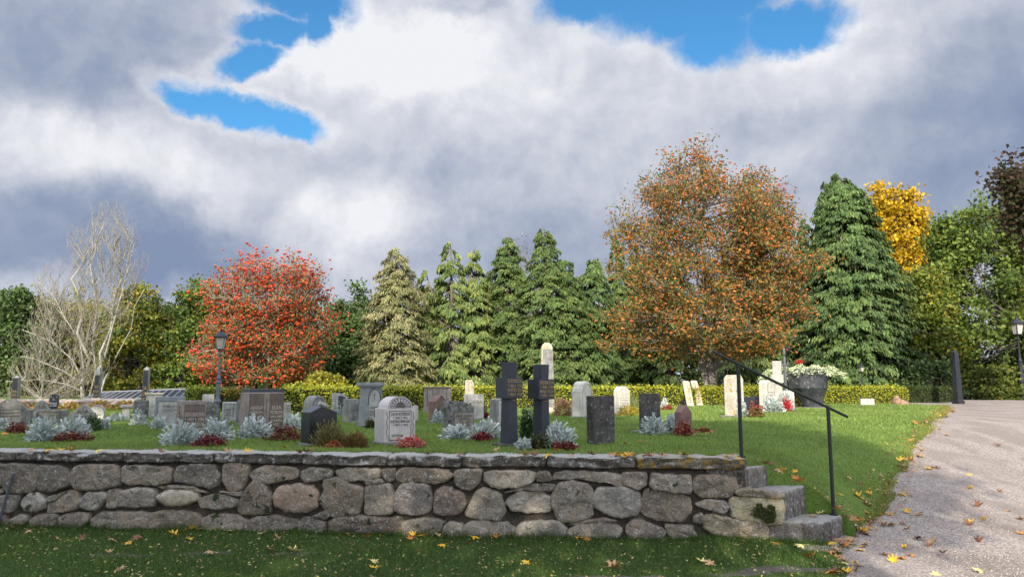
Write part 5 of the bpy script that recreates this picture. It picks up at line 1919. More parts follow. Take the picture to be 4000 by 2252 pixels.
conifer('slender pointed conifer left of the orange rowan', 2415, 43,
        [(1540, 2310, 2530), (1350, 2330, 2520), (1150, 2360, 2500), (1050, 2380, 2460), (980, 2395, 2440), (930, 2410, 2420)], CON_M, 430, 18, (.36, .12), G_CON, 6.0, .75, extra=[[(1500, 2450, 2600), (1200, 2440, 2570), (1040, 2455, 2520), (955, 2480, 2500)]])
conifer('dark conifer half hidden behind the orange rowan', 2620, 42, [(1540, 2480, 2800), (1300, 2500, 2760), (1150, 2530, 2720), (1050, 2570, 2680), (1000, 2600, 2640)], CON, 360, 16, (.5, .15), G_CON, 7.0)
conifer('dark conifer behind the rowan trunk and the two leaning stones', 2880, 41, [(1560, 2700, 3080), (1350, 2730, 3060), (1200, 2760, 3000), (1080, 2830, 2930)], CON, 360, 16, (.5, .15), G_CON, 8.0)
conifer('great dark green weeping conifer left of the yellow tree', 3320, 41,
        [(1560, 3060, 3590), (1450, 3075, 3600), (1250, 3110, 3590), (1100, 3150, 3560), (950, 3195, 3500), (850, 3215, 3460), (760, 3255, 3420), (690, 3305, 3335)], CON_B, 1500, 26, (.46, .14), G_CON, 9.0, 1.2,
        extra=[[(1200, 3330, 3560), (950, 3350, 3480), (820, 3370, 3450), (745, 3400, 3420)], [(1100, 3190, 3330), (900, 3215, 3310), (780, 3240, 3290), (712, 3262, 3275)]], lump=.12)
conifer('green conifer peeping out between the orange rowan and the great conifer', 3180, 43, [(1540, 3080, 3300), (1200, 3100, 3270), (1000, 3125, 3240), (900, 3150, 3215), (848, 3172, 3186)], CON_B, 300, 16, (.44, .14), G_CON, 10.0)
# low boughs and gaps: further conifers standing a little behind
for (px_, rows_, lab) in ((1700, [(1540, 1560, 1840), (1300, 1600, 1800), (1150, 1640, 1740), (1110, 1680, 1700)], 'shorter conifer in the gap between the brownish spruce and the twin-topped conifer'),
                          (1900, [(1540, 1760, 2040), (1300, 1800, 2000), (1150, 1840, 1960), (1080, 1890, 1905)], 'shorter conifer behind the tall monument side of the row'),
                          (2260, [(1540, 2140, 2400), (1350, 2160, 2380), (1200, 2200, 2320), (1130, 2250, 2270)], 'shorter dark conifer between the double-tipped and the grey-green one'),
                          (2500, [(1540, 2360, 2640), (1350, 2380, 2620), (1200, 2420, 2580), (1100, 2490, 2510)], 'shorter conifer under the left boughs of the orange rowan'),
                          (1400, [(1540, 1270, 1540), (1400, 1280, 1520), (1280, 1300, 1480), (1190, 1350, 1440), (1150, 1380, 1410)], 'low dark conifer between red rowan and brownish spruce')):
    conifer(lab, px_, 47, rows_, CON if px_ != 1400 else CON_B, 260, 16, (.5, .16), G_CON, px_ * .01)

conifer('shorter conifer behind the pale cross and the planter', 3070, 47, [(1560, 2920, 3230), (1350, 2950, 3200), (1200, 2990, 3160), (1120, 3040, 3100)], CON_B, 300, 16, (.5, .16), G_CON, 30.7)

# --- broad-leaved trees ----------------------------------------------
G_BR = 'broad-leaved trees at the edge of the graveyard'
leafy_tree('deciduous_tree', 'dark green leafy tree at the far left edge', 20, 50, [(1540, -180, 190), (1400, -190, 200), (1280, -160, 180), (1200, -120, 150), (1150, -60, 110)], GRN_D, 420, 40, (.22, .15), .36, group=G_BR, seed=1.1)
leafy_tree('deciduous_tree', 'yellow-green leafy tree right behind the bare tree', 545, 52, [(1545, 380, 690), (1450, 370, 690), (1330, 380, 680), (1230, 430, 665), (1170, 470, 630), (1138, 520, 590)], GRN_Y, 520, 40, (.20, .14), .34, group=G_BR, seed=2.2)
leafy_tree('deciduous_tree', 'green leafy tree with yellowing patches left of the red rowan', 715, 51, [(1545, 610, 830), (1450, 600, 850), (1330, 610, 850), (1230, 640, 840), (1170, 690, 830), (1130, 730, 800)], [(0.176, 0.224, 0.035), (0.120, 0.192, 0.035), (0.096, 0.152, 0.040), (0.240, 0.240, 0.032, .4)], 460, 40, (.20, .14), .34, group=G_BR, seed=3.3)
leafy_tree('deciduous_tree', 'hazy yellow-brown leafy tree behind the bare tree', 230, 54, [(1545, 40, 420), (1450, 40, 430), (1330, 60, 420), (1240, 110, 380), (1190, 170, 330)], GRN_Y + [(.24, .19, .06, 1.0)], 420, 36, (.22, .15), .38, group=G_BR, seed=4.4)
leafy_tree('deciduous_tree', 'dark green bushy tree between red rowan and thinning spruce', 1345, 46, [(1540, 1230, 1470), (1400, 1240, 1460), (1280, 1260, 1450), (1190, 1290, 1420), (1152, 1320, 1380)], GRN_D, 360, 38, (.18, .13), .32, group=G_BR, seed=5.5)
leafy_tree('deciduous_tree', 'golden yellow maple rising behind the great conifer', 3560, 50, [(1400, 3430, 3640), (1200, 3440, 3640), (1050, 3440, 3640), (950, 3445, 3660), (870, 3450, 3670), (810, 3465, 3630), (775, 3480, 3580)], [(.52, .33, .012), (.66, .43, .015), (.42, .28, .012), (.36, .30, .02, .4)], 900, 44, (.19, .15), .32, group=G_BR, seed=6.6,
           extra_rows=[(1100, 3600, 3690), (1000, 3610, 3720), (940, 3640, 3715), (918, 3670, 3700)])
leafy_tree('deciduous_tree', 'pale orange leafless-looking tree far behind the conifer row', 2045, 62, [(1500, 1900, 2200), (1200, 1960, 2130), (1050, 2010, 2090), (950, 2030, 2060)], [(.34, .24, .16), (.28, .21, .15)], 260, 12, (.14, .08), .4, group=G_BR, seed=7.7, bark=M_TWIG_TAN)
leafy_tree('deciduous_tree', 'large green leafy tree at the right beyond the black obelisk', 3830, 41, [(1560, 3620, 4080), (1450, 3600, 4100), (1300, 3610, 4120), (1150, 3630, 4130), (1050, 3660, 4130), (950, 3700, 4120), (880, 3760, 4080), (850, 3800, 4050)],
           [(0.120, 0.184, 0.032), (0.168, 0.232, 0.040), (0.088, 0.136, 0.029), (0.224, 0.256, 0.048, .4)], 1150, 44, (.17, .12), .32, group=G_BR, seed=8.8, n1=34,
           extra_rows=[(1050, 3690, 3810), (950, 3705, 3800), (880, 3715, 3795), (862, 3740, 3780)])
leafy_tree('deciduous_tree', 'leafy tree with a yellow-green skirt right of the great conifer', 3660, 40, [(1560, 3530, 3790), (1400, 3530, 3780), (1250, 3570, 3740), (1150, 3590, 3720), (1080, 3620, 3690)], [(0.165, 0.210, 0.033), (0.128, 0.180, 0.033), (0.285, 0.255, 0.030, .6)], 420, 40, (.17, .12), .3, group=G_BR, seed=9.9)
leafy_tree('shrub', 'low yellow-green shrub spilling over the path edge at the right', 3885, 38, [(1562, 3800, 4010), (1520, 3800, 4010), (1470, 3830, 4000), (1440, 3870, 3980)], [(.13, .16, .028), (.095, .13, .025), (.19, .19, .03, .4)], 200, 34, (.14, .10), .2, cat='shrub', seed=10.1, trunk_r=.04)
leafy_tree('shrub', 'dark low bush between the great conifer and the black obelisk', 3640, 37.5, [(1562, 3560, 3740), (1510, 3560, 3740), (1450, 3590, 3700), (1425, 3620, 3680)], GRN_D, 150, 34, (.16, .11), .22, cat='shrub', seed=11.1, trunk_r=.04)
leafy_tree('shrub', 'bright yellow leafy shrub behind the hedge between rowan and spruce', 1255, 30, [(1565, 1180, 1345), (1530, 1175, 1350), (1495, 1200, 1330), (1474, 1230, 1300)], [(.38, .32, .02), (.28, .27, .022), (.20, .20, .03)], 170, 34, (.12, .085), .15, cat='shrub', seed=12.1, trunk_r=.03, bark=M_TWIG_TAN)
for (px_, D_, w_, top_, cols_, lab) in ((120, 58, 240, 1235, GRN_D, 'dark filler-green tree behind the left end of the stone wall ruin'),
                              (420, 60, 260, 1230, GRN_D, 'dark green tree in the second row behind the bare tree'),
                              (900, 58, 260, 1200, GRN_D, 'dark green tree behind the left half of the red rowan'),
                              (1130, 58, 260, 1200, GRN_D, 'dark green tree behind the right half of the red rowan'),
                              (3480, 56, 260, 1100, GRN_D, 'dark green tree behind the foot of the yellow maple'),
                              (4120, 50, 330, 950, GRN_D, 'dark green tree beyond the lamp at the right edge')):
    lab = lab.replace('filler-green', 'green')
    leafy_tree('deciduous_tree', lab, px_, D_, [(1540, px_ - w_ / 2, px_ + w_ / 2), (1400, px_ - w_ / 2, px_ + w_ / 2), (lerp(1400, top_, .6), px_ - w_ * .4, px_ + w_ * .4), (top_, px_ - w_ * .12, px_ + w_ * .12)], cols_, 260, 34, (.30, .20), .45, group=G_BR, seed=px_ * .013, n1=16)

# --- rowans with berries ----------------------------------------------


def berries(tips, k, spread, size, colors, g, hang=.08):
    c = clusters(tips, k, spread, .7)
    c[:, 2] -= hang
    n = len(c)
    s = rng.uniform(.7, 1.3, n) * size
    # each cluster: a flattened octahedral bunch with slight scatter
    o = np.array([[1, 0, 0], [0, 1, 0], [-1, 0, 0], [0, -1, 0]], float)
    top, bot = np.array([0, 0, .55]), np.array([0, 0, -.75])
    rot = rng.uniform(0, np.pi, n)
    cs, sn = np.cos(rot), np.sin(rot)
    P_ = []
    for q in range(4):
        x, y = o[q][0], o[q][1]
        P_.append(np.stack([x * cs - y * sn, x * sn + y * cs, rng.uniform(-.2, .2, n)], axis=1) * s[:, None] + c)
    tp, bt = c + top * s[:, None], c + bot * s[:, None]
    T_ = []
    for q in range(4):
        a, b = P_[q], P_[(q + 1) % 4]
        T_.append(np.stack([a, b, tp], axis=1))
        T_.append(np.stack([b, a, bt], axis=1))
    C = pick(colors, n, .15)
    np_mesh('berries', np.concatenate(T_), 3, BERRY, g, np.concatenate([C] * 8))


def rowan(label, px, D, envs_rows, berry_c, leaf_c, n_tips, nb, nl, trunks, bark, tr=.13, bsize=.085, leafsize=(.15, .06), group='rowan trees with berries', top_bare=None, n1=34, lump=.3):
    d = px_ray(px, 1500)
    x = d.x / d.y * D
    P = Vector((x, D, H(x, D)))
    g = empty('rowan_tree', P, 0, label, 'rowan tree', group)
    envs = [Env(P, r, .85, lump, 2.0 + i) for i, r in enumerate(envs_rows)]
    m_ = mpp(P)
    tl = []
    for tp in trunks:
        tl.append(np.array([[(q[0] - px) * m_, (q[2] if len(q) > 2 else 0), z_at(P, q[1]) - P.z] for q in tp]))
        tl[-1][0][2] = -.1
    big, small, tips = skeleton(envs, tl, n1, int(n_tips * .4), n_tips, tr, P, twig_r=.013, limb_sag=.06)
    hz_ = (tips[:, 2] - tips[:, 2].min()) / (tips[:, 2].max() - tips[:, 2].min())
    tips = tips[rng.random(len(tips)) > np.clip((hz_ - .55) * 1.1, 0, .55)]
    tips = tips[clumpy(tips, 1.6, -.65 if tr < .15 else -.55, px * .01)]
    # bare shoots standing out of the top
    tp_ = tips[(tips[:, 2] > np.quantile(tips[:, 2], .72))]
    ex = []
    for t in tp_:
        d_ = rng.normal(size=3) * .18 + np.array([t[0] * .03, 0, .45])
        ex.append((np.stack([t, t + d_ * .5, t + d_]), .010, .005))
    tubes_np(small + ex, 'branches', M_TWIG_PALE if tr < .15 else M_TWIG_TAN, g, 3)
    tips = np.concatenate([tips, np.array([e[0][2] for e in ex])[::3]])
    tubes_np(big, 'trunk', bark, g, 8)
    # fewer leaves towards the top, as in autumn
    zr = (tips[:, 2] - tips[:, 2].min()) / (tips[:, 2].max() - tips[:, 2].min())
    keep = rng.random(len(tips)) > np.clip((zr - .55) * (top_bare or 1.2), 0, .93)
    lt = tips[keep]
    c = clusters(lt, nl, .26, .7)
    n = len(c)
    V = leaf_quads(c, rng.uniform(.7, 1.4, n) * leafsize[0], rng.uniform(.7, 1.3, n) * leafsize[1], up=.05, droop=.9)
    C = np.repeat(pick(leaf_c, len(lt), .14), nl, axis=0) * (1 + .2 * rng.normal(size=(n, 1)))
    sw = rng.random(n) < .35
    C[sw] = pick(leaf_c, int(sw.sum()), .15)
    np_mesh('crown', V, 4, LEAF, g, np.clip(C, .004, 1))
    berries(tips, nb, .26, bsize, berry_c, g)
    return g


rowan('red rowan full of scarlet berries behind the lantern lamp', 1042, 36,
      [[(1485, 820, 1180), (1440, 785, 1250), (1350, 775, 1270), (1250, 785, 1265), (1160, 805, 1260), (1110, 840, 1240), (1060, 850, 1225), (1035, 910, 1185), (1005, 985, 1115)]],
      [(.58, .065, .025), (.68, .095, .03), (.42, .045, .025), (.74, .15, .045, .4)], [(.20, .13, .045), (.19, .18, .055), (.26, .11, .04), (.15, .16, .05)], 1700, 3, 18,
      [[(1042, 1560), (1040, 1500), (1048, 1430), (1040, 1350), (1050, 1250)], [(1072, 1560), (1070, 1500), (1078, 1420), (1100, 1330), (1130, 1250)], [(1046, 1520), (1030, 1450), (985, 1380), (940, 1300)]], M_BARK_PALE, .10, .085, top_bare=2.6)
rowan('tall orange-berried rowan towering over the right gravestones', 2790, 31,
      [[(1390, 2660, 2900), (1360, 2470, 3040), (1310, 2375, 3120), (1250, 2380, 3140), (1150, 2410, 3140), (1050, 2440, 3130), (950, 2450, 3110), (850, 2470, 3080), (780, 2490, 3020), (700, 2560, 2900), (640, 2640, 2820), (590, 2700, 2780)],
       [(1100, 2900, 3140), (950, 2900, 3130), (850, 2910, 3125), (780, 2920, 3100), (720, 2940, 3070), (665, 2970, 3030)]],
      [(.62, .19, .045), (.70, .25, .06), (.50, .13, .035), (.45, .16, .05)], [(.20, .17, .040), (.13, .16, .040), (.28, .17, .04), (.36, .16, .04, .5), (.09, .12, .03)], 2300, 3, 24,
      [[(2792, 1585), (2783, 1500), (2772, 1400), (2775, 1300), (2780, 1150), (2760, 950), (2740, 760)], [(2774, 1340), (2820, 1260), (2920, 1130), (2970, 950), (2995, 800)], [(2775, 1300), (2710, 1240), (2620, 1140), (2560, 1000)]], M_BARK, .19, .065, top_bare=1.5, n1=55)

# --- the bare pale tree at the left ------------------------------------
D_ = 45.0
px_ = 360
x = px_ray(px_, 1500).x / px_ray(px_, 1500).y * D_
P = Vector((x, D_, H(x, D_)))
bt = empty('bare_tree', P, 0, 'tall leafless pale-barked tree with several stems at the left', 'tree')
m_ = mpp(P)
env = [Env(P, [(1250, 240, 500), (1150, 200, 520), (1050, 190, 525), (950, 220, 510), (880, 250, 500), (830, 280, 440), (812, 320, 400)], .6, .25, 3.1),
       Env(P, [(1560, 20, 400), (1480, 10, 420), (1350, 40, 420), (1250, 90, 400), (1180, 150, 380)], .6, .25, 4.1),
       Env(P, [(1250, 110, 260), (1150, 95, 220), (1080, 95, 180), (1050, 110, 150)], .6, .25, 5.1)]
stems = [[(330, 1570), (328, 1500), (322, 1400), (312, 1300), (308, 1200), (300, 1100), (318, 980), (300, 850)], [(385, 1570), (392, 1480), (395, 1380), (398, 1280), (405, 1150), (420, 1000), (410, 860)],
         [(390, 1560), (410, 1480), (440, 1380), (480, 1280), (520, 1200), (548, 1130)], [(325, 1450), (290, 1330), (240, 1230), (190, 1160), (130, 1100)], [(350, 1560), (368, 1450), (362, 1330), (350, 1200), (360, 1050), (350, 920)],
         [(400, 1400), (440, 1250), (455, 1100), (480, 950)], [(320, 1480), (270, 1400), (190, 1330), (100, 1290)], [(330, 1530), (250, 1500), (150, 1480), (60, 1490)], [(325, 1500), (240, 1450), (140, 1400), (60, 1390)]]
tl = [np.array([[(q[0] - px_) * m_, rng.uniform(-.3, .3) * i, z_at(P, q[1]) - P.z] for i, q in enumerate(s_)]) for s_ in stems]
big, small, tips = skeleton(env, tl, 60, 340, 950, .15, P, twig_r=.010, limb_sag=-.08, drop=.9, lo3=.25)
big = [(c, r * (.9 if k < 2 else .45 if k < len(tl) else .55), r1 * .6) for k, (c, r, r1) in enumerate(big)]
tubes_np(big, 'trunk', M_BARK_PALE, bt, 7)
tubes_np(small, 'branches', M_TWIG_PALE, bt, 3)
# fine end twigs
fine = []
for t in tips:
    for q in range(2):
        d_ = rng.normal(size=3) * .16
        d_[2] = abs(d_[2]) + .38
        fine.append((np.stack([t, t + d_ * .5 + rng.normal(size=3) * .04, t + d_]), .008, .004))
tubes_np(fine, 'twigs', M_TWIG_PALE, bt, 3)
low = tips[tips[:, 2] < 6.5]
c = clusters(low, 3, .3)
n = len(c)
np_mesh('last_leaves', leaf_quads(c, rng.uniform(.7, 1.3, n) * .12, rng.uniform(.7, 1.3, n) * .08), 4, LEAF, bt, pick([(.38, .33, .15), (.32, .30, .12), (.28, .2, .06)], n))

# --- tall trees outside the picture on the right that shade the wall and near lawn ----
def shade_tree(x, y, rad, z0, z1, label, tips_n=260, per=26, name='maple_tree'):
    P = Vector((x, y, 0.0))
    g = empty(name, P, 0, label, 'tree', 'maples outside the picture')
    zz_ = np.array([z0, z0 + (z1 - z0) * .25, z0 + (z1 - z0) * .6, z1])
    class E2(Env):
        def __init__(s_):
            s_.P, s_.depth, s_.lump, s_.seed = P, 1.0, .15, x
            s_.z, s_.xl, s_.xr = zz_, -np.array([.75, 1, .9, .25]) * rad, np.array([.75, 1, .9, .25]) * rad
            s_.zlo, s_.zhi, s_.area = z0, z1, 1.0
    e = E2()
    tr = np.array([[0, 0, -.2], [.1, 0, z0 * .5], [0, .1, z0], [0, 0, lerp(z0, z1, .6)]])
    big, small, tips = skeleton([e], [tr], 18, int(tips_n * .35), tips_n, .28, P)
    tubes_np(big, 'trunk', M_BARK, g, 7)
    tubes_np(small, 'branches', M_BARK_DARK, g, 3)
    c = clusters(tips, per, .42)
    n = len(c)
    np_mesh('crown', leaf_quads(c, rng.uniform(.7, 1.3, n) * .24, rng.uniform(.7, 1.3, n) * .19), 4, LEAF, g, pick([(.08, .09, .02), (.12, .10, .02), (.22, .15, .02), (.06, .075, .02)], n))
    return g


SHADE = [(1.0, -7.0, 2.2, 8.8, 12.6), (-2.6, -7.0, 3.2, 7.7, 14.8), (-7.6, -7.5, 3.4, 7.3, 18.0), (-13.2, -8.0, 3.7, 7.0, 19.5), (-19.4, -8.0, 4.1, 5.2, 20.5), (-24.5, -8.0, 4.2, 5.5, 20.0), (-8.5, -13.0, 3.4, 9.0, 19.0)]
for i, (x_, y_, rad, z0, z1) in enumerate(SHADE):
    shade_tree(x_, y_, rad, z0, z1, 'tall maple standing behind the viewpoint and shading the near lawn', 300, 30)
leafy_tree('deciduous_tree', 'dark reddish-leaved boughs of a big tree reaching in at the right edge', 4335, 27, [(960, 4225, 4375), (900, 4065, 4435), (840, 4025, 4435), (760, 4000, 4425), (700, 4020, 4405), (675, 4065, 4335)], [(.06, .045, .025), (.05, .06, .02), (.09, .05, .03)], 420, 26, (.15, .10), .3, group=G_BR, seed=13.3, bark=M_BARK_DARK)

# ================================================================== hedges, panels, far wall
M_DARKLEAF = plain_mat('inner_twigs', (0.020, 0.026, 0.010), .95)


def hedge(label, pts, top_rows, colors, thick=.55, leaf=.075, dens=900, cat='hedge'):
    """pts: ground points along the hedge front; top_rows: picture rows of the top edge"""
    P0 = pts[0]
    g = empty('hedge', P0, 0, label, cat)
    V, F = [], []
    quads, cols = [], []
    tops = [z_at(p, r) for p, r in zip(pts, top_rows)]
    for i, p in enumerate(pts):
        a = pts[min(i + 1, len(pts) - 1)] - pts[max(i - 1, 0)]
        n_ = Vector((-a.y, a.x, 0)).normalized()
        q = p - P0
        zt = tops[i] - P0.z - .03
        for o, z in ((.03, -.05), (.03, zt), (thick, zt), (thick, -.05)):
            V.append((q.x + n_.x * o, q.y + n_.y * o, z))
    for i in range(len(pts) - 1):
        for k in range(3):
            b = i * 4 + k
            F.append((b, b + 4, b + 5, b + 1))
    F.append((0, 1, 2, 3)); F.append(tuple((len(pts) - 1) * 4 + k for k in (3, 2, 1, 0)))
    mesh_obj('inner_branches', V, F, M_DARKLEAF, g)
    for i in range(len(pts) - 1):
        a, b = pts[i] - P0, pts[i + 1] - P0
        L = (b - a).length
        hgt = (tops[i] + tops[i + 1]) / 2 - P0.z
        d_ = (b - a).normalized()
        n_ = Vector((-d_.y, d_.x, 0))
        m = int(L * (hgt + thick) * dens)
        u = rng.random(m)
        s_ = rng.random(m) * (hgt + thick)
        front = s_ < hgt
        zt = lerp(tops[i], tops[i + 1], u) - P0.z
        z = np.where(front, s_ / hgt * zt, zt + np.abs(rng.normal(size=m)) ** 2 * .022 + .015 * np.sin(u * L * 5))
        o = np.where(front, rng.normal(size=m) * .035 + .03 * np.sin(u * L * 2.3 + z * 5), s_ - hgt)
        c = np.stack([a.x + (b.x - a.x) * u + n_.x * o, a.y + (b.y - a.y) * u + n_.y * o, z], axis=1)
        quads.append(leaf_quads(c, rng.uniform(.7, 1.3, m) * leaf, rng.uniform(.7, 1.3, m) * leaf * .7, up=.25))
        cols.append(pick(colors, m, .18))
    np_mesh('foliage', np.concatenate(quads), 4, LEAF, g, np.clip(np.concatenate(cols), .003, 1))
    return g


def line(ps, n):
    out = []
    for i in range(n):
        t = i / (n - 1) * (len(ps) - 1)
        k = min(int(t), len(ps) - 2)
        out.append(ps[k].lerp(ps[k + 1], t - k))
    for p in out: p.z = H(p.x, p.y)
    return out


HY = [(.36, .38, .035), (.45, .46, .045), (.26, .31, .032), (.52, .48, .05, .5)]
hA, hB, hC, hD, hE = gp(1110, 1616), gp(1950, 1594), gp(2780, 1583), gp(3548, 1572), gp(3745, 1570)
pts = line([hA, hB, hC, hD], 30)
hedge('long low clipped yellow-green hedge behind the gravestones', pts, [lerp(1516, 1513, i / 29) for i in range(30)], HY)
pts = line([hD + Vector((.08, .03, 0)), hE], 5)
hedge('short clipped hedge with shade painted into its leaves, ending at the black obelisk', pts, [1513, 1514, 1515, 1516, 1517], [(.07, .10, .02), (.05, .08, .018)])  # shade over this end of the hedge is put into the leaf colours
pts = line([gp(716, 1604), gp(860, 1606)], 6)
hedge('bright green clipped hedge before the solar panels, left of the lamp', pts, [1522, 1519, 1520, 1521, 1522, 1523], [(.25, .30, .028), (.32, .36, .035), (.17, .23, .025)], dens=1000)
pts = line([gp(866, 1606), gp(1000, 1610), gp(1104, 1614)], 9)
hedge('green hedge flushed with orange leaves right of the lamp', pts, [1527, 1527, 1530, 1532, 1540, 1540, 1535, 1530, 1524], [(.17, .19, .025), (.26, .19, .03), (.12, .16, .02), (.34, .19, .03, .6)], dens=1000)

# solar panels on a low rack, far left
g = empty('solar_panels', Vector((-21.97, 38, T)), 0, 'long tilted row of dark blue solar panels beyond the left hedge', 'solar panels')
O_ = Vector((-21.97, 38, T))
B0, B1 = Vector((-21.97, 38, z_at((0, 38), 1562))), Vector(((1000 - 2000) / F_PX * 33, 33, z_at((0, 33), 1545)))
T0, T1 = Vector(((400 - 2000) / F_PX * 40, 40, z_at((0, 40), 1531))), Vector(((1004 - 2000) / F_PX * 35, 35, z_at((0, 35), 1508)))
M_PV = plain_mat('solar_cell_glass', (.012, .016, .045), .18, 0, .2, 4)
M_ALU = plain_mat('aluminium_frame', (.42, .43, .45), .4, .6)
N_ = 23
fr = []
for i in range(N_):
    a, b = i / N_ + .0025, (i + 1) / N_ - .0025
    q = [B0.lerp(B1, a), B0.lerp(B1, b), T0.lerp(T1, b), T0.lerp(T1, a)]
    q = [x - O_ for x in q]
    nrm = (q[1] - q[0]).cross(q[3] - q[0]).normalized()
    V = [x for x in q] + [x - nrm * .04 for x in q]
    mesh_obj('panel', V, [(0, 1, 2, 3), (7, 6, 5, 4), (0, 4, 5, 1), (1, 5, 6, 2), (2, 6, 7, 3), (3, 7, 4, 0)], M_PV, g)
for i in range(N_ + 1):
    a = i / N_
    fr.append(tube([B0.lerp(B1, a) - O_, T0.lerp(T1, a) - O_], .03, 4))
fr.append(tube([B0 - O_, B1 - O_], .03, 4)); fr.append(tube([T0 - O_, T1 - O_], .035, 4))
for i in range(0, N_ + 1, 4):
    a = i / N_
    for e0, e1 in ((B0, B1), (T0, T1)):
        p = e0.lerp(e1, a) - O_
        fr.append(tube([Vector((p.x, p.y, -.1)), p - Vector((0, 0, .02))], .03, 4))
v, f = merged(fr)
mesh_obj('rack', v, f, M_ALU, g)

# low wall of pale pinkish stones at the far left
W0, W1 = gp(-140, 1598), gp(520, 1596)
g = empty('rubble_wall', W0, 0, 'low far wall of pale pinkish stones below the bare tree and solar panels', 'wall')
V, F, C = [], [], []
d_ = (W1 - W0)
Lw = d_.length
d_.normalize()
nn_ = Vector((-d_.y, d_.x, 0))
for q in range(560):
    s_, z = random.uniform(0, Lw), random.uniform(.0, .27)
    o = random.uniform(-.04, .04) + z * .1
    r = random.uniform(.07, .15)
    b = len(V)
    cc = d_ * s_ + nn_ * o
    for j in range(5):
        ph = -math.pi / 2 + math.pi * j / 4
        for i in range(7):
            th_ = 2 * math.pi * i / 7
            k = 1 + .25 * (hsh(q, i, j) - .5)
            V.append((cc.x + r * 1.3 * k * math.cos(ph) * math.cos(th_), cc.y + r * k * math.cos(ph) * math.sin(th_), z + r * .7 * k * math.sin(ph)))
            C.append(0)
    t_ = random.choice([(.42, .33, .27), (.50, .41, .34), (.34, .26, .21), (.46, .39, .32)])
    for i in range(35): C[b + i] = (*t_, 1)
    for j in range(4):
        for i in range(7):
            F.append((b + j * 7 + i, b + j * 7 + (i + 1) % 7, b + (j + 1) * 7 + (i + 1) % 7, b + (j + 1) * 7 + i))
mesh_obj('stonework', V, F, stone_mat('pinkish_rubble', (.9, .9, .9), (1.05, 1.02, 1), speck=.3, bump=.6, use_attr=True), g, smooth=True, colors=C)
v, f = box(0, Lw, .05, .5, -.1, .24)
mesh_obj('core', [(d_.x * x + nn_.x * y, d_.y * x + nn_.y * y, z) for x, y, z in v], f, MS['tan'], g)
# autumn creeper in front of that wall
c0 = gp(-100, 1604)
n = 5200
u = rng.random(n)
c = np.stack([np.interp(u, [0, 1], [W0.x, W1.x]) - c0.x + rng.normal(size=n) * .1, np.interp(u, [0, 1], [W0.y, W1.y]) - c0.y - .12 - rng.random(n) * 1.1, np.zeros(n)], axis=1)
c[:, 2] = np.clip(.26 - (-c[:, 1] + (W0.y - c0.y)) * .30,   .02, .26) * (.75 + .35 * np.sin(u * 40)) * rng.random(n)
o = np_mesh('creeper', leaf_quads(c, rng.uniform(.6, 1.3, n) * .13, rng.uniform(.6, 1.3, n) * .10), 4, LEAF, None, pick([(.42, .30, .05), (.36, .17, .06), (.28, .28, .04), (.45, .22, .12), (.20, .26, .04)], n))
o.location = c0
tag(o, kind='stuff', label='orange and yellow autumn creeper below the far pinkish stone wall', cat='creeper')

# ================================================================== grave plants


def clump_frame(x0, x1, top, base):
    P = gp((x0 + x1) / 2, base)
    Rr = (x1 - x0) / 2 * mpp(P)
    P = P + Vector((P.x, P.y, 0)).normalized() * Rr * .8
    P.z = H(P.x, P.y)
    return P, Rr, max(.06, z_at(P, top) - P.z)


def dome(n, Rr, h, lo=.55, seed=0.0):
    phi = rng.uniform(0, 2 * np.pi, n)
    ct = rng.uniform(0.0, 1, n)
    el_ = np.arcsin(ct)
    rho = rng.uniform(lo, 1.0, n) * (1 + .14 * np.sin(phi * 3 + seed) + .10 * np.sin(phi * 7 + seed))
    return np.stack([np.cos(phi) * np.cos(el_) * Rr * rho, np.sin(phi) * np.cos(el_) * Rr * rho, np.abs(np.sin(el_)) * h * rho + .01], axis=1)


SILV = [(.54, .59, .57), (.68, .71, .68), (.43, .49, .46), (.33, .41, .37, .6)]


def silver(label, x0, x1, top, base, name='silver_ragwort', group='silver-leaved plants on the graves', n=None):
    P, Rr, h = clump_frame(x0, x1, top, base)
    Rr *= 1.0
    n = n or int(min(1300, 260 + 6500 * Rr * Rr + 500 * h))
    tips = dome(n, Rr, h * 1.04, .5, P.x * 3)
    ax = unit(unit(tips * np.array([1, 1, .8])) + rnd_dirs(n) * .55 + np.array([0, 0, .35]))
    Lf = rng.uniform(.055, .105, n) * (1 + .6 * max(0, Rr - .2))
    side = unit(np.cross(ax, rnd_dirs(n)))
    droop = np.array([0, 0, -1.0])
    Q = []
    cl = []
    base_c = pick(SILV, n, .10)
    for t, lw, ang in ((0.0, .9, 0), (.22, .9, 0), (.45, .9, 0), (.68, .9, 0), (.92, 1.1, 0), (.25, .75, 1), (.25, .75, -1), (.5, .85, 1), (.5, .85, -1), (.75, .8, 1), (.75, .8, -1), (.95, .6, 1), (.95, .6, -1)):
        c = tips - ax * (Lf * (1 - t))[:, None] + droop * (t ** 2 * .018)
        if ang == 0:
            a = unit(ax + droop * (.5 * t))
            Q.append(rhombi(c, a, side, Lf * .38, Lf * .13 * lw + .004))
        else:
            a = unit(ax * .75 + side * ang * .9 + droop * .25 * t)
            b = unit(np.cross(a, np.cross(ax, side)))
            Q.append(rhombi(c + a * (Lf * .14 * lw)[:, None], a, b, Lf * .36 * lw, Lf * .14))
        cl.append(base_c)
    o = np_mesh(name, np.concatenate(Q), 4, SILVER, None, np.clip(np.concatenate(cl), 0, .9))
    o.location = P
    tag(o, label, 'silver plant', group)
    return o


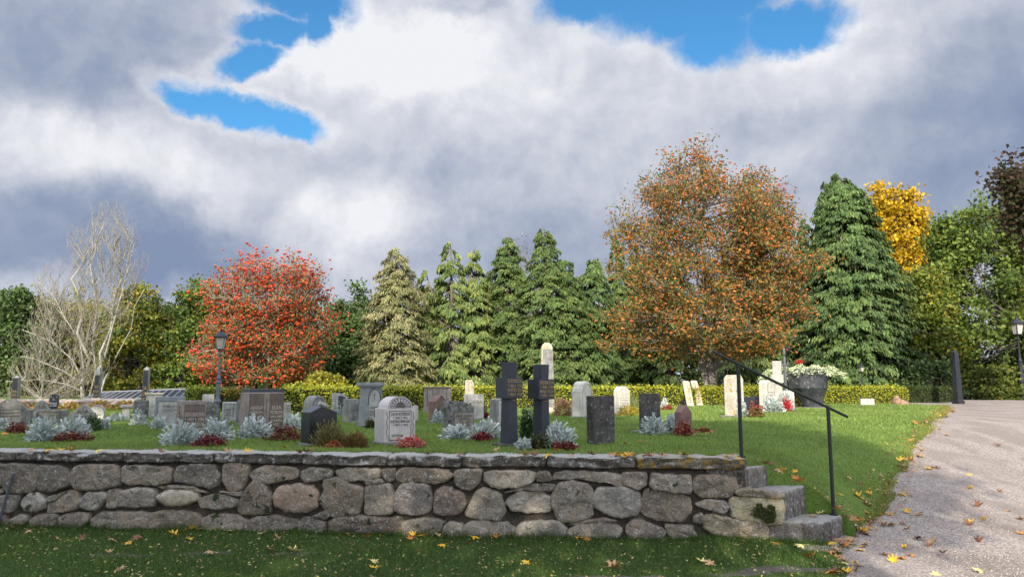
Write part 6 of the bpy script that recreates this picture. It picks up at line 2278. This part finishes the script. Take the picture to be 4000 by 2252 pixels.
def leafclump(name, label, cat, x0, x1, top, base, colors, size, dens=1.0, up=.4, group=None, tipcolors=None, upright=False, mat=None, lo=.5, aspect=.75):
    P, Rr, h = clump_frame(x0, x1, top, base)
    n = int(dens * 900 * (.25 + Rr) * (.4 + h) / (size / .05) ** 1.2) + 120
    c = dome(n, Rr, h, lo, P.x)
    if upright:
        a = unit(c * np.array([.8, .8, 1.0]) + rnd_dirs(n) * .12 * Rr + np.array([0, 0, .3 * h]))
        b = unit(np.cross(a, rnd_dirs(n)))
        L = rng.uniform(.7, 1.4, n) * size
        V = rhombi(c - a * (L * .3)[:, None], a, b, L, L * aspect)
    else:
        V = leaf_quads(c, rng.uniform(.7, 1.3, n) * size, rng.uniform(.7, 1.3, n) * size * aspect, up=up)
    C = pick(colors, n, .16)
    if tipcolors:
        hi = c[:, 2] > h * .62
        hi &= rng.random(n) < .6
        C[hi] = pick(tipcolors, int(hi.sum()), .12)
    o = np_mesh(name, V, 4, mat or LEAF, None, np.clip(C, .003, 1))
    o.location = P
    tag(o, label, cat, group)
    return o


RED = [(.12, .018, .018), (.075, .018, .015), (.19, .045, .022), (.22, .10, .03, .4)]
G_RED = 'dark red heucheras in front of silver plants'


def red(label, x0, x1, top, base, cols=RED):
    return leafclump('red_heuchera', label, 'red-leaved plant', x0, x1, top, base, cols, .042, 1.5, group=G_RED)


silver('silver plant spilling in from the left edge of the lawn', -30, 32, 1628, 1684)
red('dark red plant right of the silver one at the left edge', 28, 108, 1648, 1694)
silver('large silver bush before the wide rough stone, left half of the pair', 100, 238, 1628, 1728)
silver('large silver bush right of its twin and behind a long red-leaved edge', 225, 352, 1625, 1708)
red('long dark red edging below the two large silver bushes at the left', 205, 358, 1684, 1728)
silver('narrow silver plant in front of the square dark grey stone', 511, 578, 1600, 1662)
silver('small silver plant beside the lantern stake', 384, 432, 1630, 1678)
silver('low silver tuft far back between pedestal stone and white round stone', 414, 500, 1614, 1646)
silver('silver plant at the foot of the blue-grey framed stone', 584, 652, 1622, 1674)
silver('wide silver bush before the brown panel stone, left one', 625, 790, 1648, 1740)
silver('silver bush right of the brown panel stone with a red plant at its foot', 775, 910, 1632, 1722)
red('round dark red plant between the two silver bushes of the brown panel stone', 752, 884, 1698, 1747, [(.13, .016, .022), (.09, .014, .018), (.22, .04, .03)])
silver('silver bush before the left panel of the double stone', 920, 1060, 1625, 1714)
red('broad dark red plant before the right panel of the double stone', 1040, 1182, 1664, 1724)
silver('silver bush right of the double stone above the red plant', 1094, 1184, 1612, 1676)
silver('small pale silver plant before the cross-carved stone', 866, 912, 1612, 1645)
silver('white-silver plant against the stone with the dark recess', 1294, 1352, 1566, 1622)
silver('silver plant before the low square grey stone', 1340, 1408, 1590, 1648)
silver('silver plant at the red gabled stone', 1682, 1740, 1596, 1652)
silver('small silver plant left of the red gabled stone', 1652, 1682, 1582, 1610)
silver('silver bush before the rough stone with the inset plate', 1722, 1848, 1652, 1718)
silver('silver bush between the rough stone and the left dark cross', 1842, 1968, 1635, 1714)
red('bright red plant before the two silver bushes left of the crosses', 1842, 1926, 1688, 1724, [(.26, .02, .025), (.15, .016, .02), (.10, .015, .015)])
silver('small silver plant low between the two dark crosses', 2006, 2092, 1704, 1758)
silver('tall bluish silver bush right of the second dark cross', 2114, 2248, 1645, 1752)
red('dark red plant under the tall bluish silver bush', 2148, 2262, 1724, 1762)
silver('silver bush before the dark weathered slab', 2500, 2610, 1618, 1698)
silver('silver bush touching the small red gabled stone', 2590, 2664, 1616, 1690)
red('rust-red plant at the foot of the small red gabled stone', 2626, 2710, 1645, 1703, [(.26, .07, .03), (.20, .04, .025), (.34, .12, .05)])
silver('white-silver plant behind the dark weathered slab', 2580, 2614, 1552, 1596)
leafclump('red_heuchera', 'small orange-red plant behind the dark weathered slab', 'red-leaved plant', 2584, 2632, 1580, 1600, [(.40, .10, .05), (.28, .06, .03)], .05, group=G_RED)
silver('white-silver plant before the tall lichened stone', 2845, 2928, 1553, 1628)
leafclump('red_heuchera', 'upright red and green plant right of the handrail post', 'red-leaved plant', 2918, 2990, 1572, 1630, [(.20, .14, .05), (.30, .07, .04), (.14, .13, .04)], .05, 1.4, tipcolors=[(.42, .06, .05), (.34, .05, .04)], group=G_RED)
silver('white-silver plant before the cream panel stone', 2972, 3068, 1548, 1610)
silver('white-silver plant at the foot of the pale cross', 3040, 3108, 1520, 1604)
leafclump('red_flowers', 'bright red flowers among white-silver plants at the pale cross', 'flowers', 3046, 3096, 1556, 1606, [(.60, .03, .05), (.72, .06, .08), (.40, .02, .03)], .06, 1.2)
leafclump('azalea', 'orange-red and green azalea before the boat-shaped planter', 'shrub', 3072, 3162, 1518, 1590, [(.36, .16, .05), (.22, .20, .05), (.46, .12, .06), (.18, .17, .04)], .07, 1.4, tipcolors=[(.52, .12, .07)])
# other plants
leafclump('heather', 'brown-green heather bush in front of the black pointed stone', 'heather', 1215, 1362, 1648, 1752, [(.15, .125, .04), (.20, .17, .06), (.10, .075, .025), (.28, .25, .09, .6)], .05, 6.0, upright=True, aspect=.22, tipcolors=[(.24, .22, .09), (.16, .14, .05)])
leafclump('heather', 'lower rusty heather right of the taller heather bush', 'heather', 1325, 1448, 1685, 1752, [(.18, .11, .04), (.22, .14, .05), (.12, .08, .03)], .045, 6.0, upright=True, aspect=.22, tipcolors=[(.26, .15, .05), (.18, .12, .04)])
leafclump('orange_flowers', 'small orange plant at the foot of the heather bush', 'flowers', 1266, 1338, 1722, 1754, [(.46, .13, .05), (.36, .09, .04), (.2, .14, .04)], .035, 1.5)
leafclump('sedum', 'low red and pink sedum at the foot of the sun-ray stone', 'sedum', 1548, 1668, 1704, 1752, [(.50, .11, .09), (.42, .17, .12), (.55, .20, .14), (.30, .07, .05)], .036, 1.8, tipcolors=[(.60, .05, .06), (.50, .14, .11)])
leafclump('sedum', 'large salmon-pink sedum behind the second dark cross', 'sedum', 2150, 2250, 1548, 1624, [(.38, .24, .12), (.30, .26, .08), (.45, .22, .15)], .06, 1.8, tipcolors=[(.55, .22, .18), (.60, .30, .24), (.48, .17, .14)])
leafclump('yellow_flowers', 'mound of yellow flowers between pale pointed stone and dark slab', 'flowers', 2406, 2508, 1580, 1624, [(.52, .38, .03), (.40, .30, .03), (.24, .24, .04), (.55, .26, .05, .5)], .05, 1.8)
leafclump('ornamental_grass', 'tuft of tall green grass behind the yellow flowers', 'grass tuft', 2448, 2506, 1540, 1600, [(.20, .26, .10), (.28, .33, .14), (.14, .20, .07)], .22, 3.0, upright=True, aspect=.06)
leafclump('ornamental_grass', 'olive tuft of dense grass between lichened stone and grey framed stone', 'grass tuft', 1856, 1908, 1568, 1634, [(.12, .13, .05), (.17, .18, .07), (.09, .10, .04)], .16, 4.0, upright=True, aspect=.08)
leafclump('red_heuchera', 'low crimson plant between grass tuft and grey framed stone', 'red-leaved plant', 1884, 1916, 1612, 1636, [(.22, .015, .02), (.14, .012, .015)], .04, 2.0, group=G_RED)
leafclump('green_bush', 'small round dark green bush beside the lantern stake', 'shrub', 320, 394, 1624, 1684, [(.045, .085, .028), (.07, .12, .035), (.10, .15, .05, .5)], .035, 2.6, lo=.7)
leafclump('white_chrysanthemum', 'tall green bush with white flowers between the two dark crosses', 'flowers', 2026, 2092, 1582, 1712, [(.05, .10, .025), (.08, .14, .035), (.035, .07, .02)], .04, 3.0, lo=.45, tipcolors=[(.05, .10, .025), (.08, .14, .035), (.70, .70, .64, .7)])
leafclump('dark_plant', 'dark green leafy plant between the small and tall silver plants', 'green plant', 2062, 2152, 1694, 1758, [(.035, .05, .02), (.06, .08, .03), (.12, .06, .035, .4)], .045, 2.0)
leafclump('juniper', 'low dark yellow-tipped juniper at the foot of the tall monument', 'shrub', 1424, 1470, 1636, 1674, [(.10, .10, .025), (.14, .13, .03), (.06, .07, .02)], .04, 2.0)
leafclump('brown_leaf_heap', 'flat heap of rusty dead leaves on the lawn right of the red stone', 'leaf heap', 2708, 2786, 1672, 1690, [(.22, .09, .04), (.30, .15, .06), (.15, .06, .03)], .07, .8)

# trailing plants in the boat planter
P = planter.location.copy()
n = 2700
u = rng.random(n)
xx = lerp(-1.85, 1.12, u)
hh = np.interp(xx, [-1.9, -1.5, -1.0, -.4, 0, .5, .8, 1.15], [-.30, -.04, .05, .13, .10, .09, .02, -.10]) + .05 * np.sin(xx * 11)
yy_ = rng.normal(size=n) * np.where(np.abs(xx) > .8, .13, .30)
zz_ = hh - np.abs(yy_) * .25 - rng.random(n) ** 2 * np.where(xx < -.9, .45, .16)
c = np.stack([xx, yy_ - .15, zz_], axis=1)
a = unit(np.stack([np.sign(xx) * .6 + rng.normal(size=n) * .4, -.4 + rng.normal(size=n) * .5, -.25 + rng.normal(size=n) * .35], axis=1))
b = unit(np.cross(a, rnd_dirs(n)))
L = rng.uniform(.10, .20, n)
tp = np_mesh('trailing_ivy', rhombi(c, a, b, L, L * .28), 4, SILVER, None, pick([(.56, .60, .36), (.66, .68, .48), (.42, .50, .26), (.30, .38, .18, .6)], n, .12))
tp.location = (P.x, P.y, P.z + zt_planter)
tag(tp, 'pale variegated ivy trailing over the rim of the boat-shaped planter', 'trailing plant')
nb = 220
c = rng.normal(size=(nb, 3)) * .05
fl = np_mesh('red_flower', leaf_quads(c, np.full(nb, .05), np.full(nb, .04)), 4, LEAF, None, pick([(.65, .04, .02), (.5, .03, .02)], nb))
fl.location = (P.x - .38, P.y - .1, P.z + zt_planter + .24)
tag(fl, 'single red flower head among the pale ivy of the planter', 'flower')

# ================================================================== grass
def blades(name, x0f, x1f, y0, y1, dens, hgt, wid, colors, zf, n_rows=None, jitter=True, label=None, mask=None):
    ys_ = np.linspace(y0, y1, 160)
    wd = np.array([max(0.0, x1f(y) - x0f(y)) for y in ys_])
    n = int(np.sum(wd) * (ys_[1] - ys_[0]) * dens)
    y = rng.choice(ys_, n, p=wd / wd.sum()) + rng.uniform(-.5, .5, n) * (ys_[1] - ys_[0])
    a_, b_ = np.interp(y, ys_, [x0f(q) for q in ys_]), np.interp(y, ys_, [x1f(q) for q in ys_])
    x = a_ + (b_ - a_) * rng.random(n)
    keep = np.ones(n, bool)
    if mask is not None: keep = mask(x, y)
    x, y = x[keep], y[keep]
    n = len(x)
    z = zf(x, y)
    ang = rng.uniform(0, 2 * np.pi, n)
    hv = hgt * rng.uniform(.55, 1.35, n) * (1 + .3 * np.sin(x * 3.1 + y * 2.3) * np.sin(x * 1.3 - y * 2.9))
    wv = wid * rng.uniform(.6, 1.3, n)
    dx, dy = np.cos(ang) * wv, np.sin(ang) * wv
    lx, ly = rng.normal(size=n) * hgt * .45, rng.normal(size=n) * hgt * .45
    V = np.stack([np.stack([x - dx, y - dy, z - .004], 1), np.stack([x + dx, y + dy, z - .004], 1), np.stack([x + lx, y + ly, z + hv], 1)], axis=1)
    patch = (1 + .16 * np.sin(x * 1.1 + 1.7 * np.sin(y * .9)) * np.sin(y * 1.3 + x * .4))[:, None]
    C = pick(colors, n, .16) * patch
    o = np_mesh(name, V, 3, LEAF, None, np.clip(C, .003, 1))
    tag(o, kind='stuff')
    return o


vis = lambda y: .70 * y + .5
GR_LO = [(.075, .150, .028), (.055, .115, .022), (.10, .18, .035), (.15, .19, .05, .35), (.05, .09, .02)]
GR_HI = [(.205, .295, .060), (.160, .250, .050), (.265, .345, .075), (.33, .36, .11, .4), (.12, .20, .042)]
XW = on_z(2995, 2050).x


def lower_mask(x, y):
    k = y < wall_y(x) - .02
    k &= ~((x > 2.6) & (y > wall_y(x) - .0))
    for (px_, d_, rx, ry, s_) in ((d1, 0, .70, .12, 1), (d2, 0, .5, .14, 1), (d3, 0, .45, .08, 1), (d4, 0, .42, .07, 1), (d5, 0, .3, .06, 1), (d6, 0, .25, .06, 1)):
        l = ((x - px_.x) / rx) ** 2 + ((y - px_.y + (.1 if rx > .43 else 0.)) / ry) ** 2 + .35 * np.sin(x * 5.3 + 1.3 * np.sin(y * 9)) + .3 * rng.normal(size=len(x))
        k &= (l > 1) | (rng.random(len(x)) < .12)
    return k


lo_z = lambda x, y: .06 * np.exp(-((x - on_z(2800, 2060).x) / .5) ** 2) * vsm(y, wall_y(x) - .9, wall_y(x)) + .01 * np.sin(x * 2.0 + y * 3)
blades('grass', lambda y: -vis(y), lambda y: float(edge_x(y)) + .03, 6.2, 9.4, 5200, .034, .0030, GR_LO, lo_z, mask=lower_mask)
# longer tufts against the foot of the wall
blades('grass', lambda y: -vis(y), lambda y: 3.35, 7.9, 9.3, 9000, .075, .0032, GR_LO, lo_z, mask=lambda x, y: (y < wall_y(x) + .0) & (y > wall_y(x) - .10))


def start_y(x):
    return np.interp(x, _sx, _sy)


def terr_mask(x, y):
    return y > start_y(x) - .01


ter = lambda x, y: terrace_z(x, y)
blades('grass', lambda y: -vis(y), lambda y: float(edge_x(y)) + .03, 8.4, 11.5, 2600, .030, .0036, GR_HI, ter, mask=terr_mask)
blades('grass', lambda y: -vis(y), lambda y: float(edge_x(y)) + .03, 11.5, 16, 1100, .032, .0055, GR_HI, ter, mask=terr_mask)
blades('grass', lambda y: -vis(y), lambda y: min(vis(y), float(edge_x(y)) + .04), 16, 23, 420, .036, .009, GR_HI, ter, mask=terr_mask)
blades('grass', lambda y: -vis(y), lambda y: min(vis(y), float(edge_x(y)) + .04), 23, 33, 160, .040, .014, GR_HI, ter, mask=terr_mask)
# ragged fringe hanging over coping and path edge
blades('grass', lambda y: -vis(y), lambda y: 2.6, 8.4, 10.2, 9000, .055, .0036, GR_HI, ter, mask=lambda x, y: (y > wall_y(x) + .26) & (y < wall_y(x) + .36))
blades('grass', lambda y: float(edge_x(y)) - .10, lambda y: float(edge_x(y)) + .05, 8.6, 16, 5000, .045, .0045, [(.20, .24, .05), (.14, .20, .04), (.28, .26, .07)], ter, mask=terr_mask)
blades('grass', lambda y: float(edge_x(y)) - .25, lambda y: float(edge_x(y)) + .09, 16, 28, 900, .05, .010, [(.22, .25, .05), (.16, .22, .04), (.30, .26, .07)], ter)

# loose stones on the path
n = 26000
y = 5.6 + 9 * rng.random(n) ** 1.6
x = np.array([float(e) for e in edge_x(y)]) - .12 + rng.random(n) ** 1.1 * (np.minimum(7.5, .72 * y - edge_x(y) + 1.2))
z = zpath(y) + .003
r = rng.uniform(.003, .0085, n)
P3 = np.stack([x, y, z], 1)
ang = rng.uniform(0, 6.28, n)
vv = [P3 + np.stack([np.cos(ang + q) * r * rng.uniform(.8, 1.3, n), np.sin(ang + q) * r, -.001 * np.ones(n)], 1) for q in (0, 1.57, 3.14, 4.71)]
tpz = P3 + np.stack([np.zeros(n), np.zeros(n), r * .9], 1)
Tq = np.concatenate([np.stack([vv[q], vv[(q + 1) % 4], tpz], 1) for q in range(4)])
Cq = pick([(.32, .27, .24), (.22, .19, .165), (.42, .365, .33), (.15, .125, .11), (.52, .48, .45, .4)], n, .12)
o = np_mesh('gravel', Tq, 3, leaf_mat('gravel_stone', .9, 0.0, spec=.2), None, np.concatenate([Cq] * 4))
tag(o, kind='stuff')

# scraps of leaf and clover in the near grass
n = 4500
y = 6.3 + 2.9 * rng.random(n)
x = -6.5 + 9.6 * rng.random(n)
k = (y < wall_y(x) - .03)
x, y = x[k], y[k]
n = len(x)
c = np.stack([x, y, lo_z(x, y) + rng.uniform(.01, .04, n)], 1)
o = np_mesh('leaf_litter', leaf_quads(c, rng.uniform(.008, .045, n), rng.uniform(.006, .026, n), up=1.0), 4, LEAF, None, pick([(.42, .36, .10), (.30, .22, .10), (.50, .40, .16), (.18, .24, .06), (.22, .13, .07)], n))
tag(o, kind='stuff')
n = 900
y = 8.7 + 17 * rng.random(n) ** 1.3
x = edge_x(y) - .45 + .7 * rng.random(n) ** .8
c = np.stack([x, y, terrace_z(x, y) + .03], 1)
o = np_mesh('leaf_litter', leaf_quads(c, rng.uniform(.03, .06, n), rng.uniform(.02, .045, n), up=1.0), 4, LEAF, None, pick([(.42, .28, .08), (.32, .16, .07), (.50, .36, .12), (.22, .13, .07)], n))
tag(o, kind='stuff')

# ================================================================== fallen maple leaves
LOBES = [(-90, .10), (-80, .30), (-62, .52), (-40, .36), (-25, .62), (-8, .88), (8, .56), (20, .40), (34, .70), (48, .98), (62, .62), (74, .50), (82, .78), (90, 1.08)]


def maple_mesh(name, seed, curl):
    r_ = random.Random(seed)
    pts = [(-a if False else a, r) for a, r in LOBES]
    out = [(math.cos(R(a)) * r, math.sin(R(a)) * r) for a, r in pts]
    out += [(-x, y) for x, y in reversed(out[:-1])]
    V = [(0, 0, 0)] + [(x * .5, y * .5, 0) for x, y in out] + [(x, y, 0) for x, y in out]
    n = len(out)
    V = [(x * .062, y * .062, .062 * (curl * (x * x) * .8 + curl * y * y * r_.uniform(.3, .9) * .5 + .10 * math.sin(5 * x + seed) * math.cos(4 * y))) for x, y, _ in V]
    F = []
    for i in range(n):
        j = (i + 1) % n
        F.append((0, 1 + i, 1 + j))
        F.append((1 + i, 1 + n + i, 1 + n + j, 1 + j))
    me = bpy.data.meshes.new(name)
    me.from_pydata(V, [], F)
    me.update()
    st_v, st_f = tube([Vector((0, 0, 0)), Vector((.004, -.035, .006)), Vector((.0, -.065, .012))], .0012, 4)
    b = len(V)
    me2 = bpy.data.meshes.new(name)
    me2.from_pydata(V + [tuple(v) for v in st_v], [], F + [tuple(i + b for i in f) for f in st_f])
    me2.update()
    return me2


def maple_mat(name, c1, c2):
    m, t, b = principled(name, .6)
    co = t.new('ShaderNodeTexCoord').outputs['Object']
    t.put(b.inputs['Base Color'], t.mix(t.ramp(t.noise(co, 45, 4, .6), .4, .65), c1, c2))
    return m


LK = {'y': ('yellow', maple_mat('yellow_leaf', (.66, .42, .02), (.56, .30, .02))), 'o': ('orange', maple_mat('orange_leaf', (.52, .22, .03), (.38, .13, .02))),
      't': ('tan', maple_mat('tan_leaf', (.44, .27, .13), (.32, .18, .09))), 'b': ('rusty brown', maple_mat('brown_leaf', (.22, .085, .04), (.14, .05, .03))), 'p': ('pale yellow', maple_mat('pale_leaf', (.66, .56, .24), (.55, .46, .14)))}
LM = {}
for k_ in LK:
    for q in range(3):
        me = maple_mesh('maple_leaf', q * 3 + 1, (.5, 1.0, -.4)[q])
        me.materials.append(LK[k_][1])
        LM[k_, q] = me
LV = [(100, 2052, 'o'), (135, 2062, 'y'), (168, 2052, 'y'), (212, 2050, 'y'), (255, 2047, 'o'), (358, 2060, 'p'), (230, 2117, 't'), (325, 2115, 'b'), (505, 2125, 'y'), (728, 2080, 'y'), (750, 2076, 'y'), (775, 2080, 'y'), (610, 2066, 'b'),
      (845, 2076, 'y'), (900, 2082, 'p'), (952, 2072, 'y'), (425, 2165, 't'), (470, 2232, 't'), (1025, 2092, 'p'), (1190, 2072, 'b'), (1285, 2084, 'b'), (1588, 2090, 'o'), (1612, 2100, 'y'), (1648, 2102, 'y'), (1665, 2078, 'b'),
      (1712, 2102, 'p'), (1850, 2106, 'y'), (1980, 2098, 'y'), (2090, 2096, 'b'), (2140, 2098, 'y'), (2268, 2112, 'y'), (2320, 2092, 'b'), (2300, 2112, 'o'), (2432, 2078, 'y'), (2455, 2088, 'y'), (2420, 2094, 'y'), (2465, 2076, 'o'), (2550, 2105, 't'),
      (2528, 2102, 'o'), (2686, 2088, 'y'), (2850, 2096, 'y'), (2892, 2100, 'y'), (2866, 2108, 'o'), (3068, 2112, 'y'), (3036, 2132, 'o'), (3118, 2116, 'o'), (3140, 2112, 'o'), (3130, 2142, 'p'), (2410, 2228, 't'), (2392, 2222, 't'), (2776, 2212, 't'), (2745, 2206, 'p'),
      (3170, 2180, 'o'), (2058, 2208, 'y'), (1460, 2230, 'y'), (1640, 2166, 't'), (1730, 2135, 'y'), (1460, 2202, 'p'), (60, 2072, 't'), (820, 2166, 't'), (1062, 2156, 't'), (1150, 2160, 'p'), (3320, 1872, 't'), (3442, 1866, 't'), (3350, 1942, 'y'), (3366, 1952, 'y'),
      (3402, 1986, 't'), (3380, 1976, 't'), (3276, 1936, 'y'), (3392, 1924, 'y'), (3398, 1938, 'y'), (3362, 1892, 'b'), (3472, 1894, 'o'), (3512, 1936, 'y'), (3534, 1934, 'y'), (3558, 1936, 'o'), (3545, 2002, 'y'), (3590, 2006, 'y'), (3655, 1828, 'o'), (3520, 1826, 't'),
      (3790, 1858, 'y'), (3790, 1910, 'y'), (3906, 1922, 'o'), (3480, 2012, 'o'), (3436, 2014, 'y'), (3452, 2054, 't'), (3474, 2052, 't'), (3544, 2072, 'o'), (3532, 2140, 'y'), (3592, 2102, 'b'), (3790, 2044, 'y'), (3842, 2034, 'y'), (3940, 1996, 'o'), (3984, 2086, 'o'),
      (3490, 2196, 'y'), (3520, 2184, 'o'), (3556, 2170, 'o'), (3682, 2162, 'b'), (3826, 2232, 'p'), (3352, 2212, 'y'), (3338, 2232, 'b'), (3246, 2246, 'o'), (3262, 2238, 'b'), (3308, 2242, 'y'), (3658, 2246, 'p'), (3700, 1700, 't'), (3900, 1740, 'b'), (3300, 2206, 'p'),
      (285, 1752, 'y'), (1112, 1756, 'y'), (1244, 1760, 'y'), (3108, 1852, 'y'), (3120, 1914, 'o'), (3030, 1700, 'b'), (2760, 1700, 'o'), (2180, 1772, 'y'), (1930, 1762, 't'), (3600, 1760, 't'), (3560, 1800, 'o'), (2500, 1730, 'o'), (2440, 1740, 't'),
      (230, 1724, 'o'), (20, 1700, 'o'), (75, 1700, 't'), (2570, 1612, 'o'), (3172, 2014, 't'), (3206, 2008, 'p'), (3640, 2130, 't')]
rl_ = random.Random(5)
for q in range(34):      # the drift by the lowest step
    a_ = rl_.random()
    LV.append((3262 + 150 * a_ + rl_.gauss(0, 14), 2168 - 125 * a_ + rl_.gauss(0, 20), rl_.choice('yotobt')))
for q in range(9):
    LV.append((rl_.uniform(3420, 4000), rl_.uniform(1850, 2250), rl_.choice('tobt')))
for q in range(26):
    LV.append((rl_.uniform(0, 3100), rl_.uniform(2052, 2120), rl_.choice('ytotb')))
for q in range(26):
    y_ = rl_.uniform(9, 22)
    p_ = proj((float(edge_x(y_)) + rl_.gauss(0, .15), y_, float(zpath(y_))))
    LV.append((p_[0], p_[1], rl_.choice('yott')))
ZC = zl['C']
for k, (px_, py_, kd) in enumerate(LV):
    P = gp(px_, py_)
    if px_ in (3172, 3206):
        P = on_z(px_, py_, ZC)
    where = 'lying on the gravel path' if P.x > float(edge_x(P.y)) and P.y < 60 else ('lying on the upper grave lawn' if P.z > .5 else ('lying in the grass at the foot of the stone wall' if P.y > wall_y(P.x) - .35 and P.x < 3.2 else 'lying on the near lawn below the wall'))
    if 8.4 < P.y and P.x < float(edge_x(P.y)) and P.x > 2.4 and P.z <= .85: where = 'lying on the grass bank beside the steps'
    if px_ in (3172, 3206): where = 'lying on the lowest stone step'
    o = bpy.data.objects.new('maple_leaf', LM[kd, k % 3])
    col.objects.link(o)
    up_ = .028 if 'grass' in where or 'lawn' in where else .012
    o.location = (P.x, P.y, P.z + up_ + .004 * (k % 4))
    s_ = rl_.uniform(.85, 1.35) * (1.35 if (px_, py_) in ((1980, 2098), (2432, 2078), (3350, 1942), (3246, 2246)) else 1)
    if P.y > 12: s_ *= 1.15
    o.scale = (s_, s_, s_)
    o.rotation_euler = (rl_.gauss(.15, .30), rl_.gauss(0, .25), rl_.uniform(0, 6.28))
    tag(o, 'fallen %s maple leaf %s' % (LK[kd][0], where), 'fallen leaf', '%s maple leaves %s' % (LK[kd][0], where))
